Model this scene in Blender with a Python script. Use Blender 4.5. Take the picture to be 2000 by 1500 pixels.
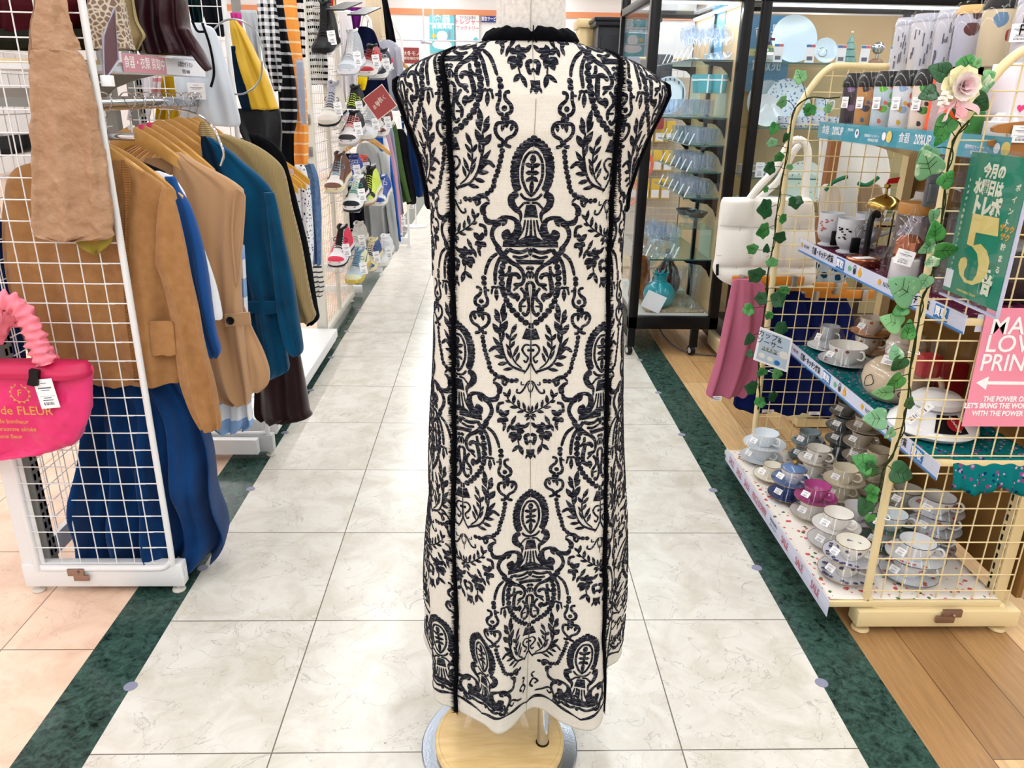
import bpy, bmesh, math, random
from mathutils import Vector, Matrix, noise
PI = math.pi
sin, cos = math.sin, math.cos
R = random.Random(7)
for o in list(bpy.data.objects): bpy.data.objects.remove(o)
SC = bpy.context.scene
COL = SC.collection
# ------------------------------------------------------------ camera
EYE = Vector((0, 0, 1.35)); FPX = 1500.8
_p, _y, _r = [math.radians(a) for a in (20.603, 1.8768, 1.057)]
_f = Vector((sin(_y)*cos(_p), cos(_y)*cos(_p), -sin(_p)))
_rt = Vector((cos(_y), -sin(_y), 0)); _up = _rt.cross(_f)
CR = cos(_r)*_rt + sin(_r)*_up; CU = -sin(_r)*_rt + cos(_r)*_up
cam_data = bpy.data.cameras.new('camera'); cam = bpy.data.objects.new('camera', cam_data); COL.objects.link(cam)
cam_data.sensor_width = 36; cam_data.lens = 36*FPX/2000; cam_data.clip_start = .02; cam_data.clip_end = 100
cam.matrix_world = Matrix(((CR.x, CU.x, -_f.x, 0), (CR.y, CU.y, -_f.y, 0), (CR.z, CU.z, -_f.z, 1.35), (0, 0, 0, 1)))
SC.camera = cam
def ray(u, v): return CR*((u-1000)/FPX) + CU*((750-v)/FPX) + _f
def atY(u, v, Y): d = ray(u, v); return EYE + d*(Y/d.y)
def atX(u, v, X): d = ray(u, v); return EYE + d*(X/d.x)
def atZ(u, v, Z=0.): d = ray(u, v); return EYE + d*((Z-1.35)/d.z)
# ------------------------------------------------------------ world, light, exposure
SC.view_settings.view_transform = 'Standard'; SC.view_settings.look = 'None'
SC.view_settings.exposure = 0.0
SC.cycles.transparent_max_bounces = 40; SC.view_settings.gamma = 1.0; SC.view_settings.use_curve_mapping = False
w = bpy.data.worlds.new('world'); SC.world = w; w.use_nodes = True
w.node_tree.nodes['Background'].inputs[0].default_value = (.9, .95, 1, 1)
w.node_tree.nodes['Background'].inputs[1].default_value = .3
LAMP_ROWS = [-5.4, -3.0, -.95, .95, 3.0, 5.4]
def area(name, loc, sx, sy, power, col=(.93, .97, 1)):
    l = bpy.data.lights.new(name, 'AREA'); l.shape = 'RECTANGLE'; l.size = sx; l.size_y = sy; l.energy = power; l.color = col
    o = bpy.data.objects.new(name, l); COL.objects.link(o); o.location = loc; return o
for x in LAMP_ROWS:
    area('tube_row_light', (x, 5.0, 2.93), .22, 17.5, 118)
area('aisle_light', (0, -1.2, 2.93), 1.6, .3, 16)
# ------------------------------------------------------------ helpers
def s2l(c):
    l = [((v/255)/12.92 if v/255 <= .04045 else (((v/255)+.055)/1.055)**2.4) for v in c]
    k = .66+.34*max(l); return tuple(v*k for v in l)
MATS = {}
def mat(key, rgb=(200, 200, 200), rough=.6, metal=0., spec=.5, nz=None, bump=0., bscale=60., alpha=1., sheen=0., emit=0., trans=0., coat=0., wave=None, vary=0):
    """rgb sRGB 0-255; nz=(scale, rgb2, lo, hi) mottling; wave=(scale, rgb2, axis, width)"""
    if key in MATS: return MATS[key]
    m = bpy.data.materials.new(key); m.use_nodes = True; nt = m.node_tree; b = nt.nodes['Principled BSDF']
    N = nt.nodes.new; L = nt.links.new
    c = s2l(rgb)+(1,); b.inputs['Base Color'].default_value = c
    b.inputs['Roughness'].default_value = rough; b.inputs['Metallic'].default_value = metal
    b.inputs['Specular IOR Level'].default_value = min(spec, .06) if rough >= .6 else (min(spec, .22) if max(rgb) < 70 and not coat else spec)
    if sheen: b.inputs['Sheen Weight'].default_value = sheen
    if coat: b.inputs['Coat Weight'].default_value = coat
    if trans: b.inputs['Transmission Weight'].default_value = trans
    tc = N('ShaderNodeTexCoord'); out = None
    if nz:
        n = N('ShaderNodeTexNoise'); n.inputs['Scale'].default_value = nz[0]; n.inputs['Detail'].default_value = 6
        L(tc.outputs['Object'], n.inputs['Vector'])
        r = N('ShaderNodeValToRGB'); r.color_ramp.elements[0].position = nz[2]; r.color_ramp.elements[1].position = nz[3]
        r.color_ramp.elements[0].color = c; r.color_ramp.elements[1].color = s2l(nz[1])+(1,)
        L(n.outputs['Fac'], r.inputs[0]); out = r.outputs[0]
    if wave:
        sx = N('ShaderNodeSeparateXYZ'); L(tc.outputs['Object'], sx.inputs[0])
        mu = N('ShaderNodeMath'); mu.operation = 'MULTIPLY'; mu.inputs[1].default_value = wave[0]; L(sx.outputs[wave[2]], mu.inputs[0])
        fr = N('ShaderNodeMath'); fr.operation = 'FRACT'; L(mu.outputs[0], fr.inputs[0])
        lt = N('ShaderNodeMath'); lt.operation = 'LESS_THAN'; lt.inputs[1].default_value = wave[3]; L(fr.outputs[0], lt.inputs[0])
        mx = N('ShaderNodeMix'); mx.data_type = 'RGBA'; L(lt.outputs[0], mx.inputs[0])
        if out: L(out, mx.inputs[6])
        else: mx.inputs[6].default_value = c
        mx.inputs[7].default_value = s2l(wave[1])+(1,); out = mx.outputs[2]
    if out: L(out, b.inputs['Base Color'])
    if bump:
        n = N('ShaderNodeTexNoise'); n.inputs['Scale'].default_value = bscale; n.inputs['Detail'].default_value = 4
        L(tc.outputs['Object'], n.inputs['Vector'])
        bp = N('ShaderNodeBump'); bp.inputs['Strength'].default_value = bump; bp.inputs['Distance'].default_value = .01
        L(n.outputs['Fac'], bp.inputs['Height']); L(bp.outputs[0], b.inputs['Normal'])
    if emit: b.inputs['Emission Color'].default_value = c; b.inputs['Emission Strength'].default_value = emit
    if alpha < 1:
        b.inputs['Alpha'].default_value = alpha
    MATS[key] = m; return m
def clear(key, tint=(250, 252, 255), refl=.05, rough=.02, edge=.4, body=0., bcol=(235, 240, 245), rim=0.):
    """thin clear material: see-through with a fresnel reflection; body = share of a pale diffuse"""
    if key in MATS: return MATS[key]
    m = bpy.data.materials.new(key); m.use_nodes = True; nt = m.node_tree; nt.nodes.clear()
    N = nt.nodes.new; L = nt.links.new
    o = N('ShaderNodeOutputMaterial'); t = N('ShaderNodeBsdfTransparent'); t.inputs[0].default_value = s2l(tint)+(1,)
    g = N('ShaderNodeBsdfGlossy'); g.inputs['Roughness'].default_value = rough
    lw = N('ShaderNodeLayerWeight'); lw.inputs[0].default_value = .35
    mr = N('ShaderNodeMapRange'); mr.inputs[3].default_value = refl; mr.inputs[4].default_value = edge
    pw = N('ShaderNodeMath'); pw.operation = 'POWER'; pw.inputs[1].default_value = 2.5; L(lw.outputs['Facing'], pw.inputs[0]); L(pw.outputs[0], mr.inputs[0])
    mx = N('ShaderNodeMixShader'); L(mr.outputs[0], mx.inputs[0]); L(t.outputs[0], mx.inputs[1]); L(g.outputs[0], mx.inputs[2]); last = mx
    if body:
        d = N('ShaderNodeBsdfDiffuse'); d.inputs[0].default_value = s2l(bcol)+(1,)
        m2 = N('ShaderNodeMixShader'); m2.inputs[0].default_value = body; L(mx.outputs[0], m2.inputs[1]); L(d.outputs[0], m2.inputs[2]); last = m2
    if rim:  # white edges and noise streaks painted in as glass sparkle
        d = N('ShaderNodeBsdfDiffuse'); d.inputs[0].default_value = (.95, .97, 1, 1); d2 = N('ShaderNodeBsdfTranslucent'); d2.inputs[0].default_value = (.95, .97, 1, 1); dm = N('ShaderNodeMixShader'); L(d.outputs[0], dm.inputs[1]); L(d2.outputs[0], dm.inputs[2])
        p2 = N('ShaderNodeMath'); p2.operation = 'POWER'; p2.inputs[1].default_value = 3.2; L(lw.outputs['Facing'], p2.inputs[0])
        tc = N('ShaderNodeTexCoord'); mp = N('ShaderNodeMapping'); mp.inputs['Scale'].default_value = (70, 70, 22); L(tc.outputs['Object'], mp.inputs[0]); n = N('ShaderNodeTexNoise'); n.inputs['Scale'].default_value = 1; n.inputs['Detail'].default_value = 2; L(mp.outputs[0], n.inputs['Vector'])
        mq = N('ShaderNodeMapRange'); mq.inputs[1].default_value = .56; mq.inputs[2].default_value = .66; mq.inputs[4].default_value = .5; L(n.outputs['Fac'], mq.inputs[0])
        ad = N('ShaderNodeMath'); ad.operation = 'ADD'; ad.use_clamp = True; L(p2.outputs[0], ad.inputs[0]); L(mq.outputs[0], ad.inputs[1]); mu = N('ShaderNodeMath'); mu.operation = 'MULTIPLY'; mu.inputs[1].default_value = rim; L(ad.outputs[0], mu.inputs[0])
        m3 = N('ShaderNodeMixShader'); L(mu.outputs[0], m3.inputs[0]); L(last.outputs[0], m3.inputs[1]); L(dm.outputs[0], m3.inputs[2]); last = m3
    L(last.outputs[0], o.inputs[0]); MATS[key] = m; return m
def tag(o, label=None, cat=None, group=None, kind=None):
    if label: o['label'] = label
    if cat: o['category'] = cat
    if group: o['group'] = group
    if kind: o['kind'] = kind
    return o
def empty(name, loc=(0, 0, 0), label=None, cat=None, group=None, rz=0, kind=None):
    o = bpy.data.objects.new(name, None); COL.objects.link(o); o.location = loc; o.rotation_euler = (0, 0, rz); o.empty_display_size = .05
    return tag(o, label, cat, group, kind)
class MB:
    """collects shapes (in world or local coordinates) into one mesh"""
    def __init__(s): s.v = []; s.f = []; s.mi = []
    def add(s, vs, fs, mi=0):
        n = len(s.v); s.v += [tuple(v) for v in vs]; s.f += [tuple(i+n for i in f) for f in fs]; s.mi += [mi]*len(fs); return s
    def box(s, x0, x1, y0, y1, z0, z1, mi=0):
        v = [(x, y, z) for z in (z0, z1) for y in (y0, y1) for x in (x0, x1)]
        return s.add(v, [(0, 2, 3, 1), (4, 5, 7, 6), (0, 1, 5, 4), (2, 6, 7, 3), (0, 4, 6, 2), (1, 3, 7, 5)], mi)
    def bbox(s, x0, x1, y0, y1, z0, z1, b=.003, mi=0):
        """box with chamfered edges"""
        bm = bmesh.new(); bmesh.ops.create_cube(bm, size=1)
        for v in bm.verts: v.co = Vector(((x0+x1)/2+v.co.x*(x1-x0), (y0+y1)/2+v.co.y*(y1-y0), (z0+z1)/2+v.co.z*(z1-z0)))
        bmesh.ops.bevel(bm, geom=list(bm.edges), offset=b, segments=2, affect='EDGES', profile=.5)
        bm.verts.index_update(); s.add([v.co[:] for v in bm.verts], [[v.index for v in f.verts] for f in bm.faces], mi); bm.free(); return s
    def obox(s, c, ax, ay, az, mi=0):
        """oriented box: centre and three half vectors"""
        c, ax, ay, az = map(Vector, (c, ax, ay, az))
        v = [c+i*ax+j*ay+k*az for k in (-1, 1) for j in (-1, 1) for i in (-1, 1)]
        return s.add(v, [(0, 2, 3, 1), (4, 5, 7, 6), (0, 1, 5, 4), (2, 6, 7, 3), (0, 4, 6, 2), (1, 3, 7, 5)], mi)
    def rings(s, rings, cap=True, close=True, mi=0):
        n = len(rings[0]); vs = [p for r in rings for p in r]; fs = []
        for i in range(len(rings)-1):
            for j in range(n if close else n-1):
                a = i*n+j; b = i*n+(j+1) % n; fs.append((a, b, b+n, a+n))
        if cap and close: fs.append(tuple(range(n))[::-1]); fs.append(tuple((len(rings)-1)*n+j for j in range(n)))
        return s.add(vs, fs, mi)
    def tube(s, pts, r, n=8, cap=True, mi=0, closed=False):
        pts = [Vector(p) for p in pts]; k = len(pts); rs = r if isinstance(r, (list, tuple)) else [r]*k
        rings = []; up = None
        for i, p in enumerate(pts):
            if closed: t = (pts[(i+1) % k]-pts[i-1])
            else: t = (pts[min(i+1, k-1)]-pts[max(i-1, 0)])
            t.normalize()
            if up is None:
                up = Vector((0, 0, 1)) if abs(t.z) < .9 else Vector((1, 0, 0))
            a = t.cross(up)
            if a.length < 1e-5: a = t.orthogonal()
            a.normalize(); b = t.cross(a); b.normalize(); up = -b if False else b.cross(t)*0+b
            up = b
            rings.append([p+(a*cos(2*PI*j/n)+b*sin(2*PI*j/n))*rs[i] for j in range(n)])
        if closed: rings.append(rings[0]); cap = False
        # keep rings from twisting
        for i in range(1, len(rings)):
            best = min(range(n), key=lambda q: (rings[i][q]-rings[i-1][0]).length); rings[i] = rings[i][best:]+rings[i][:best]
            if (rings[i][1]-rings[i-1][1]).length > (rings[i][-1]-rings[i-1][1]).length: rings[i] = [rings[i][0]]+rings[i][1:][::-1]
        return s.rings(rings, cap, True, mi)
    def rod(s, a, b, r, n=8, mi=0): return s.tube([a, b], r, n, True, mi)
    def lathe(s, prof, c=(0, 0, 0), n=24, sq=1., mi=0, cap=False, ax=None):
        """prof: list of (r, z)"""
        c = Vector(c); rings = []
        for r, z in prof:
            rings.append([c+Vector((r*cos(2*PI*j/n), r*sq*sin(2*PI*j/n), z)) for j in range(n)])
        if ax is not None:
            q = Vector((0, 0, 1)).rotation_difference(Vector(ax))
            rings = [[c+q @ (p-c) for p in r] for r in rings]
        return s.rings(rings, cap, True, mi)
    def prism(s, poly, fn, d, mi=0):
        """poly 2D list -> fn(u,v,w) world, thickness w 0..d"""
        n = len(poly); vs = [fn(u, v, 0) for u, v in poly]+[fn(u, v, d) for u, v in poly]
        fs = [tuple(range(n))[::-1], tuple(range(n, 2*n))]+[(i, (i+1) % n, n+(i+1) % n, n+i) for i in range(n)]
        return s.add(vs, fs, mi)
    def sphere(s, c, r, n=12, sq=(1, 1, 1), mi=0):
        c = Vector(c); rings = []
        for i in range(1, n//2):
            a = PI*i/(n//2); rings.append([c+Vector((r*sq[0]*sin(a)*cos(2*PI*j/n), r*sq[1]*sin(a)*sin(2*PI*j/n), r*sq[2]*cos(a))) for j in range(n)])
        return s.rings(rings, True, True, mi)
    def build(s, name, mats, parent=None, smooth=True, loc=None, label=None, cat=None, group=None, kind=None, ang=35):
        me = bpy.data.meshes.new(name); me.from_pydata([tuple(v) for v in s.v], [], s.f)
        if not isinstance(mats, (list, tuple)): mats = [mats]
        for m in mats: me.materials.append(m)
        if len(mats) > 1: me.polygons.foreach_set('material_index', s.mi)
        me.validate(); me.update()
        bm = bmesh.new(); bm.from_mesh(me); bmesh.ops.recalc_face_normals(bm, faces=bm.faces)
        if smooth:
            for f in bm.faces: f.smooth = True
            for e in bm.edges:
                if len(e.link_faces) == 2 and e.calc_face_angle(0) > math.radians(ang): e.smooth = False
        bm.to_mesh(me); bm.free()
        o = bpy.data.objects.new(name, me); COL.objects.link(o)
        if parent is not None:
            o.parent = parent
        if loc is not None: o.location = loc
        return tag(o, label, cat, group, kind)
def pl(*a):
    """catmull spline through points -> dense list"""
    pts, n = a[0], (a[1] if len(a) > 1 else 6)
    P = [Vector(p) for p in pts]; P = [2*P[0]-P[1]]+P+[2*P[-1]-P[-2]]; out = []
    for i in range(1, len(P)-2):
        for k in range(n):
            t = k/n; p0, p1, p2, p3 = P[i-1:i+3]
            out.append(.5*((2*p1)+(p2-p0)*t+(2*p0-5*p1+4*p2-p3)*t*t+(3*p1-p0-3*p2+p3)*t**3))
    out.append(P[-2]); return out
def interp(tab, x):
    if x <= tab[0][0]: return tab[0][1]
    for (a, b), (c, d) in zip(tab, tab[1:]):
        if x <= c: return b+(d-b)*(x-a)/(c-a) if c != a else d
    return tab[-1][1]
def local(fn_parent_loc, pts): return [Vector(p)-Vector(fn_parent_loc) for p in pts]
def copy_tree(o, parent=None):
    c = o.copy(); COL.objects.link(c)
    if parent is not None: c.parent = parent
    for ch in [k for k in list(bpy.data.objects) if k.parent is o]: copy_tree(ch, c)
    return c
def text(s, size, m, parent, origin, ux, uy, name='lettering', depth=.0004, align='CENTER', bold=0., sx=1.):
    """flat lettering: origin, unit vectors along the line and up, in the parent's local coordinates"""
    cu = bpy.data.curves.new('t', 'FONT'); cu.body = s; cu.size = size; cu.align_x = align; cu.align_y = 'CENTER'
    cu.extrude = depth/2; cu.offset = bold; cu.resolution_u = 3
    o = bpy.data.objects.new('t', cu); COL.objects.link(o)
    dg = bpy.context.evaluated_depsgraph_get(); me = bpy.data.meshes.new_from_object(o.evaluated_get(dg))
    bpy.data.objects.remove(o); bpy.data.curves.remove(cu)
    ux = Vector(ux).normalized(); uy = Vector(uy).normalized(); n = ux.cross(uy); O = Vector(origin)
    for v in me.vertices: c = v.co.copy(); v.co = O+ux*c.x*sx+uy*c.y+n*(c.z+depth*.6)
    me.materials.clear(); me.materials.append(m)
    ob = bpy.data.objects.new(name, me); COL.objects.link(ob); ob.parent = parent; return ob
# ------------------------------------------------------------ floor materials
def tile_mat(key, rgb, rgb2, grout, x0, y0, s, rough, vein=0.):
    m = bpy.data.materials.new(key); m.use_nodes = True; nt = m.node_tree; b = nt.nodes['Principled BSDF']; N = nt.nodes.new; L = nt.links.new
    tc = N('ShaderNodeTexCoord'); sp = N('ShaderNodeSeparateXYZ'); L(tc.outputs['Object'], sp.inputs[0])
    def M(op, a, bb=None):
        n = N('ShaderNodeMath'); n.operation = op
        for i, q in enumerate((a, bb)):
            if q is None: continue
            if isinstance(q, (int, float)): n.inputs[i].default_value = q
            else: L(q, n.inputs[i])
        return n.outputs[0]
    lines = []; cells = []
    for ax, o0 in ((0, x0), (1, y0)):
        q = M('DIVIDE', M('SUBTRACT', sp.outputs[ax], o0), s); fr = M('FRACT', q); cells.append(M('FLOOR', q))
        d = M('ABSOLUTE', M('SUBTRACT', fr, .5)); lines.append(M('GREATER_THAN', d, .5-.0016/s))
    ln = M('MAXIMUM', lines[0], lines[1])
    cb = N('ShaderNodeCombineXYZ'); L(cells[0], cb.inputs[0]); L(cells[1], cb.inputs[1])
    wn = N('ShaderNodeTexWhiteNoise'); L(cb.outputs[0], wn.inputs[0])
    ad = N('ShaderNodeVectorMath'); ad.operation = 'MULTIPLY_ADD'; L(wn.outputs['Color'], ad.inputs[0]); ad.inputs[1].default_value = (9, 9, 9); L(tc.outputs['Object'], ad.inputs[2])
    n1 = N('ShaderNodeTexNoise'); n1.inputs['Scale'].default_value = 9; n1.inputs['Detail'].default_value = 8; n1.inputs['Roughness'].default_value = .65; n1.inputs['Distortion'].default_value = .6
    L(ad.outputs[0], n1.inputs['Vector'])
    r = N('ShaderNodeValToRGB'); r.color_ramp.elements[0].position = .4; r.color_ramp.elements[1].position = .72
    r.color_ramp.elements[0].color = s2l(rgb)+(1,); r.color_ramp.elements[1].color = s2l(rgb2)+(1,); L(n1.outputs['Fac'], r.inputs[0])
    col = r.outputs[0]
    if vein:
        n2 = N('ShaderNodeTexNoise'); n2.inputs['Scale'].default_value = 5; n2.inputs['Detail'].default_value = 10; n2.inputs['Distortion'].default_value = 1.5
        L(ad.outputs[0], n2.inputs['Vector'])
        k = M('LESS_THAN', M('ABSOLUTE', M('SUBTRACT', n2.outputs['Fac'], .5)), .0035)
        mx = N('ShaderNodeMix'); mx.data_type = 'RGBA'; L(M('MULTIPLY', k, vein), mx.inputs[0]); L(col, mx.inputs[6]); mx.inputs[7].default_value = s2l([c*.72 for c in rgb])+(1,); col = mx.outputs[2]
        v = N('ShaderNodeTexVoronoi'); v.inputs['Scale'].default_value = 7; L(tc.outputs['Object'], v.inputs['Vector'])
        k = M('LESS_THAN', v.outputs['Distance'], .022)
        mx = N('ShaderNodeMix'); mx.data_type = 'RGBA'; L(M('MULTIPLY', k, .5), mx.inputs[0]); L(col, mx.inputs[6]); mx.inputs[7].default_value = s2l((90, 80, 70))+(1,); col = mx.outputs[2]
    mx = N('ShaderNodeMix'); mx.data_type = 'RGBA'; L(ln, mx.inputs[0]); L(col, mx.inputs[6]); mx.inputs[7].default_value = s2l(grout)+(1,)
    L(mx.outputs[2], b.inputs['Base Color'])
    n3 = N('ShaderNodeTexNoise'); n3.inputs['Scale'].default_value = 14; n3.inputs['Detail'].default_value = 5; L(tc.outputs['Object'], n3.inputs['Vector'])
    mr = N('ShaderNodeMapRange'); mr.inputs[3].default_value = rough*.7; mr.inputs[4].default_value = rough*1.4; L(n3.outputs['Fac'], mr.inputs[0]); L(mr.outputs[0], b.inputs['Roughness'])
    bp = N('ShaderNodeBump'); bp.inputs['Strength'].default_value = .08; bp.inputs['Distance'].default_value = .004; L(n3.outputs['Fac'], bp.inputs['Height']); L(bp.outputs[0], b.inputs['Normal'])
    MATS[key] = m; return m
def plank_mat():
    m = bpy.data.materials.new('wood_planks'); m.use_nodes = True; nt = m.node_tree; b = nt.nodes['Principled BSDF']; N = nt.nodes.new; L = nt.links.new
    tc = N('ShaderNodeTexCoord'); mp = N('ShaderNodeMapping'); mp.inputs['Rotation'].default_value = (0, 0, PI/2); mp.inputs['Location'].default_value = (0.03, .985, 0); L(tc.outputs['Object'], mp.inputs[0])
    br = N('ShaderNodeTexBrick'); br.offset = .37; br.inputs['Scale'].default_value = 1; br.inputs['Brick Width'].default_value = .9; br.inputs['Row Height'].default_value = .15
    br.inputs['Mortar Size'].default_value = .0012; br.inputs['Color1'].default_value = (0, 0, 0, 1); br.inputs['Color2'].default_value = (1, 1, 1, 1); br.inputs['Mortar'].default_value = (.5, .5, .5, 1)
    L(mp.outputs[0], br.inputs['Vector'])
    r = N('ShaderNodeValToRGB'); e = r.color_ramp.elements; e[0].color = s2l((158, 116, 72))+(1,); e[1].color = s2l((230, 192, 140))+(1,); e.new(.45).color = s2l((208, 164, 110))+(1,)
    L(br.outputs['Color'], r.inputs[0])
    m2 = N('ShaderNodeMapping'); m2.inputs['Scale'].default_value = (30, 2.2, 1); L(tc.outputs['Object'], m2.inputs[0])
    n = N('ShaderNodeTexNoise'); n.inputs['Scale'].default_value = 3; n.inputs['Detail'].default_value = 8; n.inputs['Distortion'].default_value = .8; L(m2.outputs[0], n.inputs['Vector'])
    mr = N('ShaderNodeMapRange'); mr.inputs[1].default_value = .3; mr.inputs[2].default_value = .7; mr.inputs[3].default_value = .78; mr.inputs[4].default_value = 1.1; L(n.outputs['Fac'], mr.inputs[0])
    mu = N('ShaderNodeMix'); mu.data_type = 'RGBA'; mu.blend_type = 'MULTIPLY'; mu.inputs[0].default_value = 1; L(r.outputs[0], mu.inputs[6]); L(mr.outputs[0], mu.inputs[7])
    mx = N('ShaderNodeMix'); mx.data_type = 'RGBA'; L(br.outputs['Fac'], mx.inputs[0]); L(mu.outputs[2], mx.inputs[6]); mx.inputs[7].default_value = s2l((95, 62, 34))+(1,)
    L(mx.outputs[2], b.inputs['Base Color']); b.inputs['Roughness'].default_value = .35
    MATS['wood_planks'] = m; return m
def marble_mat():
    m = bpy.data.materials.new('green_marble'); m.use_nodes = True; nt = m.node_tree; b = nt.nodes['Principled BSDF']; N = nt.nodes.new; L = nt.links.new
    tc = N('ShaderNodeTexCoord'); n = N('ShaderNodeTexNoise'); n.inputs['Scale'].default_value = 6; n.inputs['Detail'].default_value = 8; L(tc.outputs['Object'], n.inputs['Vector'])
    r = N('ShaderNodeValToRGB'); e = r.color_ramp.elements; e[0].position = .35; e[1].position = .75; e[0].color = s2l((1, 11, 12))+(1,); e[1].color = s2l((3, 24, 23))+(1,); L(n.outputs['Fac'], r.inputs[0])
    col = r.outputs[0]
    for sc, rot, w_ in ((1, .5, .0035), (1.6, -.9, .0025)):
        mp = N('ShaderNodeMapping'); mp.inputs['Rotation'].default_value = (0, 0, rot); mp.inputs['Scale'].default_value = (26*sc, 26*sc, 1); L(tc.outputs['Object'], mp.inputs[0])
        n2 = N('ShaderNodeTexNoise'); n2.inputs['Scale'].default_value = 1; n2.inputs['Detail'].default_value = 9; n2.inputs['Roughness'].default_value = .7; n2.inputs['Distortion'].default_value = 1.2; L(mp.outputs[0], n2.inputs['Vector'])
        a = N('ShaderNodeMapRange'); a.inputs[1].default_value = .38; a.inputs[2].default_value = .8; a.inputs[4].default_value = .75; L(n2.outputs['Fac'], a.inputs[0])
        mx = N('ShaderNodeMix'); mx.data_type = 'RGBA'; L(a.outputs[0], mx.inputs[0]); L(col, mx.inputs[6]); mx.inputs[7].default_value = s2l((90, 130, 118))+(1,); col = mx.outputs[2]
    L(col, b.inputs['Base Color']); b.inputs['Roughness'].default_value = .2; b.inputs['Specular IOR Level'].default_value = .16
    MATS['green_marble'] = m; return m
# ------------------------------------------------------------ the shell
def struct(name, mb, m, parent=None): return mb.build(name, m, parent, smooth=False, kind='structure')
CREAM = tile_mat('cream_tiles', (226, 224, 216), (206, 201, 186), (128, 122, 110), -.466, 1.296, .45, .2, .45)
PEACH = tile_mat('peach_tiles', (240, 208, 184), (222, 184, 156), (150, 116, 98), -1.24, 1.633, .45, .38, .25)
f = MB().box(-.8555, .8295, -3.4, 15, -.06, 0, 0).box(-8, -1.007, -3.4, 15, -.06, 0, 1).box(.985, 8, -3.4, 15, -.06, 0, 2)
struct('floor', f, [CREAM, PEACH, plank_mat()])
G = marble_mat()
struct('trim_1', MB().box(-1.007, -.8555, -3.4, 15, -.06, .0004), G)
struct('trim_2', MB().box(.8295, .985, -3.4, 15, -.06, .0004), G)
WW = mat('wall_white', (246, 247, 248), .8)
struct('wall_back', MB().box(-8, 8, 14, 14.1, 0, 3.3), WW)
struct('wall_left', MB().box(-8.1, -8, -3.4, 15, 0, 3.3), WW)
struct('wall_right', MB().box(8, 8.1, -3.4, 15, 0, 3.3), WW)
struct('wall_front', MB().box(-8, 8, -3.5, -3.4, 0, 3.3), WW)
struct('ceiling', MB().box(-8, 8, -3.4, 15, 3.0, 3.1), mat('ceiling_white', (240, 243, 246), .85))
struct('trim_3', MB().box(-8, 8, 13.97, 14, 2.56, 2.65), mat('orange_band', (236, 160, 120), .7))
LM = mat('lamp_tube', (255, 255, 255), emit=6.0)
for x in LAMP_ROWS:
    for k in range(7):
        y = -2.2+k*2.45
        e = empty('ceiling_lamp', (x, y, 3.0), 'white twin tube ceiling lamp above the shop aisles', 'ceiling lamp', 'ceiling lamps in rows')
        MB().box(-.13, .13, 0, 2.4, -.03, 0).build('housing', mat('lamp_white', (240, 240, 240), .5), e)
        for s in (-.07, .07):
            MB().rod((s, .04, -.046), (s, 2.36, -.046), .014, 8).build('tube', LM, e)
# round floor stickers along both edges of the aisle
SK = mat('sticker_grey', (150, 152, 178), .4)
for k in range(9):
    for x, sd in ((-.857, 'left'), (.83, 'right')):
        if sd == 'right' and k > 5: continue
        y = 1.5+.4955*k
        near = ['nearest the camera', 'second from the camera', 'third from the camera', 'fourth from the camera', 'fifth from the camera', 'sixth from the camera', 'seventh from the camera', 'eighth from the camera', 'farthest one seen'][k]
        if sd == 'right' and k == 3: near = 'fourth from the camera'
        MB().lathe([(0.0001, 0), (.0158, 0), (.0158, .0006), (0.0001, .0008)], (0, 0, 0), 24).build('floor_sticker', SK, None, loc=(x, y, .0005), label='round grey floor sticker on the %s green strip edge, %s' % (sd, near), cat='sticker', group='round stickers along the aisle edges')
# ============================================================ mannequin and embroidered dress
import numpy as np
YC = 1.33; KS = .95
def zsc(z): return 1.35+(z-1.35)*KS
TABX = [(z, l, r) for z, l, r in [(.13, -.128, .30), (.284, -.126, .296), (.539, -.119, .282), (.768, -.111, .263), (.875, -.107, .257), (.976, -.102, .249), (1.072, -.103, .241), (1.146, -.104, .241), (1.191, -.108, .242), (1.243, -.118, .255), (1.294, -.135, .274), (1.327, -.147, .289), (1.355, -.157, .300), (1.371, -.156, .296), (1.385, -.143, .277), (1.4, -.119, .252), (1.413, -.086, .219), (1.423, -.05, .181), (1.432, -.009, .141), (1.46, .004, .128)]]
TA = [(zsc(z), (r-l)/2*KS) for z, l, r in TABX]; TC = [(zsc(z), (r+l)/2*KS) for z, l, r in TABX]
TB = [(.1, .165), (.3, .155), (.6, .13), (.9, .11), (1.05, .105), (1.2, .118), (1.3, .122), (1.35, .112), (1.38, .095), (1.405, .08), (1.43, .068), (1.46, .055)]
HEMZ = .165
HEM = [(-180, .08, 1.50), (-150, -.04, 1.51), (-122, -.135, 1.49), (-104, -.146, 1.455), (-90, -.12, 1.40), (-80, -.1, 1.345), (-70, -.114, 1.29), (-60, -.1, 1.262), (-46, -.063, 1.25), (-32, -.012, 1.21), (-21, .02, 1.178), (-11, .05, 1.197), (0, .082, 1.243), (9, .11, 1.246), (21, .155, 1.205), (34, .206, 1.19), (46, .238, 1.222), (56, .243, 1.275), (66, .235, 1.325), (78, .258, 1.362), (90, .298, 1.392), (104, .31, 1.43), (122, .27, 1.475), (150, .19, 1.505), (180, .08, 1.50)]
_hf = np.array([h[0] for h in HEM]); 
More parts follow.
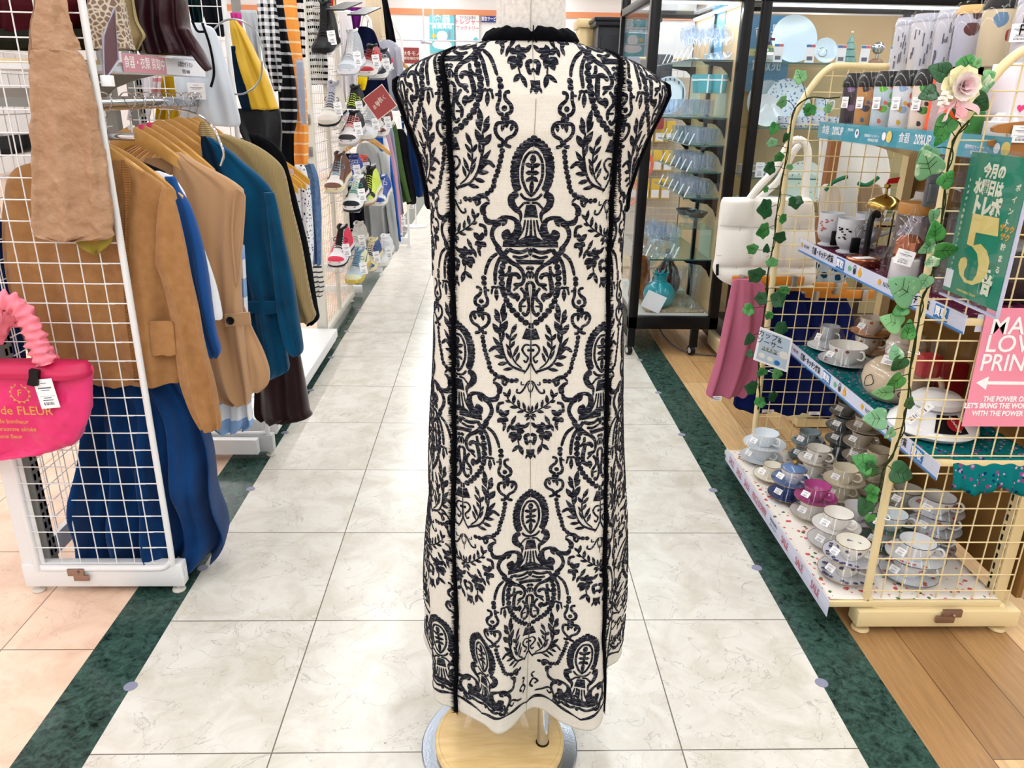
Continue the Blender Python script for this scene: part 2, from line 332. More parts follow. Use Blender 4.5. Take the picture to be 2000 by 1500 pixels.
def hemcurve(phi):
    # smooth (catmull) interpolation over the angle list
    i = int(np.searchsorted(_hf, phi, side='right'))-1; i = max(0, min(len(HEM)-2, i)); n = len(HEM)-1
    a, b = HEM[i], HEM[i+1]; p = HEM[(i-1) % n]; q = HEM[(i+2) % n] if i+2 <= n else HEM[(i+2) % n]
    t = (phi-a[0])/(b[0]-a[0]); o = []
    for k in (1, 2): o.append(.5*((2*a[k])+(b[k]-p[k])*t+(2*p[k]-5*a[k]+4*b[k]-q[k])*t*t+(3*a[k]-p[k]-3*b[k]+q[k])*t**3))
    return o
def foldw(z): return max(0., min(1., (.93-z)/(.93-HEMZ)))**1.3
_phis = np.linspace(-180, 180, 481)
_H = np.array([hemcurve(p) for p in _phis]); _sp = np.sin(np.radians(_phis)); _cp = np.cos(np.radians(_phis))
_e = .86   # slightly squared section
_SX = np.sign(_sp)*np.abs(_sp)**_e; _CX = np.sign(_cp)*np.abs(_cp)**_e
def section(z):
    a, b, c = interp(TA, z), interp(TB, z), interp(TC, z); w = foldw(z)
    x = (c+a*_SX)*(1-w)+_H[:, 0]*w; y = (YC-b*_CX)*(1-w)+_H[:, 1]*w
    # soft drape ripples
    rp = .0035*np.sin(np.radians(_phis*9)+2.2*z*6)*max(0, min(1, (1.15-z)/.6))
    return x+rp*_sp, y-rp*_cp
ZG = np.arange(.15, 1.4401, .004); SG = np.arange(-.56, .5601, .003)
GX = np.zeros((len(ZG), len(SG))); GY = GX.copy()
for i, z in enumerate(ZG):
    x, y = section(z); s = np.concatenate([[0], np.cumsum(np.hypot(np.diff(x), np.diff(y)))]); s -= s[240]
    GX[i] = np.interp(SG, s, x); GY[i] = np.interp(SG, s, y)
_dxs = np.gradient(GX, .003, axis=1); _dys = np.gradient(GY, .003, axis=1); _dxz = np.gradient(GX, .004, axis=0); _dyz = np.gradient(GY, .004, axis=0)
# normal = d/ds x d/dz   (points away from the body)
NX = _dys*1.0; NY = -_dxs*1.0; NZ = _dxs*_dyz-_dys*_dxz
_n = np.sqrt(NX**2+NY**2+NZ**2)+1e-9; NX /= _n; NY /= _n; NZ /= _n
def surf(s, z, off=0.):
    fi = min(max((z-ZG[0])/.004, 0), len(ZG)-1.001); fj = min(max((s-SG[0])/.003, 0), len(SG)-1.001)
    i, j = int(fi), int(fj); a, b = fi-i, fj-j
    def g(A): return (A[i, j]*(1-b)+A[i, j+1]*b)*(1-a)+(A[i+1, j]*(1-b)+A[i+1, j+1]*b)*a
    x, y = g(GX), g(GY)
    if off: return (x+g(NX)*off, y+g(NY)*off, z+g(NZ)*off)
    return (x, y, z)
def unproj(u, v):
    Y = 1.22
    for _ in range(8):
        p = atY(u, v, Y); i = int(min(max((p.z-ZG[0])/.004, 0), len(ZG)-1))
        c = len(SG)//2; sl = slice(c-85, c+86); j = int(np.argmin(np.abs(GX[i, sl]-p.x)+ .15*np.maximum(0, GY[i, sl]-YC)))+c-85
        Y = .5*Y+.5*GY[i, j]
    return SG[j], p.z
# --- linen body form, pole and base
man = empty('dress_form', (.03, 1.31, 0), 'headless linen dress form on a round pale wood base, wearing the embroidered dress', 'mannequin')
def L3(p): return (p[0]-.03, p[1]-1.31, p[2])
LIN = mat('linen', (232, 228, 222), .85, nz=(160, (215, 210, 204), .4, .7), bump=.15, bscale=400)
m = MB()
for zs in [[(1.0, .12, .08), (1.06, .135, .085), (1.15, .14, .09), (1.25, .15, .092), (1.33, .155, .085), (1.375, .13, .07), (1.4, .09, .06), (1.42, .062, .052), (1.45, .055, .052), (1.5, .053, .055), (1.56, .052, .056), (1.6, .048, .05)]]:
    m.rings([[L3((interp(TC, min(z, 1.43))+a*cos(t), YC-.005+b*sin(t), z)) for t in [2*PI*j/32 for j in range(32)]] for z, a, b in zs])
m.build('torso', LIN, man)
MB().tube([L3((.0595, YC-.006-.0535, 1.43)), L3((.0595, YC-.006-.056, 1.5)), L3((.0595, YC-.006-.057, 1.56)), L3((.06, YC-.055, 1.6))], .0007, 5).build('neck_seam', mat('seam', (188, 184, 178), .8), man)
CH = mat('chrome', (205, 208, 212), .12, 1.)
MB().rod((.093, -.02, .03), (.093, -.02, .34), .0125, 20).tube([(.093, -.02, .33), (.07, -.005, .42), (.035, .02, .6), (.035, .02, 1.02)], .0125, 16).build('pole', CH, man)
MB().lathe([(.0126, .0), (.0145, .001), (.0145, .003), (.0126, .004)], (.093, -.02, .0302), 20).build('pole_collar', mat('dark_metal', (70, 60, 40), .4, 1.), man)
PW = mat('pale_wood', (238, 208, 150), .42, nz=(5, (226, 190, 128), .35, .7), coat=.12)
nt = PW.node_tree
for n_ in nt.nodes:
    if n_.type == 'TEX_NOISE':
        mp = nt.nodes.new('ShaderNodeMapping'); mp.inputs['Scale'].default_value = (1.5, 9, 1); tc = [q for q in nt.nodes if q.type == 'TEX_COORD'][0]
        nt.links.new(tc.outputs['Object'], mp.inputs[0]); nt.links.new(mp.outputs[0], n_.inputs['Vector']); n_.inputs['Distortion'].default_value = 1.2
MB().lathe([(.0001, .010), (.136, .010), (.141, .013), (.142, .022), (.1395, .0285), (.134, .0305), (.1325, .0298), (.131, .0305), (.0001, .031)], (0, 0, 0), 96).build('wooden_base', PW, man)
MB().lathe([(.0001, .001), (.170, .001), (.1715, .003), (.171, .008), (.169, .0095), (.0001, .0098)], (0, 0, 0), 96).build('base_plate', mat('brushed_steel', (190, 202, 216), .28, 1., bump=.05, bscale=200), man)
# --- dress
dress = empty('dress', (0, 0, 0), 'sleeveless cream long dress with black damask embroidery, seen from behind on the dress form', 'dress')
dress.location = (.065, 1.33, .17)
def D(p): return (p[0]-.065, p[1]-1.33, p[2]-.17)
CLOTH = mat('cream_cloth', (226, 216, 199), .85, bump=.25, bscale=900, sheen=.1)
nt = CLOTH.node_tree; b = nt.nodes['Principled BSDF']; N = nt.nodes.new; L = nt.links.new
tc = N('ShaderNodeTexCoord'); col = None
for sc in ((1300, 1300, 12), (30, 30, 1500)):
    mp = N('ShaderNodeMapping'); mp.inputs['Scale'].default_value = sc; L(tc.outputs['Object'], mp.inputs[0])
    n = N('ShaderNodeTexNoise'); n.inputs['Scale'].default_value = 1; n.inputs['Detail'].default_value = 3; L(mp.outputs[0], n.inputs['Vector'])
    mr = N('ShaderNodeMapRange'); mr.inputs[1].default_value = .3; mr.inputs[2].default_value = .7; mr.inputs[3].default_value = .9; mr.inputs[4].default_value = 1.04; L(n.outputs['Fac'], mr.inputs[0])
    mu = N('ShaderNodeMix'); mu.data_type = 'RGBA'; mu.blend_type = 'MULTIPLY'; mu.inputs[0].default_value = 1
    if col: L(col, mu.inputs[6])
    else: mu.inputs[6].default_value = s2l((230, 224, 213))+(1,)
    L(mr.outputs[0], mu.inputs[7]); col = mu.outputs[2]
L(col, b.inputs['Base Color'])
zr = list(np.linspace(HEMZ, 1.34, 210))+list(np.linspace(1.345, 1.43, 34)); pi_ = list(range(0, 481, 2)); vs = []; fs = []
for z in zr:
    x, y = section(z); vs += [D((x[k], y[k], z-(.012*(1-foldw(z)/1.0) if z < .2 else 0)*0)) for k in pi_]
n = len(pi_)
for i in range(len(zr)-1):
    for j in range(n-1):
        ph = abs(_phis[pi_[j]]+.75); z = zr[i]
        if 1.19 < z < 1.36 and abs(ph-100) < 9+10*sin(PI*(z-1.19)/.17): continue
        fs.append((i*n+j, i*n+j+1, (i+1)*n+j+1, (i+1)*n+j))
cl = MB().add(vs, fs).build('cream_fabric', CLOTH, dress, ang=180)
sm = cl.modifiers.new('thick', 'SOLIDIFY'); sm.thickness = .0012; sm.offset = -1
BLK = mat('black_trim', (6, 7, 13), .9, spec=.15)
# collar: two ends meet at a small notch behind
x0, y0 = section(1.428); m = MB(); cxx = interp(TC, 1.428); ks = [k for k in range(481)]
rings = []
for k in range(0, 481, 3):
    ph = _phis[k]; nx, ny = _sp[k], -_cp[k]; gap = 0.
    d = abs(ph); drop = .009*max(0, 1-d/4.0); wob = .0014*sin(math.radians(ph*7))+.001*sin(math.radians(ph*17))
    prof = [(.0025, -.001), (.0052, .003), (.0035, .012+wob), (-.004, .0185+wob-drop), (-.0072, .018+wob-drop), (-.002, .010)]
    rings.append([D((x0[k]+nx*r*1.2-(x0[k]-cxx)*.12*max(0, h-.004)/.02, y0[k]+ny*r*1.2, 1.428+h)) for r, h in prof])
m.rings(rings, cap=False); m.build('collar', BLK, dress, ang=70)
m = MB()
for k in range(2): m.rod(D((cxx+.0005, y0[240]-.0035, 1.448)), D((cxx+.001, y0[240]-.0035, 1.425)), .0011, 6)
m.build('zip', mat('zip_black', (25, 25, 30), .4), dress)
for sd in (-1, 1):
    m = MB(); rg = []
    zz = np.linspace(1.168, 1.375, 40)
    for i, z in enumerate(zz):
        x, y = section(z); k = int(240+sd*90/360*480); cx_, cy_ = x[k], y[k]
        w_ = .0065*(1 if 0 < i < 39 else .5)
        rg.append([D((cx_+sd*(.003+w_*cos(t)), cy_-.004+.011*sin(t)*1.0, z)) for t in [2*PI*q/10 for q in range(10)]])
    m.rings(rg); m.build('armhole_trim', BLK, dress)
# --- fringe seams
def ztab(pts): 
    o = sorted([(z, s) for s, z in (unproj(*p) for p in pts)]); return o
FL = ztab([(870, 98), (875, 200), (882, 350), (884, 500), (886, 700), (887, 900), (889, 1100), (890, 1250), (890, 1370)])
FR = ztab([(1207, 105), (1209, 180), (1203, 300), (1195, 400), (1190, 500), (1187, 600), (1185, 700), (1183, 900), (1179, 1100), (1178, 1250), (1179, 1390)])
for tab in (FL, FR):
    rr = random.Random(3); m = MB(); z0, z1 = HEMZ-.004, tab[-1][0]+.004; n = 150; rg = []
    for i in range(n+1):
        z = z0+(z1-z0)*i/n; s = interp(tab, z)+.0006*sin(i*.7); w_ = .0046+.001*rr.random()
        rg.append([D(surf(s-w_, z, .0002)), D(surf(s-w_*.6, z, .0032)), D(surf(s, z, .0045)), D(surf(s+w_*.6, z, .0032)), D(surf(s+w_, z, .0002))])
    m.rings(rg, cap=False, close=False)
    for i in range(3400):
        z = z0-.004+(z1-z0+.006)*rr.random(); s = interp(tab, z); sd = rr.choice((-1, 1)); ln = .005+.008*rr.random()
        a = Vector(surf(s+sd*.0025, z, .002)); bpt = Vector(surf(s+sd*(.003+ln*.8), z-.003+.004*rr.random(), .001+.006*rr.random()))
        q = Vector((0, 0, .0006)); m.add([D(a-q), D(a+q), D(bpt)], [(0, 1, 2)])
    m.build('fringe', BLK, dress, smooth=False)
# --- embroidery: motif traced once as strokes, stitched on in a half-drop repeat
REG = {'A': (900, 250, 6.25, 850, 120, 805, 1400), 'B': (900, 470, 5.769, 740, 0, 731, 1400), 'C': (900, 740, 5.769, 737, 0, 737, 1400)}
T_ = """
A s 82 850,165 930,205 1000,290 1040,420 1045,550 1025,680 985,770
A c 26 862,120 930,165 1000,225 1050,310 1078,420 1080,540 1062,650 1030,740
A s 30 838,290 895,305 945,385 960,480 955,600 920,700 870,785 812,835
A s 30 960,800 900,860 815,882
A l 50 832,440 832,322
A l 46 832,475 935,435
A l 46 830,545 920,548
A l 46 830,595 908,655
A l 40 826,630 822,800
A s 20 828,420 826,640
A s 70,80,74,50,12 985,800 1052,840 1058,915 1010,985 945,1050 942,1155
A s 26 835,912 900,915 945,960 985,1005
A b 815,930,880,940 812,1010,893,1010 810,1085,903,1095
A s 24 815,1120 812,1380
A s 22 850,1120 858,1250 880,1385
A s 22 885,1118 905,1240 950,1330 985,1385
A b 790,1300,870,1320 790,1385,1000,1395
A s 70,80,84,88,80,50,40,60,56,62,30 1060,1270 1120,1300 1090,1345 1000,1320 968,1220 1000,1130 1080,1095 1160,1110 1240,1160 1350,1150 1395,1070
A s 62,66,40,26 1395,1075 1412,1000 1370,940 1325,925
A s 26,30,30,28,34,26 1330,905 1400,840 1470,838 1512,890 1490,955 1455,920 1480,890
A s 50,50,46,46,50 1180,1160 1255,1210 1285,1310 1240,1410 1165,1490
A l 46 1100,1110 1165,1205
B b 735,14,1050,8 735,38,1052,36 735,70,1055,75
B s 40 757,92 830,128 910,128 985,100
B s 30 757,165 850,192 940,178
B b 735,215,905,212 735,265,880,268
B l 46 737,170 737,82
B s 46,60,50,40,40,40,36,34,34,30 1130,80 1050,165 960,240 880,285 826,340 806,410 822,475 870,505 900,545
B s 46 985,95 1030,150 1075,140
B s 38 740,298 780,322
B l 34 737,430 737,345
B s 20 745,340 775,375 765,425
B s 34,36,34,30 1110,150 1185,215 1228,310 1248,400
B c 30 1262,440 1262,500
B s 36,32,32,36,36 1250,530 1245,620 1222,690 1240,745 1290,768
B s 34,30,32,40,36,34 1355,545 1305,560 1305,615 1362,675 1362,735 1300,768
B s 26 1200,578 1245,570
B c 27 1295,703
B s 44 1262,797 1350,797
B s 34,36,34,32,34,34 1300,838 1225,850 1208,915 1240,975 1285,1010 1275,1055 1230,1055
B s 34,36,34,32,34,34 1300,832 1392,838 1425,895 1395,955 1330,990 1315,1045 1372,1068
B l 38 1290,835 1275,925
B l 38 1325,825 1322,890
B l 38 1385,845 1365,920
B c 27 1280,1105 1262,1200 1240,1290 1205,1380 1187,1460 1144,1506 1092,1534 1037,1563 976,1578 913,1581 870,1572
B s 38,38,38,34 1062,180 1108,265 1130,380 1132,505
B s 22 1110,520 1072,550 1058,612
B s 22 1145,520 1166,560 1178,618
B l 46 1118,690 1122,540
B s 26 1065,535 1180,535
B c 34 1025,235 1058,330 1060,440 1045,550 1015,660 965,755 905,825 840,890 790,925 748,945
B s 34 965,285 972,350 1010,392 1050,380
B s 46,46,44,50,50,46,56,50 850,430 885,385 945,385 968,440 980,520 975,590 920,630 880,600
B l 56 885,690 880,590
B s 38 820,492 925,500
B s 26 880,510 925,565
B s 32,34,34,36,30 848,530 805,590 800,650 852,720 848,805
B s 20 785,738 855,742
B s 32,34,38,36,36,34,34 738,460 775,500 772,600 755,700 757,780 795,840 832,805
B b 738,1000,790,985 736,1045,815,1050 734,1120,835,1105
B b 737,925,760,925 737,990,765,990
B l 56 1062,890 1032,700
B l 46 1062,925 1003,812
B l 48 1088,900 1140,775
B l 46 1070,945 1152,850
B l 66 1080,1060 998,905
B l 62 1085,1065 1168,945
B s 22,26,24,24,26,30 1075,930 1085,1060 1062,1180 1020,1320 940,1420 780,1480
B l 44 1050,1240 1165,1095
B s 46,44,30 1040,1290 1130,1215 1205,1262
B l 46 1010,1320 1145,1312
B l 46 990,1380 1105,1405
B l 40 920,1440 1045,1462
B l 34 1058,1150 1038,1025
B s 18 960,1050 968,1150 958,1260 910,1370 830,1440
B l 46 960,1065 898,938
B l 38 962,1140 888,1048
B l 40 967,1130 1020,1045
B l 34 955,1215 915,1130
B l 30 960,1250 1015,1168
B l 38 930,1320 868,1178
B l 34 900,1370 858,1258
B l 28 950,1340 1003,1225
B b 728,1115,732,1115 722,1250,738,1250 718,1400,742,1400
B s 20,22,24,22,20,22 742,1178 795,1175 828,1225 800,1280 762,1320 785,1372 812,1345
B c 18 757,1232
B s 22,20,14 738,1380 765,1440 805,1500
C s 18,20,22,22,20 742,20 775,45 810,110 850,155 892,150 886,112
C s 12 745,40 768,80 748,150
C s 9 737,110 737,215
C s 14 808,62 842,66 840,28
C s 15 740,390 850,335 950,265 1000,200 975,120
C l 34 790,370 822,258
C l 34 860,330 878,228
C l 40 930,285 918,175
C l 36 985,215 968,108
C l 34 990,205 1048,148
C l 34 950,262 1022,242
C l 36 870,320 975,312
C l 36 800,360 892,375
C l 26 757,370 758,296
C l 40 748,395 805,428
C l 30 738,410 690,470
C l 26 738,385 712,312
C s 34 1035,262 1098,285 1108,375
C l 60 1055,420 975,345
C l 56 1055,420 1075,335
C l 60 1055,430 1110,480
C l 56 1050,430 985,465
C l 50 1050,430 1030,520
C l 62 895,575 805,515
C l 62 895,575 865,485
C l 60 900,570 965,520
C l 70 905,590 985,650
C l 74 890,590 855,690
C l 66 890,585 800,590
C l 70 900,600 945,705
C l 42 815,560 745,488
C l 42 960,520 900,408
C l 36 968,500 1000,595
C l 36 1015,480 1048,580
C s 16 880,680 866,742
C l 50 866,735 822,855
C l 46 866,735 948,808
C s 40,44,40 742,622 792,650 770,745
C s 24 738,690 752,720
C b 737,795,785,790 737,850,782,850 737,905,745,900
C l 26 770,840 792,900
""".strip().split('\n')
def conv(reg, x, y):
    ox, oy, sc, x1, y1, x2, y2 = REG[reg]; c = x1+(x2-x1)*(y-y1)/(y2-y1)
    v = oy+y/sc; z = 1.35-1.24*0; 
    du = (x-c)/sc
    # back of the dress seen square on, a constant distance away
    s0 = CENTRE(v); return (du*s0[1], s0[0])
_cen = {}
def CENTRE(v):
    k = int(v)
    if k not in _cen:
        p = unproj(1031, k); q = surf(p[0], p[1]); dz = (Vector(q)-EYE).dot(_f); _cen[k] = (p[1], dz/FPX)
    a = _cen[k]
    if k+1 not in _cen:
        p = unproj(1031, k+1); q = surf(p[0], p[1]); dz = (Vector(q)-EYE).dot(_f); _cen[k+1] = (p[1], dz/FPX)
    b_ = _cen[k+1]; t = v-k
    return (a[0]+(b_[0]-a[0])*t, a[1]+(b_[1]-a[1])*t)
PREG = []
PIECES = []     # each: list of (u, v, halfwidth) cross sections or band
for ln in T_:
    q = ln.split(); reg, kind = q[0], q[1]; unit = 1.13*CENTRE(600)[1]/REG[reg][2]
    while len(PREG) < len(PIECES): PREG.append(lastreg)
    lastreg = reg
    if kind == 'b':
        rows = [list(map(float, r.split(','))) for r in q[2:]]
        PIECES.append(('b', [(conv(reg, r[0], r[1]), conv(reg, r[2], r[3])) for r in rows])); continue
    ws = [float(a) for a in q[2].split(',')]; pts = [conv(reg, *map(float, r.split(','))) for r in q[3:]]
    if kind == 'c':
        r_ = ws[0]*unit
        if len(pts) == 1: PIECES.append(('d', pts[0], r_)); continue
        d = pl([(a, b, 0) for a, b in pts], 8); acc = 0; last = d[0]; PIECES.append(('d', (d[0].x, d[0].y), r_))
        for p in d[1:]:
            while (p-last).length >= r_*1.72:
                last = last+(p-last).normalized()*r_*1.72; PIECES.append(('d', (last.x, last.y), r_))
    elif kind == 'l':
        (x1, y1), (x2, y2) = pts; n = 7
        prof = [.12, .55, .9, 1., .9, .6, .05]
        PIECES.append(('s', [(x1+(x2-x1)*i/(n-1), y1+(y2-y1)*i/(n-1), ws[0]*unit*.5*prof[i]) for i in range(n)]))
    else:
        d = pl([(a, b, 0) for a, b in pts], 5); n = len(d)
        if len(ws) == 1: ws = [ws[0]]*2
        out = []
        for i, p in enumerate(d):
            t = i/(n-1)*(len(ws)-1); k = min(int(t), len(ws)-2); w_ = ws[k]+(ws[k+1]-ws[k])*(t-k)
            if i == 0 or i == n-1: w_ *= .6
            out.append((p.x, p.y, w_*unit*.5))
        PIECES.append(('s', out))
PREG += [lastreg]*(len(PIECES)-len(PREG))
WREP = .128; TREP = CENTRE(268)[0]-CENTRE(958)[0]
EM = MB(); er = random.Random(5)
def inpanel(s, z, pan):
    a, b_ = interp(FL, z), interp(FR, z)
    if pan == 0: return a < s < b_
    return s <= a if pan < 0 else s >= b_
def hemlim(s): return HEMZ+.043
def put(cs, dz, pan, mir, zmin=None, zmax=None):
    """cs: list of cross-sections, each a list of 2-3 (u, v, h)"""
    rows = []
    for sec in cs:
        rows.append([(cs_[0]*mir+put.s0, cs_[1]+dz, cs_[2]) for cs_ in sec])
    for a, b_ in zip(rows, rows[1:]):
        ms = sum(p[0] for p in a+b_)/len(a+b_); mz = sum(p[1] for p in a+b_)/len(a+b_)
        if not inpanel(ms, mz, pan) or mz < hemlim(ms)+.004 or mz > 1.427: continue
        if zmin is not None and mz < zmin: continue
        vs_ = [D(surf(p[0], p[1], .0006+p[2])) for p in a]+[D(surf(p[0], p[1], .0006+p[2])) for p in b_]; n = len(a)
        EM.add(vs_, [(i, i+1, n+i+1, n+i) for i in range(n-1)])
def place(s0, dz, pan, zmin=None, nog=False):
    put.s0 = s0
    for mir in (1, -1):
        for P_, rg_ in zip(PIECES, PREG):
            if nog and rg_ == 'C': continue
            if P_[0] == 'd':
                (x, y), r_ = P_[1], P_[2]; k = 8; c_ = (x, y, .0014)
                cs = []
                for i in range(k+1):
                    t = 2*PI*i/k; rr_ = r_*(.92+.16*er.random()) if i < k else None
                    if rr_ is None: rr_ = r0
                    if i == 0: r0 = rr_
                    cs.append([c_, (x+rr_*cos(t), y+rr_*sin(t), 0.)])
                put(cs, dz, pan, mir, zmin)
            elif P_[0] == 'b':
                cs = []
                rows = P_[1]
                for (a, b_), (c_, d_) in zip(rows, rows[1:]):
                    for i in range(4):
                        t = i/4; l_ = (a[0]+(c_[0]-a[0])*t, a[1]+(c_[1]-a[1])*t); r_ = (b_[0]+(d_[0]-b_[0])*t, b_[1]+(d_[1]-b_[1])*t)
                        cs.append([(l_[0]+(r_[0]-l_[0])*k/4, l_[1]+(r_[1]-l_[1])*k/4, .0008 if k < 4 else 0.) for k in range(5)])
                a, b_ = rows[-1]; cs.append([(a[0]+(b_[0]-a[0])*k/4, a[1]+(b_[1]-a[1])*k/4, .0003) for k in range(5)])
                put(cs, dz, pan, mir, zmin)
            else:
                d = P_[1]; cs = []
                for i, (x, y, h) in enumerate(d):
                    a = d[max(i-1, 0)]; b_ = d[min(i+1, len(d)-1)]; tx, ty = b_[0]-a[0], b_[1]-a[1]; l_ = math.hypot(tx, ty)+1e-9; nx, ny = -ty/l_, tx/l_
                    j = 1+.16*(er.random()-.5)
                    cs.append([(x+nx*h*j, y+ny*h*j, 0.), (x, y, .0012), (x-nx*h*j, y-ny*h*j, 0.)])
                put(cs, dz, pan, mir, zmin)
MEDZ = CENTRE(440)[0]
for k in (1, 0): place(0, k*TREP, 0)
place(0, -TREP, 0, nog=True)
for sd in (-1, 1):
    for k in (.5, -.5): place(sd*WREP, k*TREP, 0)
    place(sd*(WREP-.01), -1.5*TREP, 0)
    for k in (.5, -.5, -1.5): place(sd*.222, k*TREP, sd)
    for k in (1, 0, -1): place(sd*.35, k*TREP, sd)
    for k in (0, -.97): place(sd*.094, k*TREP, sd)
    for k in (.5, -.5): place(sd*.478, k*TREP, sd)
# scalloped black line, dots and scrolls above the hem
for i in range(0, 372):
    s = -.558+i*.003; s2 = s+.003
    def zb(q): return HEMZ+.026+.016*abs(sin(PI*(q-.0)/WREP))**.8
    a, b_ = zb(s), zb(s2); w_ = .0032+.0012*sin(i*.3)
    EM.add([D(surf(s, a-w_, .0006)), D(surf(s2, b_-w_, .0006)), D(surf(s2, b_, .0018)), D(surf(s, a, .0018)), D(surf(s, a+w_, .0006)), D(surf(s2, b_+w_, .0006))], [(0, 1, 2, 3), (3, 2, 5, 4)])
def stroke(s0, pts, w_, mir=1):
    d = pl([(x, y, 0) for x, y in pts], 5); cs = []
    for i, p in enumerate(d):
        a = d[max(i-1, 0)]; b_ = d[min(i+1, len(d)-1)]; t = (b_-a).normalized(); h = w_*(.6 if i in (0, len(d)-1) else 1)
        cs.append((p.x*mir-t.y*h*mir, p.y+t.x*h, p.x*mir, p.y, p.x*mir+t.y*h*mir, p.y-t.x*h))
    for a, b_ in zip(cs, cs[1:]):
        v = [D(surf(s0+q[k], q[k+1], .0006 if k != 2 else .0018)) for q in (a, b_) for k in (0, 2, 4)]
        EM.add(v, [(0, 1, 4, 3), (1, 2, 5, 4)])
for i in range(-4, 5):
    for mir in (1, -1):
        s0 = (i+.5)*WREP; zz = HEMZ
        stroke(s0, [(.045, zz+.05), (.03, zz+.058), (.014, zz+.072), (.006, zz+.066), (.012, zz+.058), (.018, zz+.063)], .0022, mir)
        stroke(s0, [(.05, zz+.062), (.057, zz+.072), (.05, zz+.084), (.04, zz+.078), (.046, zz+.07)], .0026, mir)
        stroke(s0, [(.05, zz+.088), (.054, zz+.098), (.047, zz+.103)], .0022, mir)
EMB = mat('black_thread', (24, 27, 40), .8, spec=.25)
nt = EMB.node_tree; b = nt.nodes['Principled BSDF']; N = nt.nodes.new; L = nt.links.new
tc = N('ShaderNodeTexCoord'); mp = N('ShaderNodeMapping'); mp.inputs['Scale'].default_value = (110, 110, 900); mp.inputs['Rotation'].default_value = (0, .22, 0); L(tc.outputs['Object'], mp.inputs[0])
n = N('ShaderNodeTexNoise'); n.inputs['Scale'].default_value = 1; n.inputs['Detail'].default_value = 3; L(mp.outputs[0], n.inputs['Vector'])
r = N('ShaderNodeValToRGB'); e = r.color_ramp.elements; e[0].position = .42; e[1].position = .74; e[0].color = s2l((16, 18, 27))+(1,); e[1].color = s2l((165, 165, 168))+(1,); e.new(.58).color = s2l((54, 56, 68))+(1,)
L(n.outputs['Fac'], r.inputs[0]); L(r.outputs[0], b.inputs['Base Color'])
EM.build('damask_embroidery', EMB, dress, ang=180)
m = MB()
for i in range(60):
    z = HEMZ+.001+i*(1.425-HEMZ)/60; z2 = z+(1.425-HEMZ)/60
    m.add([D(surf(-.0006, z, .0008)), D(surf(.0006, z, .0008)), D(surf(.0006, z2, .0008)), D(surf(-.0006, z2, .0008))], [(0, 1, 2, 3)])
m.build('centre_seam', mat('seam_beige', (176, 166, 150), .9), dress)
print('WREP', unproj(892, 720), unproj(1165, 720), 'T', TREP, 'med', CENTRE(268), 'FL', FL, 'FR', FR)
# ============================================================ left side: white wire racks and clothes
WHT = mat('rack_white', (236, 238, 240), .35)
GRYM = mat('rack_grey', (150, 150, 146), .4)
BLACKP = mat('black_plastic', (22, 24, 28), .4)
CLIPM = mat('clamp_metal', (176, 150, 138), .35, .9)
def drape(rows, Y, thick=.03, name='cloth', m=None, parent=None, folds=(3, .006), seed=0, n=44, px=True, dens=5, loc=None, off=(0, 0, 0), **kw):
    """a hanging piece of cloth: rows of (y, xleft, xright) give its outline at distance Y; it gets a rounded body and vertical folds"""
    rr = random.Random(seed); P = [rr.random()*6.3 for _ in range(4)]
    R3 = []
    for y, a, b_ in rows:
        A = atY(a, y, Y); B = atY(b_, y, Y); R3.append((A.x, B.x, (A.z+B.z)/2, (B.z-A.z)))
    L_ = pl([(r[0], r[1], r[2]) for r in R3], dens); S_ = [r[3] for r in R3]
    z0 = L_[0].z; zh = max(z0-L_[-1].z, .01); rings = []; org = Vector(loc) if loc is not None else Vector((0, 0, 0))
    if parent is not None and loc is None: org = Vector(parent.location)
    for i, p in enumerate(L_):
        xl, xr, z = p; g = min(1, (z0-z)/zh*1.6+.08); w_ = max(xr-xl, .004); slope = S_[min(int(i/dens), len(S_)-1)]; ring = []
        for k in range(n):
            t = 2*PI*k/n; u = .5-.5*cos(t); sgn = 1 if sin(t) >= 0 else -1
            ed = abs(sin(t))**.55
            th = thick*(.55+.45*g)*.5*ed*min(1, w_/.05)
            f = 1.7*folds[1]*g*(sin(2*PI*folds[0]*u+P[0]+z*2.2)+.5*sin(2*PI*folds[0]*2.1*u+P[1]-z*3)+.35*sin(2*PI*folds[0]*.6*u+P[2]+z*7)+.3*sin(z*23+u*7+P[3]))
            ring.append((xl+w_*u-org.x+off[0], Y-sgn*th+f-org.y+off[1], z+slope*(u-.5)+.002*g*sin(u*9+P[1])-org.z+off[2]))
        rings.append(ring)
    return MB().rings(rings).build(name, m, parent, loc=None if parent is not None else (org if loc is not None else None), ang=180, **kw)
def wire_grid(mb, x0, x1, z0, z1, y, s=.05, r=.0017, x_off=0):
    k = x0
    while k <= x1+.001: mb.rod((k, y, z0), (k, y, z1), r, 5); k += s
    k = z1
    while k >= z0-.001: mb.rod((x0-.006, y-.002, k), (x1+.006, y-.002, k), r, 5); k -= s
    return mb
def wire_grid_x(mb, x, y0, y1, z0, z1, s=.05, r=.0017):
    k = y0
    while k <= y1+.001: mb.rod((x, k, z0), (x, k, z1), r, 5); k += s
    k = z0
    while k <= z1+.001: mb.rod((x+.002, y0, k), (x+.002, y1, k), r, 5); k += s
    return mb
def slotted(mb, x0, x1, y0, y1, z0, z1, face='x+'):
    mb.box(x0, x1, y0, y1, z0, z1); return mb
def slots(x, y0, y1, z0, z1, side=1):
    m = MB(); z = z0
    while z < z1:
        for yy in (y0, y1): m.box(x-.0005, x+.0012, yy-.0035, yy+.0035, z, z+.018)
        z += .03
    return m
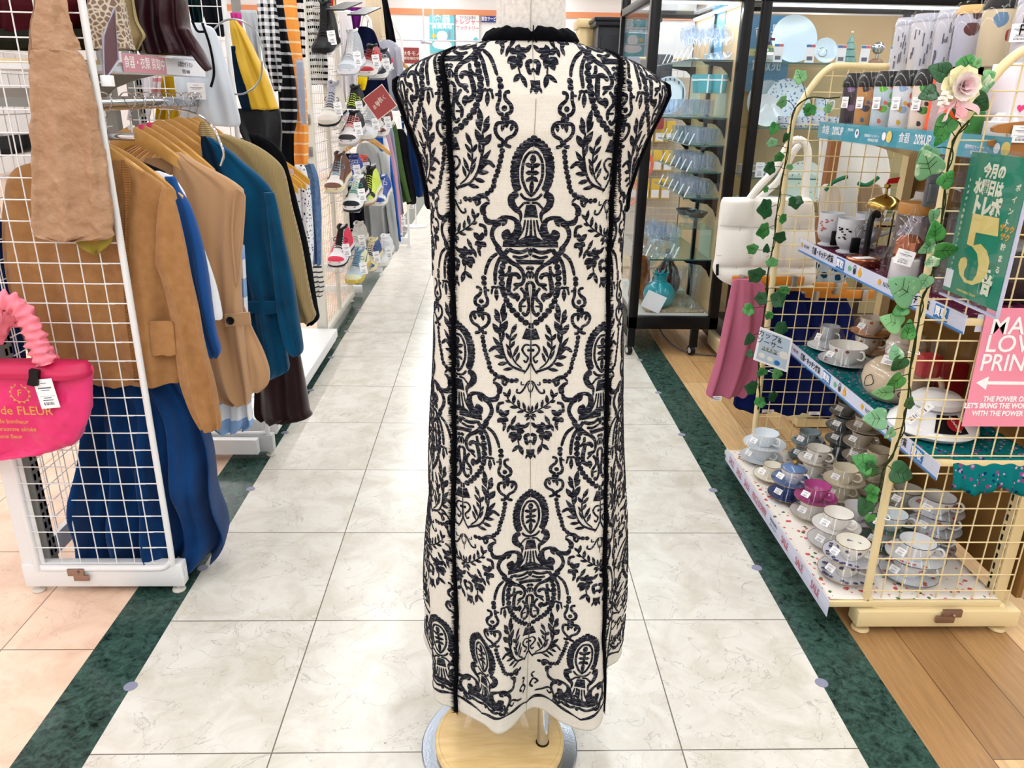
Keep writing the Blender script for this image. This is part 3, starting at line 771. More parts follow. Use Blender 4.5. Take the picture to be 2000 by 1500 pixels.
# ---- rack nearest the camera
ra = empty('wire_clothes_rack', (-1.09, 1.874, 0), 'white wire grid clothes rack nearest the camera, holding the pink tote', 'clothes rack')
def A(p): return (p[0]+1.09, p[1]-1.874, p[2])
m = MB(); tp = pl([A(q) for q in [(-.8865, 1.874, 2.1), (-.8865, 1.874, 1.2), (-.8865, 1.874, .6), (-.8865, 1.874, .14), (-.892, 1.874, .105), (-.91, 1.874, .085), (-.94, 1.874, .081), (-1.0, 1.874, .081), (-1.25, 1.874, .081)]], 5)
m.tube(tp, .0085, 14); m.rod(A((-1.262, 1.874, .075)), A((-1.262, 1.874, 2.1)), .0085, 12); m.build('frame_tube', WHT, ra)
m = MB(); wire_grid(m, -1.2405, -.93, .10, 2.05, 0); 
for v in range(len(m.v)): m.v[v] = (m.v[v][0]+1.09, m.v[v][1], m.v[v][2])
for z in [.151+.05*k for k in range(38)]:
    m.rod((.15, -.002, z), (.2035, -.002, z), .0017, 5); m.rod((-.172, -.002, z), (-.15, -.002, z), .0017, 5)
m.build('side_grid', WHT, ra)
MB().bbox(*[-1.306+1.09, -.862+1.09], -.004, .034, .022, .094, .004).box(.229, .231, .008, .022, .045, .075).build('base_beam', WHT, ra)
for x in (-1.28, -.885):
    MB().lathe([(.006, .022), (.006, .012), (.017, .01), (.019, .004), (.017, 0), (.001, 0)], A((x, 1.886, 0)), 14, cap=True).build('levelling_foot', mat('foot_white', (222, 218, 208), .5), ra)
MB().bbox(-.085, -.04, -.016, -.010, .066, .088, .001).bbox(-.07, -.028, -.0165, -.0105, .05, .068, .001).lathe([(.0001, 0), (.004, 0), (.005, .003), (.004, .006), (.0001, .0065)], (-.055, -.017, .08), 10, ax=(0, -1, 0)).build('clamp_plate', CLIPM, ra)
MB().box(-.215, -.155, .003, .008, .03, 2.1).build('end_strip', WHT, ra)
for y in (.03, .86): MB().box(-.185, -.15, y, y+.035, .05, 2.2).build('upright', GRYM, ra); slots(-.149, .038, .057, .1, 2.1).build('slots', BLACKP, ra)
wire_grid_x(MB(), -.17, .07, .86, .08, 1.9).build('back_grid', WHT, ra)
MB().box(-.17, -.155, .07, .86, .08, .14).build('back_beam', WHT, ra); MB().box(-.17, -.155, .07, .86, 1.30, 1.345).build('back_beam', WHT, ra); MB().box(-.15, .2, .84, .87, .03, .09).build('rear_foot_beam', WHT, ra)
m = MB()
# oval rail along the rack with end bracket
rings = [[A((-.95+.008*cos(t), y, 1.312+.0155*sin(t))) for t in [2*PI*k/20 for k in range(20)]] for y in (1.9, 2.73)]
m.rings(rings); m.build('hanging_rail', CH, ra)
MB().box(-.15, .145, .83, .845, 1.305, 1.325).build('rail_bracket', GRYM, ra); MB().box(-.15, .145, .04, .05, 1.305, 1.325).build('rail_bracket', GRYM, ra)
m = MB().rod(A((-.9, 1.9, 1.245)), A((-.825, 1.9, 1.244)), .0095, 14).rod(A((-.832, 1.9, 1.25)), A((-.832, 1.9, 1.272)), .0022, 6); m.build('hook_arm', CH, ra)
# shelf over the rail
MB().box(-.16, .213, .03, .70, 1.386, 1.398).build('shelf', WHT, ra)
MB().box(-.16, .20, .03, .70, 1.398, 1.408).build('shelf_board', mat('shelf_wood', (232, 208, 160), .5), ra)
MB().prism([(-.15, 1.386), (.12, 1.386), (.07, 1.375), (.0, 1.35), (-.06, 1.30), (-.1, 1.22), (-.15, 1.2)], lambda u, v, d: (u, .55+d, v), .006).build('shelf_bracket', GRYM, ra)
MB().box(.2135, .2155, .02, .72, 1.382, 1.432).build('price_rail', clear('acrylic', body=.12), ra)
sgn = empty('sign_strip', (-.874, 2.0, 1.384), 'pink and white printed sign strip along the shelf edge above the hangers', 'sign')
MB().box(0, .0012, .0, .44, .002, .044).build('pink_card', mat('pink_card', (214, 150, 162), .5), sgn)
MB().box(0.0005, .0016, .26, .56, .002, .044).build('white_card', mat('white_card', (238, 240, 250), .5), sgn)
PW_ = mat('print_white', (250, 250, 252), .6); PG_ = mat('print_grey', (120, 122, 140), .6); PBK = mat('print_black', (30, 30, 34), .6)
text('食器・衣類 買取中', .03, PW_, sgn, (.0016, .13, .023), (0, 1, 0), (0, 0, 1))
text('お問合せ下さい', .016, PG_, sgn, (.0020, .4, .03), (0, 1, 0), (0, 0, 1)); text('受付 10:00', .013, PG_, sgn, (.0020, .4, .012), (0, 1, 0), (0, 0, 1))
sh = empty('sign_holder', (-.885, 1.93, 1.35), 'clear acrylic sign holder clipped by the nearest white post above the rail', 'sign holder')
def S(p): q = Vector(p); return q-Vector((-.885, 1.93, 1.35))
cn = [atY(223, 17, 1.96), atY(231, 118, 1.96), atY(203, 158, 1.90), atY(201, 70, 1.90)]
MB().prism([(0, 0), (1, 0), (1, 1), (0, 1)], lambda u, v, d: S((cn[0]*(1-v)+cn[3]*v)*(1-u)+(cn[1]*(1-v)+cn[2]*v)*u+Vector((0, d, 0))), .003).build('card', mat('maroon_card', (120, 84, 96), .35), sh)
MB().tube([S(c) for c in cn], .003, 6, closed=True).build('frame', mat('pale_violet', (206, 204, 222), .3), sh)
MB().bbox(*[-.012, .012], -.01, .01, -.012, .012, .002).rod((-.05, 0, -.008), (.005, 0, 0), .002, 6).build('clip', PW_, sh, loc=S(atY(210, 158, 1.9)))
# ---- clothes hangers
WOODH = mat('hanger_wood', (226, 174, 98), .35, nz=(20, (212, 156, 80), .4, .7), coat=.3)
def hanger(X, Y, zt, label, half=.165, drop=.10, group='wooden hangers on the near chrome rail', hookz=1.326, band=None, wm=None, railr=.013):
    o = empty('clothes_hanger', (X, Y, zt), label, 'hanger', group); m = MB(); rg = []
    for i in range(25):
        u = -1+2*i/24; x = u*half; z = -drop*(abs(u)**1.25)+.012*cos(PI*u*.5)-.004; h = .013+.011*(1-abs(u))**.6; t = .006
        rg.append([(x, t*a, z+h*b_) for a, b_ in ((-1, -.8), (-1, .8), (-.6, 1), (.6, 1), (1, .8), (1, -.8), (.6, -1), (-.6, -1))])
    m.rings(rg); m.build('wooden_arm', wm or WOODH, o)
    hz = hookz-zt; r_ = .021
    pts = [(0, 0, .01), (0, 0, hz-.05), (.004, 0, hz-.045)]+[(-.0+r_*cos(a), 0, hz-r_*.35+r_*sin(a)) for a in [math.radians(q) for q in (-60, -30, 0, 30, 60, 90, 120, 150, 175)]]
    MB().tube(pl(pts, 3), .0016, 7).build('hook', CH, o)
    if band: MB().lathe([(.006, .02), (.009, .021), (.009, .032), (.006, .033)], (0, 0, 0), 12, cap=True).build('size_band', band, o)
    return o
PINKB = mat('hot_pink', (240, 60, 130), .4)
HL = [(1.945, 1.205, 'wooden hanger in the tan cardigan at the near end of the rail', None), (2.035, 1.185, 'wooden hanger behind the tan cardigan, holding the blue top', None), (2.17, 1.225, 'wooden hanger in the camel vest, white size band', PW_), (2.235, 1.225, 'wooden hanger with a pink band just behind the camel vest', PINKB), (2.29, 1.228, 'wooden hanger with a pink band next to the teal blazer', PINKB), (2.36, 1.235, 'wooden hanger in the teal blazer', None), (2.43, 1.235, 'wooden hanger between the teal blazer and the corduroy jacket', None), (2.51, 1.24, 'wooden hanger in the corduroy jacket', None), (2.585, 1.235, 'wooden hanger in the black coat at the far end of the rail', None), (2.65, 1.235, 'farthest wooden hanger on the near rail', None)]
for Y, zt, lb, bd in HL: hanger(-.95, Y, zt, lb, band=bd)
# ---- garments on the near rail
def gar(name, Y, loc, label, cat, group=None):
    return empty(name, loc, label, cat, group)
TAN = mat('tan_knit', (190, 140, 90), .9, bump=.35, bscale=500, sheen=.2, nz=(40, (176, 126, 78), .35, .7))
g = gar('cardigan', 1.93, (-.98, 1.945, .6), 'tan knitted cardigan with patch pocket, partly behind the wire grid of the near rack', 'cardigan')
drape([(312, 100, 240), (324, 40, 262), (345, 18, 300), (375, 10, 332), (430, 10, 342), (500, 16, 346), (600, 34, 348), (700, 72, 350), (738, 104, 353), (748, 120, 352)], 1.945, .06, 'body', TAN, g, (3, .007), 1, 64)
drape([(366, 316, 334), (385, 312, 340), (430, 306, 352), (480, 304, 364), (515, 303, 371), (545, 314, 377), (600, 328, 390), (650, 338, 400), (700, 345, 412), (750, 352, 424), (800, 370, 431), (828, 386, 434), (838, 393, 431)], 1.925, .04, 'sleeve', TAN, g, (1.5, .005), 2, 36)
drape([(345, 22, 50), (400, 8, 40), (500, 12, 48), (600, 30, 66), (690, 60, 92)], 1.955, .035, 'sleeve', TAN, g, (1, .004), 4, 24)
RIB = mat('tan_rib', (168, 118, 70), .9, wave=(260, (120, 82, 46), 2, .4))
drape([(312, 236, 242), (330, 237, 252), (360, 240, 256), (400, 243, 253), (480, 242, 252), (600, 243, 255), (745, 262, 276)], 1.905, .012, 'ribbed_placket', RIB, g, (1, .002), 3, 16)
drape([(627, 292, 336), (640, 292, 340), (688, 296, 345), (694, 300, 344)], 1.912, .008, 'pocket', TAN, g, (1, .001), 5, 20)
NAV = mat('deep_blue', (22, 72, 134), .75, nz=(12, (16, 58, 112), .3, .7), sheen=.1)
g = gar('pleated_skirt', 1.97, (-.98, 2.0, .1), 'long deep blue flared skirt hanging below the tan cardigan', 'skirt')
drape([(705, 172, 330), (745, 168, 346), (800, 162, 385), (850, 158, 400), (920, 154, 416), (1000, 151, 430), (1050, 149, 441), (1072, 152, 436), (1090, 165, 420)], 2.0, .10, 'body', NAV, g, (4.2, .03), 8, 110)
g = gar('pullover', 2.03, (-.8, 2.04, .7), 'royal blue long sleeved top hanging just behind the tan cardigan', 'top')
drape([(345, 322, 342), (370, 330, 352), (400, 340, 371), (450, 350, 388), (500, 358, 400), (560, 366, 410), (600, 372, 416), (650, 386, 424), (682, 400, 432), (698, 412, 425)], 2.04, .05, 'sleeve', mat('royal_blue', (30, 86, 160), .8, sheen=.2), g, (1.2, .004), 9, 28)
g = gar('white_shirt', 2.07, (-.8, 2.08, .8), 'white t-shirt seen between the blue sleeve and the camel vest', 'shirt')
drape([(334, 296, 312), (346, 300, 338), (372, 310, 358), (400, 322, 368), (450, 345, 384), (500, 355, 402), (560, 375, 420), (610, 395, 430), (624, 415, 431)], 2.08, .03, 'body', mat('shirt_white', (236, 240, 248), .85), g, (1.5, .004), 10, 28)
BK = mat('black_knit', (26, 28, 34), .9)
g = gar('black_camisole', 2.1, (-.93, 2.11, 1.0), 'black camisole straps seen inside the neck of the tan cardigan', 'top')
drape([(298, 226, 238), (310, 228, 262), (322, 222, 292), (334, 216, 318), (345, 214, 322), (420, 214, 320)], 2.11, .03, 'body', BK, g, (1.5, .003), 11, 30)
CAM = mat('camel_wool', (196, 154, 114), .9, bump=.15, bscale=700, sheen=.3)
g = gar('vest_coat', 2.17, (-.85, 2.18, .7), 'camel sleeveless vest coat with a buttoned side tab', 'vest')
drape([(297, 342, 352), (318, 340, 388), (345, 339, 440), (366, 340, 470), (380, 341, 476), (430, 344, 474), (490, 349, 470), (560, 358, 472), (640, 370, 478), (700, 388, 484), (745, 405, 490), (772, 425, 492), (786, 458, 488)], 2.18, .06, 'body', CAM, g, (2.2, .006), 12, 60)
drape([(600, 462, 478), (640, 470, 492), (690, 478, 514), (725, 482, 526), (750, 486, 524), (765, 492, 510)], 2.20, .04, 'back_panel', CAM, g, (1, .005), 13, 28)
m = MB(); pts = [atY(x, y, 2.15)-Vector((-.85, 2.18, .7)) for x, y in [(463, 369), (456, 400), (453, 450), (456, 500), (464, 560), (470, 500), (474, 450), (477, 400), (476, 380)]]
m.tube(pl(pts+[pts[0]], 4), .0035, 6).build('armhole_edge', CAM, g)
m = MB(); q = [atY(x, y, 2.14)-Vector((-.85, 2.18, .7)) for x, y in [(438, 614), (487, 610), (490, 633), (440, 639)]]
m.prism([(0, 0), (1, 0), (1, 1), (0, 1)], lambda u, v, d: (q[0]*(1-u)+q[1]*u)*(1-v)+(q[3]*(1-u)+q[2]*u)*v+Vector((0, d, 0)), .006).build('side_tab', CAM, g)
MB().lathe([(.0001, .002), (.008, .002), (.0115, .004), (.0115, .001), (.0001, -.002)], atY(450, 626, 2.136)-Vector((-.85, 2.18, .7)), 20, ax=(0, -1, 0)).build('button', BLACKP, g)
q2 = mat('camel_lining', (120, 92, 74), .8)
drape([(308, 283, 342), (322, 280, 343), (340, 300, 344)], 2.19, .02, 'collar', CAM, g, (1, .002), 14, 20)
CHK = mat('blue_check', (150, 186, 232), .8, wave=(9, (238, 242, 250), 2, .5))
g = gar('checked_dress', 2.24, (-.85, 2.25, .5), 'light blue and white checked dress below the camel vest', 'dress')
drape([(480, 440, 477), (560, 430, 482), (640, 425, 489), (700, 420, 497), (760, 413, 493), (800, 411, 494), (826, 409, 496), (838, 428, 480)], 2.25, .07, 'body', CHK, g, (2.5, .01), 15, 40)
TEAL = mat('teal_wool', (6, 84, 124), .85, sheen=.15, nz=(10, (4, 66, 102), .35, .7))
g = gar('blazer', 2.35, (-.8, 2.36, .7), 'teal blue blazer with dark collar hanging on the near rail', 'jacket')
drape([(268, 394, 412), (290, 396, 445), (318, 398, 478), (345, 400, 510), (372, 402, 532), (400, 404, 536), (450, 410, 540), (500, 440, 545), (560, 466, 550), (600, 474, 553), (650, 482, 556), (700, 492, 561), (724, 500, 562), (736, 506, 540)], 2.36, .07, 'body', TEAL, g, (2, .007), 16, 54)
drape([(376, 515, 535), (398, 520, 541), (450, 526, 552), (500, 532, 563), (560, 538, 575), (620, 546, 584), (665, 556, 591), (686, 566, 592), (695, 576, 586)], 2.33, .05, 'sleeve', TEAL, g, (1.2, .004), 17, 30)
drape([(266, 392, 402), (290, 394, 416), (315, 402, 424), (332, 412, 428)], 2.31, .02, 'collar', mat('dark_navy', (16, 40, 62), .8), g, (1, .002), 18, 18)
drape([(588, 480, 540), (606, 483, 545), (612, 486, 545)], 2.315, .008, 'pocket_flap', TEAL, g, (1, .001), 19, 18)
CRD = mat('corduroy', (176, 154, 108), .9, wave=(420, (140, 120, 80), 0, .4), sheen=.2)
g = gar('corduroy_jacket', 2.5, (-.8, 2.51, .8), 'khaki corduroy jacket with ribbed collar behind the teal blazer', 'jacket')
drape([(262, 412, 440), (278, 416, 486), (296, 420, 518), (320, 425, 545), (345, 430, 557), (400, 450, 568), (450, 468, 580), (500, 488, 591), (560, 518, 603), (600, 545, 611), (616, 558, 616), (626, 566, 612)], 2.51, .07, 'body', CRD, g, (2, .006), 20, 50)
drape([(238, 391, 400), (252, 389, 412), (268, 392, 420), (282, 398, 424)], 2.47, .05, 'ribbed_collar', mat('rib_khaki', (190, 170, 124), .9, wave=(180, (150, 130, 88), 2, .4)), g, (1, .002), 21, 20)
g = gar('black_coat', 2.58, (-.75, 2.59, .8), 'black coat at the far end of the near rail, edge showing past the corduroy jacket', 'coat')
drape([(262, 486, 505), (280, 492, 534), (305, 498, 554), (330, 505, 562), (400, 525, 581), (500, 555, 603), (600, 592, 619), (622, 600, 622), (634, 598, 612)], 2.59, .06, 'body', mat('black_wool', (14, 16, 20), .9), g, (2, .006), 22, 40)
g = gar('maroon_skirt', 2.62, (-.8, 2.66, .3), 'dark maroon velvet skirt below the teal blazer', 'skirt')
drape([(650, 500, 575), (700, 500, 588), (760, 497, 598), (800, 497, 604), (813, 500, 607), (822, 512, 560)], 2.66, .07, 'body', mat('maroon_velvet', (44, 10, 14), .85, sheen=.5), g, (2, .008), 23, 40)
g = gar('navy_coat', 2.3, (-1.2, 2.3, .8), 'dark navy garment behind the grid at the left edge, above the pink tote', 'coat')
drape([(430, -60, 8), (500, -60, 18), (600, -60, 36), (700, -60, 52)], 2.3, .06, 'body', mat('navy_cloth', (18, 34, 78), .85), g, (2, .006), 24, 30)
# things piled on the shelf
def one(rows, Y, name, m_, label, cat, loc, th=.06, folds=(2, .006), sd=0, group=None, n=40):
    return drape(rows, Y, th, name, m_, None, folds, sd, n, loc=loc, label=label, cat=cat, group=group)
SNK = mat('snake_print', (206, 190, 160), .5)
nt = SNK.node_tree; v = nt.nodes.new('ShaderNodeTexVoronoi'); v.feature = 'DISTANCE_TO_EDGE'; v.inputs['Scale'].default_value = 75
r = nt.nodes.new('ShaderNodeValToRGB'); r.color_ramp.elements[0].position = .08; r.color_ramp.elements[1].position = .16; r.color_ramp.elements[0].color = s2l((214, 200, 178))+(1,); r.color_ramp.elements[1].color = s2l((138, 112, 96))+(1,)
tc = nt.nodes.new('ShaderNodeTexCoord'); nt.links.new(tc.outputs['Object'], v.inputs['Vector']); nt.links.new(v.outputs['Distance'], r.inputs[0]); nt.links.new(r.outputs[0], nt.nodes['Principled BSDF'].inputs['Base Color'])
one([(-60, 170, 232), (0, 176, 240), (40, 178, 246), (80, 182, 254), (97, 186, 260)], 2.06, 'snake_print_bag', SNK, 'brown snake print bag standing on the shelf above the near rail', 'bag', (-1.0, 2.06, 1.41), .08, (1, .004), 31)
one([(-60, 222, 255), (0, 236, 262), (40, 245, 268), (68, 256, 282), (82, 258, 276), (98, 262, 268)], 2.16, 'beige_scarf', mat('beige_cloth', (186, 166, 122), .9), 'beige felt scarf corner hanging between the snake print bag and the leather jacket', 'scarf', (-.98, 2.16, 1.41), .04, (1, .004), 32)
one([(-60, 215, 262), (0, 222, 262), (50, 232, 268), (98, 250, 275)], 2.2, 'olive_bag', mat('olive_dark', (44, 42, 26), .7), 'dark olive bag behind the beige scarf on the shelf', 'bag', (-1.0, 2.2, 1.41), .06, (1, .004), 33)
LEA = mat('burgundy_leather', (58, 26, 34), .32, bump=.2, bscale=40)
g = empty('leather_jacket', (-1.0, 2.32, 1.41), 'dark burgundy leather jacket lying on the shelf with a sleeve hanging down', 'jacket')
drape([(-80, 255, 350), (0, 262, 362), (40, 266, 364), (60, 268, 368), (85, 272, 380), (102, 275, 388), (108, 280, 386)], 2.32, .14, 'body', LEA, g, (2.5, .012), 34, 50)
drape([(56, 348, 368), (80, 358, 384), (100, 370, 396), (120, 384, 406), (134, 396, 413), (138, 400, 410)], 2.26, .045, 'sleeve', LEA, g, (1, .003), 35, 24)
one([(-60, -40, 215), (0, -40, 192), (20, -30, 185), (58, -20, 160), (66, 0, 150)], 2.1, 'maroon_bag', mat('maroon_cloth', (74, 14, 24), .6), 'maroon bag on the shelf behind the brown folding bag', 'bag', (-1.1, 2.1, 1.45), .12, (2, .008), 36, n=44)
one([(58, -40, 190), (66, -40, 201), (82, -40, 203), (97, -40, 180)], 2.08, 'felt_hat', mat('olive_cap', (40, 40, 30), .8), 'dark olive felt hat lying on the shelf under the maroon bag', 'hat', (-1.1, 2.08, 1.41), .14, (2, .006), 37)
one([(262, -40, 55), (275, -40, 60), (296, -40, 58), (303, -40, 20)], 2.3, 'black_hat', BLACKP, 'black hat behind the wire grid at the left edge', 'hat', (-1.2, 2.3, 1.15), .1, (1, .004), 38)
# hoop of steel cable on the near rail
def cable(name, pts, r, m_, label, cat='cable', group=None):
    o0 = Vector(pts[0]); return MB().tube(pl([Vector(p)-o0 for p in pts], 6), r, 8).build(name, m_, None, loc=o0, label=label, cat=cat, group=group)
cable('security_cable', [atY(x, y, Y) for x, y, Y in [(312, 212, 2.2), (345, 214, 2.15), (385, 224, 2.12), (415, 248, 2.1), (432, 283, 2.1), (437, 302, 2.1), (431, 324, 2.1)]], .0032, CH, 'chrome security cable looping over the teal blazer')
# ---- brown folding bag hung on the grid
BRB = mat('brown_nylon', (190, 150, 116), .5, bump=1.0, bscale=34, nz=(9, (176, 134, 100), .35, .7))
g = empty('folding_bag', (-1.0, 1.85, 1.0), 'light brown crinkled nylon folding bag hanging on the near white grid', 'bag')
b0 = drape([(96, 62, 150), (118, 57, 168), (150, 60, 175), (220, 62, 190), (240, 62, 194), (300, 64, 205), (380, 66, 214), (440, 68, 222), (462, 72, 224), (472, 120, 150)], 1.848, .028, 'body', BRB, g, (2.3, .003), 41, 60)
tx = bpy.data.textures.new('crinkle', 'CLOUDS'); tx.noise_scale = .035
def crinkle(o, s_=.013, lv=1):
    ss = o.modifiers.new('s', 'SUBSURF'); ss.levels = lv; ss.render_levels = lv
    d = o.modifiers.new('d', 'DISPLACE'); d.texture = tx; d.strength = s_; d.mid_level = .5; d.texture_coords = 'LOCAL'
crinkle(b0)
b1 = drape([(-60, 84, 118), (0, 66, 132), (30, 64, 136), (60, 60, 145), (82, 60, 155), (100, 60, 160)], 1.846, .012, 'strap', BRB, g, (1.2, .003), 42, 30); crinkle(b1, .012)
b2 = drape([(-60, 62, 82), (0, 66, 88), (40, 62, 92), (80, 58, 98), (118, 57, 92), (125, 58, 75)], 1.860, .010, 'strap', mat('brown_nylon_dark', (150, 112, 82), .55, bump=.5, bscale=26), g, (1.2, .003), 43, 24); crinkle(b2, .005)
drape([(455, 142, 222), (470, 148, 220), (485, 165, 208), (496, 185, 192)], 1.866, .02, 'lining', mat('olive_yellow', (168, 148, 66), .7), g, (1, .003), 44, 24)
MB().prism([(0, 0), (.022, .002), (.012, -.012)], lambda u, v, d: (u, d, v), .002).build('orange_tag', mat('orange_tag', (226, 70, 20), .6), g, loc=atY(168, 464, 1.85)-Vector((-1.0, 1.85, 1.0)))
# ---- pink tote
PK = mat('pink_satin', (238, 40, 120), .38, bump=.3, bscale=16, sheen=.2, nz=(6, (226, 30, 108), .35, .7)); PKL = mat('pink_ruffle', (244, 130, 150), .5); PKD = mat('pink_dark', (206, 20, 84), .5)
g = empty('tote_bag', (-1.2, 1.82, .45), 'hot pink tote bag with ruffled handles and gold lettering hanging on the near rack', 'bag'); T0 = Vector((-1.2, 1.82, .45))
b0 = drape([(712, -170, 175), (722, -172, 181), (760, -172, 180), (800, -170, 177), (835, -160, 168), (858, -140, 152), (873, -110, 118), (884, -80, 40), (888, -40, 10)], 1.80, .08, 'body', PK, g, (1.4, .004), 51, 70); crinkle(b0, .014)
drape([(706, -160, 170), (722, -168, 180), (731, -168, 180)], 1.797, .088, 'rim', PKD, g, (1.4, .003), 51, 60)
def ruffle(pts, w_, sd):
    P_ = pl(pts, 16); m = MB(); rr = random.Random(sd); rg = []
    for i, p in enumerate(P_):
        t = (P_[min(i+1, len(P_)-1)]-P_[max(i-1, 0)]).normalized(); a = t.cross(Vector((0, 1, 0))).normalized(); c_ = Vector((0, -1, 0))
        k = w_*(1+.22*sin(i*.95)*.7+.09*rr.random()); ring = []
        for q in range(14):
            an = 2*PI*q/14; kk = k*(1+.2*sin(an*3+i*.6)+.1*sin(an*5-i*.45))
            ring.append(p+a*cos(an)*kk+c_*sin(an)*kk*.55)
        rg.append(ring)
    return m.rings(rg)
hp = [atY(x, y, Y)-T0 for x, y, Y in [(-70, 715, 1.785), (-60, 650, 1.785), (-28, 604, 1.785), (10, 590, 1.785), (42, 606, 1.785), (62, 640, 1.78), (74, 675, 1.775), (88, 712, 1.77)]]
ruffle(hp, .022, 1).build('ruffled_handle', PKL, g, ang=60)
hp2 = [atY(x, y, Y)-T0 for x, y, Y in [(-40, 712, 1.84), (-10, 660, 1.84), (26, 618, 1.84), (58, 640, 1.84), (85, 680, 1.84), (110, 715, 1.83)]]
ruffle(hp2, .018, 2).build('ruffled_handle', PKL, g, ang=60)
m = MB(); m.tube([p+Vector((-.012, .012, 0)) for p in pl(hp, 4)], .012, 8); m.build('handle_lining', PKD, g)
GOLD = mat('gold_thread', (226, 176, 92), .35, .4)
def onbag(x, y): return atY(x, y, 1.755)-T0
for s_, x, y, sz in [('Maison de FLEUR', 12, 802, .031), ('Un jour de bonheur', 5, 823, .0155), ('avec la personne aimée', 12, 838, .0155), ('Si j\'étais une fleur', 0, 852, .0155)]:
    text(s_, sz, GOLD, g, onbag(x, y)+Vector((0, -.0, 0)), (1, 0, -.012), (.0, 0, 1), depth=.0012)
text('F', .024, GOLD, g, onbag(38, 768), (1, 0, 0), (.15, 0, 1), depth=.001)
m = MB()
for k in range(22):
    a = math.radians(115+k*310/21); c_ = Vector(onbag(39, 769)); p = c_+Vector((.021*cos(a), 0, .021*sin(a))); q = p+Vector((.006*cos(a+.9*(1 if k % 2 else -1)), 0, .006*sin(a+.9*(1 if k % 2 else -1))))
    m.rod(p, q, .0012, 5)
m.tube([Vector(onbag(39, 769))+Vector((.021*cos(math.radians(a)), 0, .021*sin(math.radians(a)))) for a in range(110, 431, 16)], .0007, 5); m.build('wreath_emblem', GOLD, g)
def price_tag(parent, c, w_, h_, n=(0, -1, 0), rot=0, name='price_tag', org=None, bl=None):
    """white hang tag with print lines; c = world centre"""
    c = Vector(c)-(Vector(org) if org is not None else Vector((0, 0, 0))); n = Vector(n).normalized(); u = n.cross(Vector((0, 0, 1))).normalized()*-1; v = u.cross(n)*-1
    v = Vector((0, 0, 1))-n*n.z; v.normalize(); u = v.cross(n)
    u, v = u*cos(rot)+v*sin(rot), v*cos(rot)-u*sin(rot)
    o = MB().obox(c, u*w_/2, v*h_/2, n*.0006).build(name, PW_, parent, smooth=False)
    m = MB()
    for k, (yy, ww, hh) in enumerate([(.36, .3, .02), (.2, .7, .04), (.12, .45, .02), (-.08, .8, .008), (-.14, .4, .03), (-.22, .55, .03)]):
        m.obox(c+v*h_*yy+n*.0008, u*w_*ww/2, v*h_*hh/2, n*.0002)
    for k in range(9):
        m.obox(c+v*h_*-.34+u*w_*(-.25+.062*k)+n*.0008, u*w_*(.012+.012*(k % 3 == 0)), v*h_*.05, n*.0002)
    m.build('print', PG_ if bl is None else bl, o, smooth=False); return o
price_tag(g, atY(91, 769, 1.752), .045, .075, rot=.1, org=T0)
m = MB(); c_ = atY(65, 735, 1.745)-T0
m.prism([(-.008, .016), (.012, .012), (.006, -.024), (-.006, -.026), (-.02, -.022), (-.012, -.004)], lambda u, v, d: c_+Vector((u, d, v)), .014).build('security_tag', BLACKP, g)
# ============================================================ left side, farther racks
def simple_rack(name, Y, x0, x1, label, depth, ztop=2.1, r=.008, panel=True):
    e = empty(name, (x1, Y, 0), label, 'clothes rack'); w_ = x0-x1
    MB().tube(pl([(0, 0, ztop), (0, 0, 1.0), (0, 0, .16), (-.008, 0, .12), (-.03, 0, .098), (w_, 0, .096)], 4), r, 10).build('frame_tube', WHT, e)
    m = MB(); k = w_+.02
    while k < -.02: m.rod((k, 0, .11), (k, 0, ztop), .0017, 5); k += .05
    k = .15
    while k < ztop: m.rod((w_, -.002, k), (0, -.002, k), .0017, 5); k += .05
    m.build('side_grid', WHT, e)
    MB().bbox(w_-.02, .018, -.012, .024, .022, .093, .004).build('base_beam', mat('rack_shade', (206, 210, 212), .35), e)
    for x in (w_, 0): MB().lathe([(.006, .022), (.006, .012), (.016, .01), (.018, .004), (.016, 0), (.001, 0)], (x, .006, 0), 12, cap=True).build('levelling_foot', mat('foot_white', (222, 218, 208), .5), e)
    return e
rb = simple_rack('wire_clothes_rack', 2.765, -1.2, -.858, 'white wire grid clothes rack end behind the camel and teal clothes', 1.4)
MB().box(-.33, .0, .14, 1.44, .05, .095).box(-.33, -.01, .14, 1.44, .03, .05).build('base_deck', WHT, rb)
for y in (.05, 1.3): MB().box(-.37, -.335, y, y+.035, .03, 2.1).build('upright', GRYM, rb); slots(-.334, .055, .08, .1, 2.1).build('slots', BLACKP, rb)
WG = mat('pale_grey_cloth', (214, 224, 236), .6); WGB = mat('white_card', (238, 240, 250), .5)
def G(name, Y, rows, m_, label, cat, th=.05, folds=(2, .006), sd=0, group=None, n=36, x=None):
    a = rows[len(rows)//2]; c_ = atY((a[1]+a[2])/2, a[0], Y); return drape(rows, Y, th, name, m_, None, folds, sd, n, loc=(c_.x, Y, c_.z), label=label, cat=cat, group=group)
w_ = G('white_dress', 2.70, [(45, 352, 372), (52, 345, 412), (80, 340, 428), (120, 340, 440), (160, 345, 452), (200, 350, 462), (235, 356, 470), (246, 360, 468)], WG, 'pale bluish white satin dress hung on the grid above the chrome rail', 'dress', .04, (2.2, .006), 3, n=50)
m = MB(); o0 = Vector(w_.location)
for pts in ([(395, 45), (410, 90), (418, 140), (412, 170)], [(375, 40), (385, 60), (398, 62)]): m.tube(pl([atY(x, y, 2.66)-o0 for x, y in pts], 4), .004, 6)
m.build('black_ribbon', BK, w_)
G('green_scarf', 2.9, [(-40, 365, 402), (0, 368, 400), (40, 376, 396), (46, 380, 392)], mat('green_plaid', (20, 74, 62), .8, wave=(60, (12, 22, 40), 0, .5)), 'dark green plaid scarf hanging behind the second white rack post', 'scarf', sd=4)
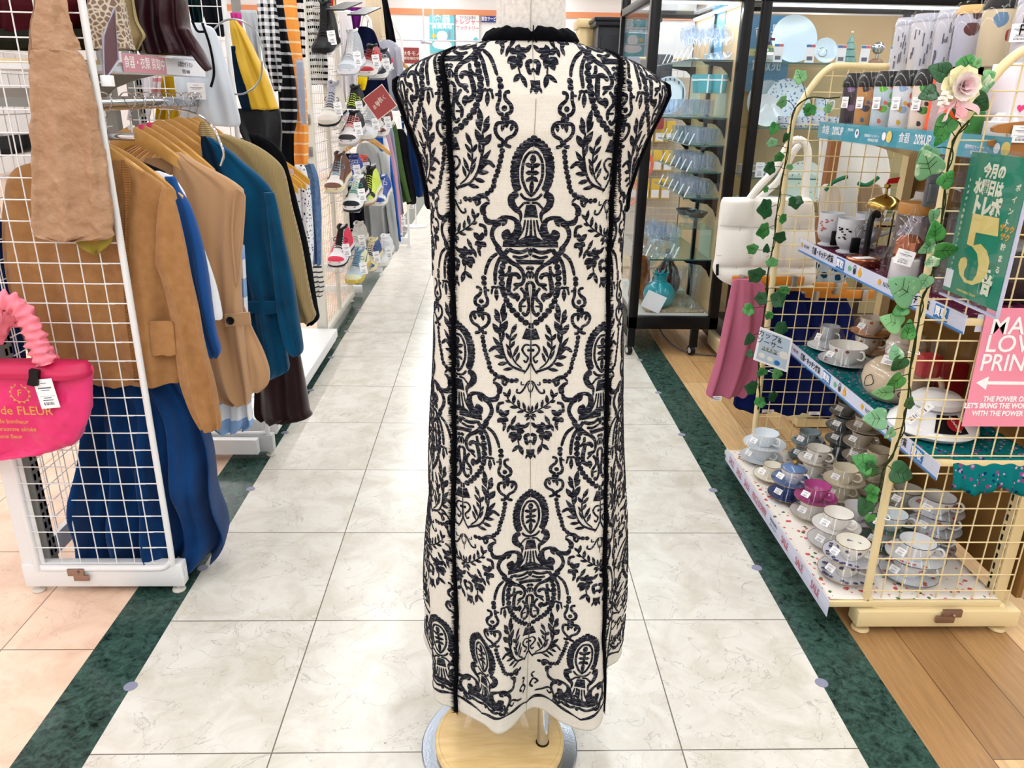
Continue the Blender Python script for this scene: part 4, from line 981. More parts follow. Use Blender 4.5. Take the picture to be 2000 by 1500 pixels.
G('black_bag', 2.85, [(-40, 380, 430), (0, 385, 432), (20, 395, 436), (70, 410, 440)], BK, 'black bag hanging beside the second white rack post', 'bag', sd=5)
price_tag(w_, atY(384, 178, 2.66), .055, .05, org=o0)
for Y, rows, m_, nm, lb, ct in [(3.1, [(130, 318, 352), (180, 312, 352), (235, 305, 350), (300, 300, 350)], mat('mustard', (186, 146, 20), .7), 'mustard_shirt', 'mustard shirt seen through the grid under the pink sign strip', 'shirt'), (3.05, [(140, 300, 318), (180, 298, 314), (200, 298, 312)], mat('pink_stripe', (236, 226, 228), .7, wave=(28, (226, 150, 150), 2, .35)), 'striped_shirt', 'white shirt with pink stripes seen under the pink sign strip', 'shirt'), (3.0, [(145, 262, 298), (180, 258, 296), (235, 250, 292)], mat('lilac_white', (222, 220, 232), .7), 'lilac_shirt', 'pale lilac shirt seen behind the chrome rail', 'shirt'), (3.15, [(150, 350, 362), (200, 350, 366), (240, 350, 366)], mat('dark_cloth', (24, 26, 30), .8), 'black_shirt', 'black garment beside the mustard shirt behind the chrome rail', 'shirt')]:
    G(nm, Y, rows, m_, lb, ct, sd=int(Y*10))
# yellow and black jacket, hoop, straps
yj = empty('leather_jacket', tuple(atY(500, 180, 3.0)), 'mustard yellow leather jacket with black lower half hanging beyond the second rack', 'jacket')
YEL = mat('yellow_leather', (222, 178, 34), .45, bump=.15, bscale=30); BLE = mat('black_leather', (24, 26, 32), .35, bump=.3, bscale=30)
drape([(36, 448, 458), (60, 450, 477), (100, 456, 498), (150, 468, 522), (190, 478, 536), (214, 486, 545)], 3.0, .07, 'body', YEL, yj, (1.5, .006), 6, 40)
drape([(212, 455, 545), (225, 458, 548), (255, 470, 550), (285, 490, 548), (300, 520, 547), (312, 532, 544)], 3.0, .08, 'lower_panel', BLE, yj, (1.5, .006), 7, 40)
drape([(90, 450, 460), (130, 456, 470), (180, 464, 484), (216, 474, 490)], 2.97, .03, 'stripe', mat('dark_navy', (16, 40, 62), .8), yj, (1, .003), 8, 16)
G('magenta_top', 3.1, [(25, 450, 470), (45, 455, 472), (62, 462, 470)], mat('magenta', (206, 60, 150), .7), 'magenta top peeking above the yellow leather jacket', 'top', sd=9)
m = MB(); c_ = atY(462, 118, 2.9)
cable('steel_hoop', [atY(c[0], c[1], 2.74) for c in [(512, 120), (509, 150), (495, 172), (470, 184), (440, 178), (415, 158), (404, 120), (408, 75), (425, 50), (447, 38), (475, 42), (500, 62), (512, 95), (517, 125), (521, 135)]], .003, mat('hoop_grey', (170, 174, 176), .3, .6), 'grey steel security hoop hanging from the second rack across the yellow jacket')
# clear pouch with coil, shirts and striped cloth
GNG = mat('gingham', (236, 238, 242), .8)
def gingham(m_, col, sc, s2=None):
    nt = m_.node_tree; N = nt.nodes.new; L = nt.links.new; b = nt.nodes['Principled BSDF']; tc = N('ShaderNodeTexCoord'); sp = N('ShaderNodeSeparateXYZ'); L(tc.outputs['Object'], sp.inputs[0]); fs = []
    for ax in (0, 2):
        a = N('ShaderNodeMath'); a.operation = 'MULTIPLY'; a.inputs[1].default_value = sc; L(sp.outputs[ax], a.inputs[0]); f = N('ShaderNodeMath'); f.operation = 'FRACT'; L(a.outputs[0], f.inputs[0]); g_ = N('ShaderNodeMath'); g_.operation = 'LESS_THAN'; g_.inputs[1].default_value = .5; L(f.outputs[0], g_.inputs[0]); fs.append(g_)
    ad = N('ShaderNodeMath'); ad.operation = 'ADD'; L(fs[0].outputs[0], ad.inputs[0]); L(fs[1].outputs[0], ad.inputs[1]); dv = N('ShaderNodeMath'); dv.operation = 'MULTIPLY'; dv.inputs[1].default_value = .5; L(ad.outputs[0], dv.inputs[0])
    r = N('ShaderNodeValToRGB'); r.color_ramp.elements[0].color = s2l((240, 242, 246))+(1,); r.color_ramp.elements[1].color = s2l(col)+(1,); L(dv.outputs[0], r.inputs[0]); L(r.outputs[0], b.inputs['Base Color'])
gingham(GNG, (20, 22, 30), 38)
G('gingham_shirt', 3.4, [(-40, 500, 530), (0, 503, 538), (60, 506, 545), (100, 515, 548), (150, 528, 552), (178, 536, 548)], GNG, 'black and white gingham shirt hanging next to the yellow leather jacket', 'shirt', sd=11, folds=(2, .008))
G('checked_skirt', 3.6, [(-20, 530, 550), (60, 540, 560), (130, 545, 572), (220, 548, 580), (260, 550, 575)], mat('dark_check', (26, 28, 34), .8, wave=(22, (190, 194, 200), 2, .22)), 'dark skirt with pale check bands between the gingham shirt and orange striped cloth', 'skirt', sd=12)
G('grey_shawl', 3.3, [(20, 470, 500), (60, 482, 505), (120, 495, 510), (140, 500, 512)], mat('pale_grey2', (190, 196, 204), .8), 'pale grey shawl between the yellow leather jacket and gingham shirt', 'shawl', sd=13)
ORS = mat('orange_stripe', (246, 162, 78), .8, wave=(21, (248, 214, 170), 2, .17))
G('orange_striped_top', 3.75, [(-60, 545, 575), (0, 545, 578), (60, 545, 584), (100, 546, 588), (130, 560, 592), (180, 572, 597), (240, 573, 601), (300, 574, 602), (322, 576, 601)], ORS, 'orange top with pale stripes whose sleeve hangs down beside the shoe rack post', 'top', sd=14, folds=(1.5, .006))
G('striped_sleeve', 3.95, [(-60, 570, 590), (0, 577, 592), (60, 585, 595), (112, 588, 596)], mat('bw_stripe', (240, 240, 244), .8, wave=(26, (20, 20, 26), 2, .36)), 'black and white striped sleeve between the orange stripes and the shoe rack post', 'top', sd=15)
po = empty('clear_pouch', tuple(atY(590, 180, 3.9)), 'clear plastic pouch strip with a printed card hanging over the orange striped sleeve', 'pouch')
drape([(113, 576, 594), (150, 578, 596), (200, 582, 598), (245, 588, 600)], 3.68, .006, 'pouch', clear('acrylic', body=.12), po, (1, .001), 16, 16)
drape([(118, 578, 593), (150, 580, 594), (200, 584, 597), (242, 589, 599)], 3.69, .003, 'card', mat('pouch_card', (196, 202, 222), .5), po, (1, .001), 16, 16)
LAC = mat('lace_print', (232, 234, 240), .8); gingham(LAC, (190, 194, 204), 120)
nt = LAC.node_tree; 
vz = nt.nodes.new('ShaderNodeTexVoronoi'); vz.inputs['Scale'].default_value = 60; tc = nt.nodes.new('ShaderNodeTexCoord'); nt.links.new(tc.outputs['Object'], vz.inputs['Vector']); rr_ = nt.nodes.new('ShaderNodeValToRGB'); rr_.color_ramp.elements[0].position = .25; rr_.color_ramp.elements[1].position = .3; rr_.color_ramp.elements[0].color = s2l((60, 64, 76))+(1,); rr_.color_ramp.elements[1].color = s2l((234, 236, 242))+(1,); nt.links.new(vz.outputs['Distance'], rr_.inputs[0]); nt.links.new(rr_.outputs[0], nt.nodes['Principled BSDF'].inputs['Base Color'])
G('lace_blouse', 3.6, [(322, 575, 592), (335, 570, 598), (380, 567, 606), (430, 572, 608), (480, 590, 611), (528, 598, 610)], LAC, 'white blouse with small black flecks hanging left of the shoe rack post', 'blouse', sd=17, folds=(2.4, .01))
DEN = mat('denim', (110, 142, 186), .85, nz=(60, (88, 120, 166), .35, .65), bump=.2, bscale=300)
G('denim_dress', 3.8, [(320, 590, 612), (350, 594, 622), (400, 598, 626), (460, 604, 628), (516, 608, 628)], DEN, 'light blue denim dress beside the shoe rack post', 'dress', sd=18, folds=(1.6, .01))
G('pink_striped_blouse', 3.5, [(330, 556, 572), (360, 555, 576), (420, 560, 574), (440, 562, 570)], mat('dusty_pink', (206, 170, 172), .8, wave=(30, (90, 60, 70), 2, .2)), 'dusty pink striped blouse behind the black coat', 'blouse', sd=19)
G('striped_skirt', 3.9, [(520, 596, 628), (545, 602, 632), (560, 606, 633), (578, 610, 630)], mat('line_skirt', (226, 222, 214), .8, wave=(40, (70, 76, 88), 2, .3)), 'cream skirt hem with grey stripes below the lace blouse', 'skirt', sd=20)
for k, (Y, zt) in enumerate([(3.35, 1.05), (3.42, 1.06), (3.5, 1.05), (3.58, 1.06)]):
    hanger(-.98, Y, zt, 'yellow wooden hanger in the dark gap left of the orange striped top', half=.17, drop=.09, hookz=1.18, group='yellow hangers in the dark gap', wm=mat('hanger_yellow', (218, 164, 60), .4))
MB().rod((-.98, 2.85, 1.165), (-.98, 4.15, 1.165), .012, 12).build('hanging_rail', CH, rb, loc=(.858, -2.765, 0))
G('dark_backing_coat', 3.75, [(150, 540, 575), (200, 545, 578), (300, 550, 585), (340, 556, 585)], mat('dark_cloth', (24, 26, 30), .8), 'black coat in the gap behind the yellow hangers', 'coat', sd=21)
# ---- shoe rack standing along the aisle
sr = empty('shoe_rack', (-.932, 4.24, 0), 'off-white wire grid shoe rack standing along the aisle, hung with sneakers', 'shoe rack'); O_ = Vector((-.932, 4.24, 0))
OFW = mat('off_white', (228, 226, 214), .4)
MB().bbox(-.042, .012, -.02, .02, .04, 2.3, .004).build('front_post', OFW, sr)
MB().bbox(-.03, .004, .915, .94, .04, 2.3, .003).build('rear_post', OFW, sr)
MB().bbox(-.015, .006, .46, .48, .06, 2.3, .002).build('middle_post', OFW, sr)
wire_grid_x(MB(), .0, .03, .91, .09, 2.25, .05, .0016).build('shoe_grid', OFW, sr)
MB().bbox(-.02, .014, .0, .93, .045, .075, .003).build('bottom_rail', OFW, sr)
for y in (0, .93): MB().lathe([(.006, .042), (.006, .014), (.016, .012), (.018, .005), (.016, 0), (.001, 0)], (-.012, y, 0), 12, cap=True).build('levelling_foot', mat('foot_white', (222, 218, 208), .5), sr)
for z in (1.19, 1.03): MB().bbox(-.035, .005, -.034, -.02, z, z+.05, .002).rod((-.015, -.036, z+.025), (-.015, -.03, z+.025), .006, 8).build('latch', mat('zinc', (180, 182, 184), .3, .8), sr)
price = 0
def shoe(px, py, Y, col, label, rot=0, L_=.27, hi=.5, tilt=17, lace=(230, 230, 230), sole=(236, 236, 232), mid=None, toe=None, sw=None, tagm=True, top=None, shelf=True, outsole=None):
    """sneaker; the photo point (px,py) is the front lower corner of its sole at distance Y"""
    base = atY(px, py, Y); e = empty('sneaker', tuple(base), label, 'sneaker', 'sneakers on the shoe rack')
    def C(rgb): return mat('shoe_%d_%d_%d' % tuple(rgb), rgb, .5)
    hd = math.radians(-98+rot); tl = math.radians(tilt); d = Vector((cos(hd)*cos(tl), sin(hd)*cos(tl), -sin(tl))); sdv = Vector((-sin(hd), cos(hd), 0)); up = sdv.cross(d)*-1
    if up.z < 0: up = -up
    W_ = [(0, .034), (.06, .04), (.25, .036), (.45, .038), (.65, .048), (.8, .05), (.92, .042), (.98, .026), (1, .01)]
    H_ = [(0, .075+.05*hi), (.08, .085+.06*hi), (.3, .085+.055*hi), (.42, .088+.02*hi), (.6, .072), (.75, .052), (.9, .042), (.97, .03), (1, .012)]
    def P(x, s, h): return d*(x-1)*L_+sdv*s+up*h
    m = MB(); rg = []
    for i in range(25):
        t = i/24; x = t if t < .96 else t; w_ = interp(W_, x)*1.06+.003; zz = .004*max(0, (x-.8)/.2)**2
        rg.append([P(x, w_, .002+zz), P(x, w_*1.02, .016+zz), P(x, w_*.99, .026+zz), P(x, -w_*.99, .026+zz), P(x, -w_*1.02, .016+zz), P(x, -w_, .002+zz)])
    so = m.rings(rg).build('sole', C(sole), e)
    if outsole:
        m = MB(); m.rings([[P(i/24, interp(W_, i/24)*1.07+.003, -.004), P(i/24, interp(W_, i/24)*1.08+.003, .008), P(i/24, -interp(W_, i/24)*1.08-.003, .008), P(i/24, -interp(W_, i/24)*1.07-.003, -.004)] for i in range(25)]); m.build('outsole', C(outsole), so)
    def shell(x0, x1, g, n=22, open_=False, a0=0, a1=PI):
        rg = []
        for i in range(n+1):
            x = x0+(x1-x0)*i/n; w_ = interp(W_, x)+g; h = interp(H_, x)-.022+g
            if x < .42 and open_: w_ *= 1
            rg.append([P(x, w_*(1-.28*max(0, sin(a))**2*(1 if x < .5 else .4))*(abs(cos(a))**.75)*(1 if cos(a) >= 0 else -1), .022+h*max(0, sin(a))**.62) for a in [a0+(a1-a0)*q/18 for q in range(19)]])
        if x1 > .9: rg.append([P(x1+.005, q_[0], .022+q_[1]) for q_ in [(.012*cos(PI*q/18), .004*sin(PI*q/18)) for q in range(19)]])
        return rg
    MB().rings(shell(.0, .985, 0), close=False, cap=False).build('upper', C(col), e, ang=60)
    # opening with collar
    m = MB(); ring = []
    for a in range(0, 360, 20):
        r_ = math.radians(a); x = .17+.15*cos(r_); s = .024*sin(r_); h = interp(H_, x)+.006*cos(r_)+.002; ring.append(P(x, s, h))
    m.tube(ring, .0075, 7, closed=True); m.build('collar', C(top or col), e)
    m = MB(); m.add([p-up*.004 for p in ring]+[P(.17, 0, interp(H_, .17)-.01)], [(i, (i+1) % 18, 18) for i in range(18)]); m.build('lining', C([max(0, c-60) for c in (top or col)]), e)  # dark inset patch, its tone painted as the shade inside the opening
    if toe: MB().rings(shell(.72, .985, .0018, 12), close=False, cap=False).build('toe_cap', C(toe), e, ang=60)
    if mid: 
        MB().rings(shell(.86, .995, .0034, 8), close=False, cap=False).build('toe_rand', C(mid), e, ang=60)
        for a0, a1 in ((0, 1.0), (PI-1.0, PI)): MB().rings(shell(.02, .72, .0016, 14, a0=a0, a1=a1), close=False, cap=False).build('side_overlay', C(mid), e, ang=60)
    if sw:
        for sg in (1, -1):
            rg = []
            for i in range(15):
                t = i/14; x = .62-.52*t; hgt = .034+.010*(2*t-1)**2+.045*t**1.6-.012*(1-t)*0; th = .011*sin(PI*min(1, t*1.15+.05))**.7*(1-t)**.35+.0006
                for k in (0,): 
                    w_ = (interp(W_, x)+.0045)*(1-.10*(hgt/.09)**2)
                    rg.append([P(x, sg*w_, hgt-th), P(x, sg*(w_+.0008), hgt), P(x, sg*(w_-.001), hgt+th)])
            MB().rings(rg, close=False, cap=False).build('swoosh', C(sw), e)
    m = MB()
    for k in range(6):
        x = .40+.045*k; h = interp(H_, x)+.0035; w_ = interp(W_, x)*.52
        m.tube([P(x-.01, -w_, h-.008), P(x, -w_*.4, h+.001), P(x+.004, w_*.4, h+.001), P(x+.012, w_, h-.008)], .0032, 6)
    m.tube(pl([P(.42, .012, .1), P(.40, .035, .098), P(.44, .04, .085), P(.45, .015, .09)], 4), .002, 5).tube(pl([P(.42, -.012, .1), P(.38, -.035, .1), P(.43, -.04, .085), P(.45, -.015, .09)], 4), .002, 5)
    m.build('laces', C(lace), e)
    MB().rings([[P(x, s, interp(H_, x)+.003+q) for s, q in ((-.018, 0), (0, .003), (.018, 0))] for x in (.30, .36, .42, .5, .58)], close=False, cap=False).build('tongue', C(top or col), e)
    if tagm: price_tag(e, base+d*(-.45*L_)+Vector((.045, -.06, .05)), .042, .07, n=(.3, -1, .1), rot=.12, org=base)
    if shelf:
        bp = empty('shoe_bracket', tuple(base), 'clear shelf plate under the '+label.split(' sneaker')[0].split(' high')[0].split(' running')[0].split(' boot')[0]+' shoe', 'shoe shelf', 'clear shoe plates on the shoe rack')
        c1 = P(.5, 0, -.008 if outsole else -.004)
        MB().obox(c1, d*L_*.47, sdv*.05, up*.0022).build('plate', clear('acryl_edge', body=.25, bcol=(210, 216, 220)), bp, smooth=False)
        bk = P(.3, 0, -.008); arm = Vector((-.93, 0, 0))-Vector((base.x, 0, 0)); MB().tube([bk, Vector((arm.x, bk.y, bk.z-.02)), Vector((arm.x, bk.y, bk.z+.03))], .0025, 6).build('support_wire', WHT, bp)
    return e
SH = [
 (628, 106, 4.36, (24, 26, 30), 'all black high-top boot on the shoe rack, top left', dict(hi=2.2, sole=(30, 32, 36), lace=(20, 20, 24), toe=(34, 38, 42), L_=.25)),
 (678, 147, 4.42, (206, 214, 222), 'pale grey high-top sneaker with white sole beside the black boot', dict(hi=1.5, toe=(222, 228, 236), sole=(232, 234, 246), mid=(186, 196, 206), lace=(240, 240, 244), top=(236, 238, 244))),
 (716, 150, 4.72, (226, 222, 224), 'white and red sneaker with red laces right of the pale grey pair', dict(mid=(196, 40, 54), lace=(200, 30, 40), top=(30, 32, 36))),
 (738, 155, 4.98, (40, 46, 66), 'dark navy sneaker at the right end of the top shoe row', dict(sole=(238, 238, 240), lace=(210, 214, 220))),
 (640, 246, 4.36, (228, 226, 222), 'white high-top sneaker with thick black sole and grey laces', dict(hi=1.3, toe=(236, 234, 228), sole=(226, 222, 214), outsole=(28, 32, 36), lace=(90, 92, 100), top=(184, 188, 210), mid=(226, 220, 212))),
 (684, 240, 4.75, (34, 36, 34), 'black sneaker with lime accents behind the black-soled white high-top', dict(hi=1, lace=(200, 230, 60), top=(30, 32, 32), toe=(200, 206, 212))),
 (680, 284, 4.40, (232, 228, 228), 'white sneaker with charcoal toe band and salmon pink laces', dict(mid=(58, 54, 60), lace=(244, 150, 144), sole=(226, 224, 228), outsole=(190, 188, 190), top=(24, 24, 28), sw=(40, 40, 46))),
 (716, 274, 4.72, (208, 212, 218), 'light grey sneaker next to the salmon-laced one', dict(toe=(224, 226, 232), lace=(180, 184, 190))),
 (741, 268, 4.98, (238, 236, 238), 'white sneaker with maroon trim at the right end of the second row', dict(mid=(124, 36, 48), lace=(120, 40, 50))),
 (652, 378, 4.36, (238, 236, 232), 'brown and white high-top sneaker with sky blue laces and cream sole', dict(hi=1, mid=(126, 78, 60), lace=(122, 176, 206), sole=(236, 226, 190), top=(98, 58, 46), sw=(120, 74, 58), tagm=False)),
 (680, 364, 4.72, (36, 74, 176), 'royal blue and white sneaker behind the brown and white high-top', dict(hi=.2, toe=(60, 96, 190), lace=(220, 226, 240), sole=(236, 238, 244), top=(30, 50, 140))),
 (702, 354, 4.98, (46, 40, 84), 'navy sneaker with bright orange laces at the back of the third row', dict(hi=.1, L_=.22, lace=(238, 92, 50), top=(226, 90, 60))),
 (688, 413, 4.42, (236, 240, 238), 'white and black sneaker with teal green laces', dict(mid=(36, 40, 46), lace=(70, 176, 152), sole=(236, 238, 242), outsole=(40, 42, 50), sw=(38, 40, 46))),
 (716, 400, 4.74, (40, 42, 34), 'black and neon yellow sneaker with gum sole', dict(hi=1, mid=(214, 236, 90), lace=(220, 240, 90), sole=(240, 240, 236), outsole=(204, 160, 104), top=(28, 30, 26), toe=(52, 54, 40), tagm=False)),
 (739, 404, 4.98, (242, 242, 246), 'white sneaker with blue brush pattern at the end of the third row', dict(mid=(36, 80, 176), lace=(236, 238, 246), top=(36, 80, 176), tagm=False)),
 (658, 521, 4.36, (236, 234, 240), 'crimson and white sneaker with black laces on the lowest row', dict(hi=1, mid=(226, 44, 84), lace=(24, 22, 26), sole=(236, 236, 240), top=(28, 26, 30), outsole=(60, 56, 60))),
 (690, 500, 4.74, (206, 204, 198), 'beige grey sneaker behind the crimson one', dict(toe=(214, 212, 206), lace=(224, 222, 218))),
 (692, 556, 4.42, (206, 216, 220), 'pale blue and lemon sneaker with blue laces and yellow sole', dict(toe=(196, 214, 226), mid=(226, 230, 196), lace=(92, 140, 176), sole=(214, 188, 74), top=(120, 160, 190), sw=(40, 46, 60))),
 (719, 532, 4.74, (226, 214, 170), 'yellow and blue sneaker next to the lemon-soled one', dict(mid=(54, 90, 150), lace=(40, 70, 150), sole=(236, 224, 180))),
 (744, 522, 4.98, (228, 230, 236), 'white and silver running sneaker at the right end of the lowest row', dict(toe=(236, 238, 242), lace=(200, 204, 212))),
]
for a in SH: shoe(a[0]-4, a[1], a[2], a[3], a[4], **a[5])
for px, py, Y, lb in [(672, 12, 4.5, 'black shoe plate at the very top left of the shoe rack'), (712, 22, 4.8, 'black shoe plate at the very top right of the shoe rack')]:
    p = atY(px, py, Y); e = empty('shoe_plate', tuple(p), lb, 'shoe shelf'); MB().obox((0, 0, 0), (.03, .12, .03), (.05, -.01, 0), (0, 0, .003)).build('plate', BLACKP, e, smooth=False)
    MB().tube([(0, 0, 0), (-.935-p.x, 0, -.01)], .003, 6).build('support_wire', WHT, e)
sg = empty('sign_card', tuple(atY(742, 200, 4.2)), 'small dusty red sign card tilted as a diamond above the sneakers', 'sign'); o0 = Vector(sg.location)
MB().obox((0, 0, 0), Vector((.05, 0, .036)), Vector((-.036, 0, .05)), (0, .0012, 0)).build('card', mat('dusty_red', (168, 84, 84), .6), sg, smooth=False)
MB().tube([Vector((.05, 0, .036))+Vector((-.036, 0, .05)), Vector((.05, 0, .036))-Vector((-.036, 0, .05)), -Vector((.05, 0, .036))-Vector((-.036, 0, .05)), -Vector((.05, 0, .036))+Vector((-.036, 0, .05))], .003, 5, closed=True).build('border', mat('cream_border', (234, 220, 206), .6), sg)
MB().tube([(-.02, .004, -.02), (-.05, .1, -.04), (-.932-sg.location.x, .25, -.04)], .0022, 5).build('wire_arm', WHT, sg)
for k, s_ in enumerate(['高く', '買い', 'ます']): text(s_, .024, mat('cream_border', (234, 220, 206), .6), sg, (.014*(1-k)-.002, -.0018, .018*(1-k)), (1, 0, .6), (-.6, 0, 1))
# ---- clothes behind the shoe rack and farther up the aisle
FAR = [
 ('dotted_dress', 4.7, [(-20, 598, 628), (60, 600, 634), (120, 604, 640), (165, 608, 640)], mat('dot_cloth', (226, 228, 232), .8, wave=(30, (20, 22, 28), 2, .4)), 'white dress with rows of black dots behind the top of the shoe rack', 'dress'),
 ('red_curtain', 5.0, [(-20, 620, 655), (20, 622, 655), (36, 624, 652)], mat('red_stripe', (190, 30, 44), .7, wave=(45, (226, 190, 120), 0, .3)), 'red striped cloth behind the shoe rack above the black boot', 'cloth'),
 ('purple_scarf', 5.6, [(15, 676, 706), (40, 682, 704), (62, 690, 698)], mat('purple', (104, 24, 118), .7), 'purple scarf hanging behind the top shoe row', 'scarf'),
 ('white_towel', 5.3, [(20, 660, 684), (60, 664, 690), (130, 668, 700), (200, 672, 698)], mat('towel_white', (236, 234, 240), .8), 'white towel behind the second shoe row', 'towel'),
 ('yellow_cap', 5.4, [(148, 697, 718), (160, 697, 716), (176, 698, 712)], mat('cap_yellow', (248, 216, 20), .6), 'bright yellow cap behind the second shoe row', 'cap'),
 ('beige_coat', 6.6, [(-20, 712, 742), (20, 716, 748), (60, 724, 752), (90, 728, 756)], mat('cream_coat', (226, 208, 178), .8), 'cream coat hanging at the top behind the navy sweater', 'coat'),
 ('black_jacket', 6.9, [(-20, 736, 752), (0, 742, 757), (40, 748, 766), (82, 755, 774)], BK, 'black jacket hanging above the grey sweater with the pink heart', 'jacket'),
 ('navy_sweater', 5.7, [(52, 700, 716), (60, 698, 730), (85, 694, 740), (130, 692, 752), (180, 694, 760), (205, 704, 761), (225, 726, 754)], mat('navy_knit', (16, 24, 56), .85), 'navy sweater hanging beside the white tube frame above the sneakers', 'sweater'),
 ('dark_skirt', 5.5, [(300, 672, 700), (330, 674, 705), (420, 680, 712), (470, 686, 716)], mat('ink_cloth', (18, 20, 34), .85), 'ink dark skirt between the shoe rack and grey swoosh sweater', 'skirt'),
 ('blue_white_jacket', 5.85, [(240, 728, 744), (262, 728, 752), (300, 738, 762), (380, 750, 774), (470, 762, 784)], mat('bright_blue', (30, 96, 190), .7, wave=(9, (240, 240, 246), 0, .4)), 'blue and white jacket edge just behind the grey swoosh sweater', 'jacket'),
 ('pink_sweater', 6.0, [(246, 738, 754), (275, 742, 764), (340, 752, 775), (420, 760, 782), (455, 766, 784)], mat('mauve', (206, 160, 182), .8), 'mauve pink sweater edge behind the blue and white jacket', 'sweater'),
 ('lavender_sweater', 6.2, [(240, 742, 757), (252, 745, 767), (300, 752, 774), (360, 762, 782), (418, 772, 789)], mat('lavender_grey', (158, 166, 194), .8), 'lavender grey sweater before the green one', 'sweater'),
 ('green_sweater', 6.45, [(233, 744, 762), (243, 746, 773), (280, 756, 780), (330, 768, 788), (380, 778, 799), (394, 784, 803)], mat('moss_green', (78, 108, 60), .85), 'moss green sweater between the lavender and the black one', 'sweater'),
 ('black_sweater', 6.8, [(252, 772, 786), (270, 774, 796), (320, 782, 802), (380, 790, 812), (398, 794, 812)], BK, 'black sweater between the moss green and the denim blue one', 'sweater'),
 ('denim_jacket', 7.3, [(226, 782, 796), (240, 784, 806), (290, 790, 816), (340, 796, 824), (378, 800, 826), (384, 802, 822)], mat('dark_denim', (22, 56, 112), .85), 'dark denim blue jacket near the far end of the clothes row', 'jacket'),
 ('navy_jacket', 7.8, [(160, 792, 806), (200, 794, 814), (260, 804, 822), (330, 812, 832), (370, 816, 834)], mat('navy_knit', (16, 24, 56), .85), 'navy jacket hanging at the far end of the clothes row', 'jacket'),
 ('khaki_trousers', 7.6, [(355, 818, 838), (370, 820, 838), (384, 822, 838)], mat('khaki', (190, 160, 110), .85), 'khaki trouser hems next to the dress, far end of clothes row', 'trousers'),
]
for k, (nm, Y, rows, m_, lb, ct) in enumerate(FAR):
    o = G(nm, Y, rows, m_, lb, ct, th=.07, sd=60+k, folds=(2, .012))
    if Y > 5.45:
        t = atY((rows[0][1]+rows[0][2])/2, rows[0][0]+4, Y); zr = 1.145 if t.z < 1.14 else 1.735
        MB().tube([t-o.location, Vector((-1.0, Y, t.z+(zr-t.z)*.6))-o.location, Vector((-1.02, Y, zr))-o.location], .004, 5).build('hanger_hook', CH, o)
g = empty('sweater', tuple(atY(768, 150, 6.1)), 'light grey sweater with a pink heart and white tag, far up the aisle', 'sweater')
GK = mat('grey_knit', (182, 184, 198), .9)
drape([(78, 744, 762), (84, 738, 772), (98, 740, 780), (150, 748, 786), (205, 754, 786), (216, 756, 778)], 6.1, .1, 'body', GK, g, (2, .01), 71, 36)
drape([(92, 770, 782), (140, 776, 788), (200, 774, 786), (214, 768, 780)], 6.05, .07, 'sleeve', GK, g, (1, .006), 72, 20)
drape([(110, 752, 762), (116, 752, 768), (128, 758, 767), (136, 762, 765)], 6.02, .01, 'heart', mat('heart_pink', (226, 96, 116), .7), g, (1, .001), 73, 14)
price_tag(g, atY(753, 109, 6.0), .055, .1, org=g.location)
g = empty('sweater', tuple(atY(735, 380, 5.6)), 'heather grey sweater with a small white swoosh, hanging behind the sneakers', 'sweater')
GK2 = mat('heather_grey', (184, 189, 190), .9)
drape([(279, 704, 724), (286, 698, 736), (305, 696, 748), (340, 700, 754), (400, 707, 758), (450, 712, 762), (484, 716, 762), (492, 720, 750)], 5.6, .12, 'body', GK2, g, (2, .012), 74, 50)
drape([(296, 738, 748), (320, 744, 758), (380, 752, 768), (430, 758, 774), (480, 764, 779), (490, 766, 776)], 5.55, .09, 'sleeve', GK2, g, (1, .008), 75, 24)
m = MB(); p = [atY(x, y, 5.5)-Vector(g.location) for x, y in [(724, 318), (727, 320.5), (731, 320), (736, 317.5), (731, 321.5), (726, 322.5)]]; m.add(p, [(0, 1, 5), (1, 2, 4, 5), (2, 3, 4)]); m.build('swoosh', PW_, g, smooth=False)
tt = ((760, 480), (768, 482), (779, 448), (786, 432), (803, 398))
for k, (x, y) in enumerate(tt):
    e = empty('hang_tag', tuple(atY(x, y, 5.5+.45*k)), 'white price tag hanging under the far row of sweaters', 'price tag', 'white price tags under the far sweaters')
    price_tag(e, (0, 0, 0), .055, .09, name='tag')
    MB().rod((0, 0, .04), (.0, 0, .1), .004, 5).build('strap', BLACKP, e)
def frame(name, pts, Y, label, x1px):
    p0 = atY(*pts[0], Y); e = empty(name, (p0.x, Y, 0), label, 'clothes rack'); o0 = Vector(e.location)
    P_ = [atY(x, y, Y)-o0 for x, y in pts]; zt = P_[0].z; xr = P_[-1].x
    MB().tube(pl(P_, 4)+[Vector((xr, 0, .03))], .011, 10).build('frame_tube', WHT, e)
    m = MB(); k = -.5
    while k < xr-.02: m.rod((k, 0, .1), (k, 0, zt-.02), .0022, 5); k += .06
    k = .15
    while k < zt: m.rod((-.5, 0, k), (xr, 0, k), .0022, 5); k += .06
    m.build('grid', WHT, e); MB().box(-.52, xr+.01, -.015, .015, .03, .09).build('base_beam', WHT, e)
    MB().rod((-.2, 0, 1.0), (-.2, 1.1, 1.0), .012, 8).rod((-.2, 0, 1.6), (-.2, 1.1, 1.6), .012, 8).build('hanging_rail', CH, e)
    for x in (-.5, xr): MB().lathe([(.006, .03), (.018, .01), (.018, 0), (.001, 0)], (x, 0, 0), 8, cap=True).build('levelling_foot', WHT, e)
    return e
frame('tube_frame_rack', [(690, 27), (706, 27), (716, 32), (724, 45), (727, 90), (727, 130)], 6.0, 'white tube frame rack carrying the navy sweater above the sneakers', 0)
frame('tube_frame_rack', [(735, 28), (752, 28), (762, 34), (776, 60), (784, 76), (787, 120), (789, 150)], 7.2, 'white tube frame rack by the pink-heart sweater near the dress shoulder', 0)
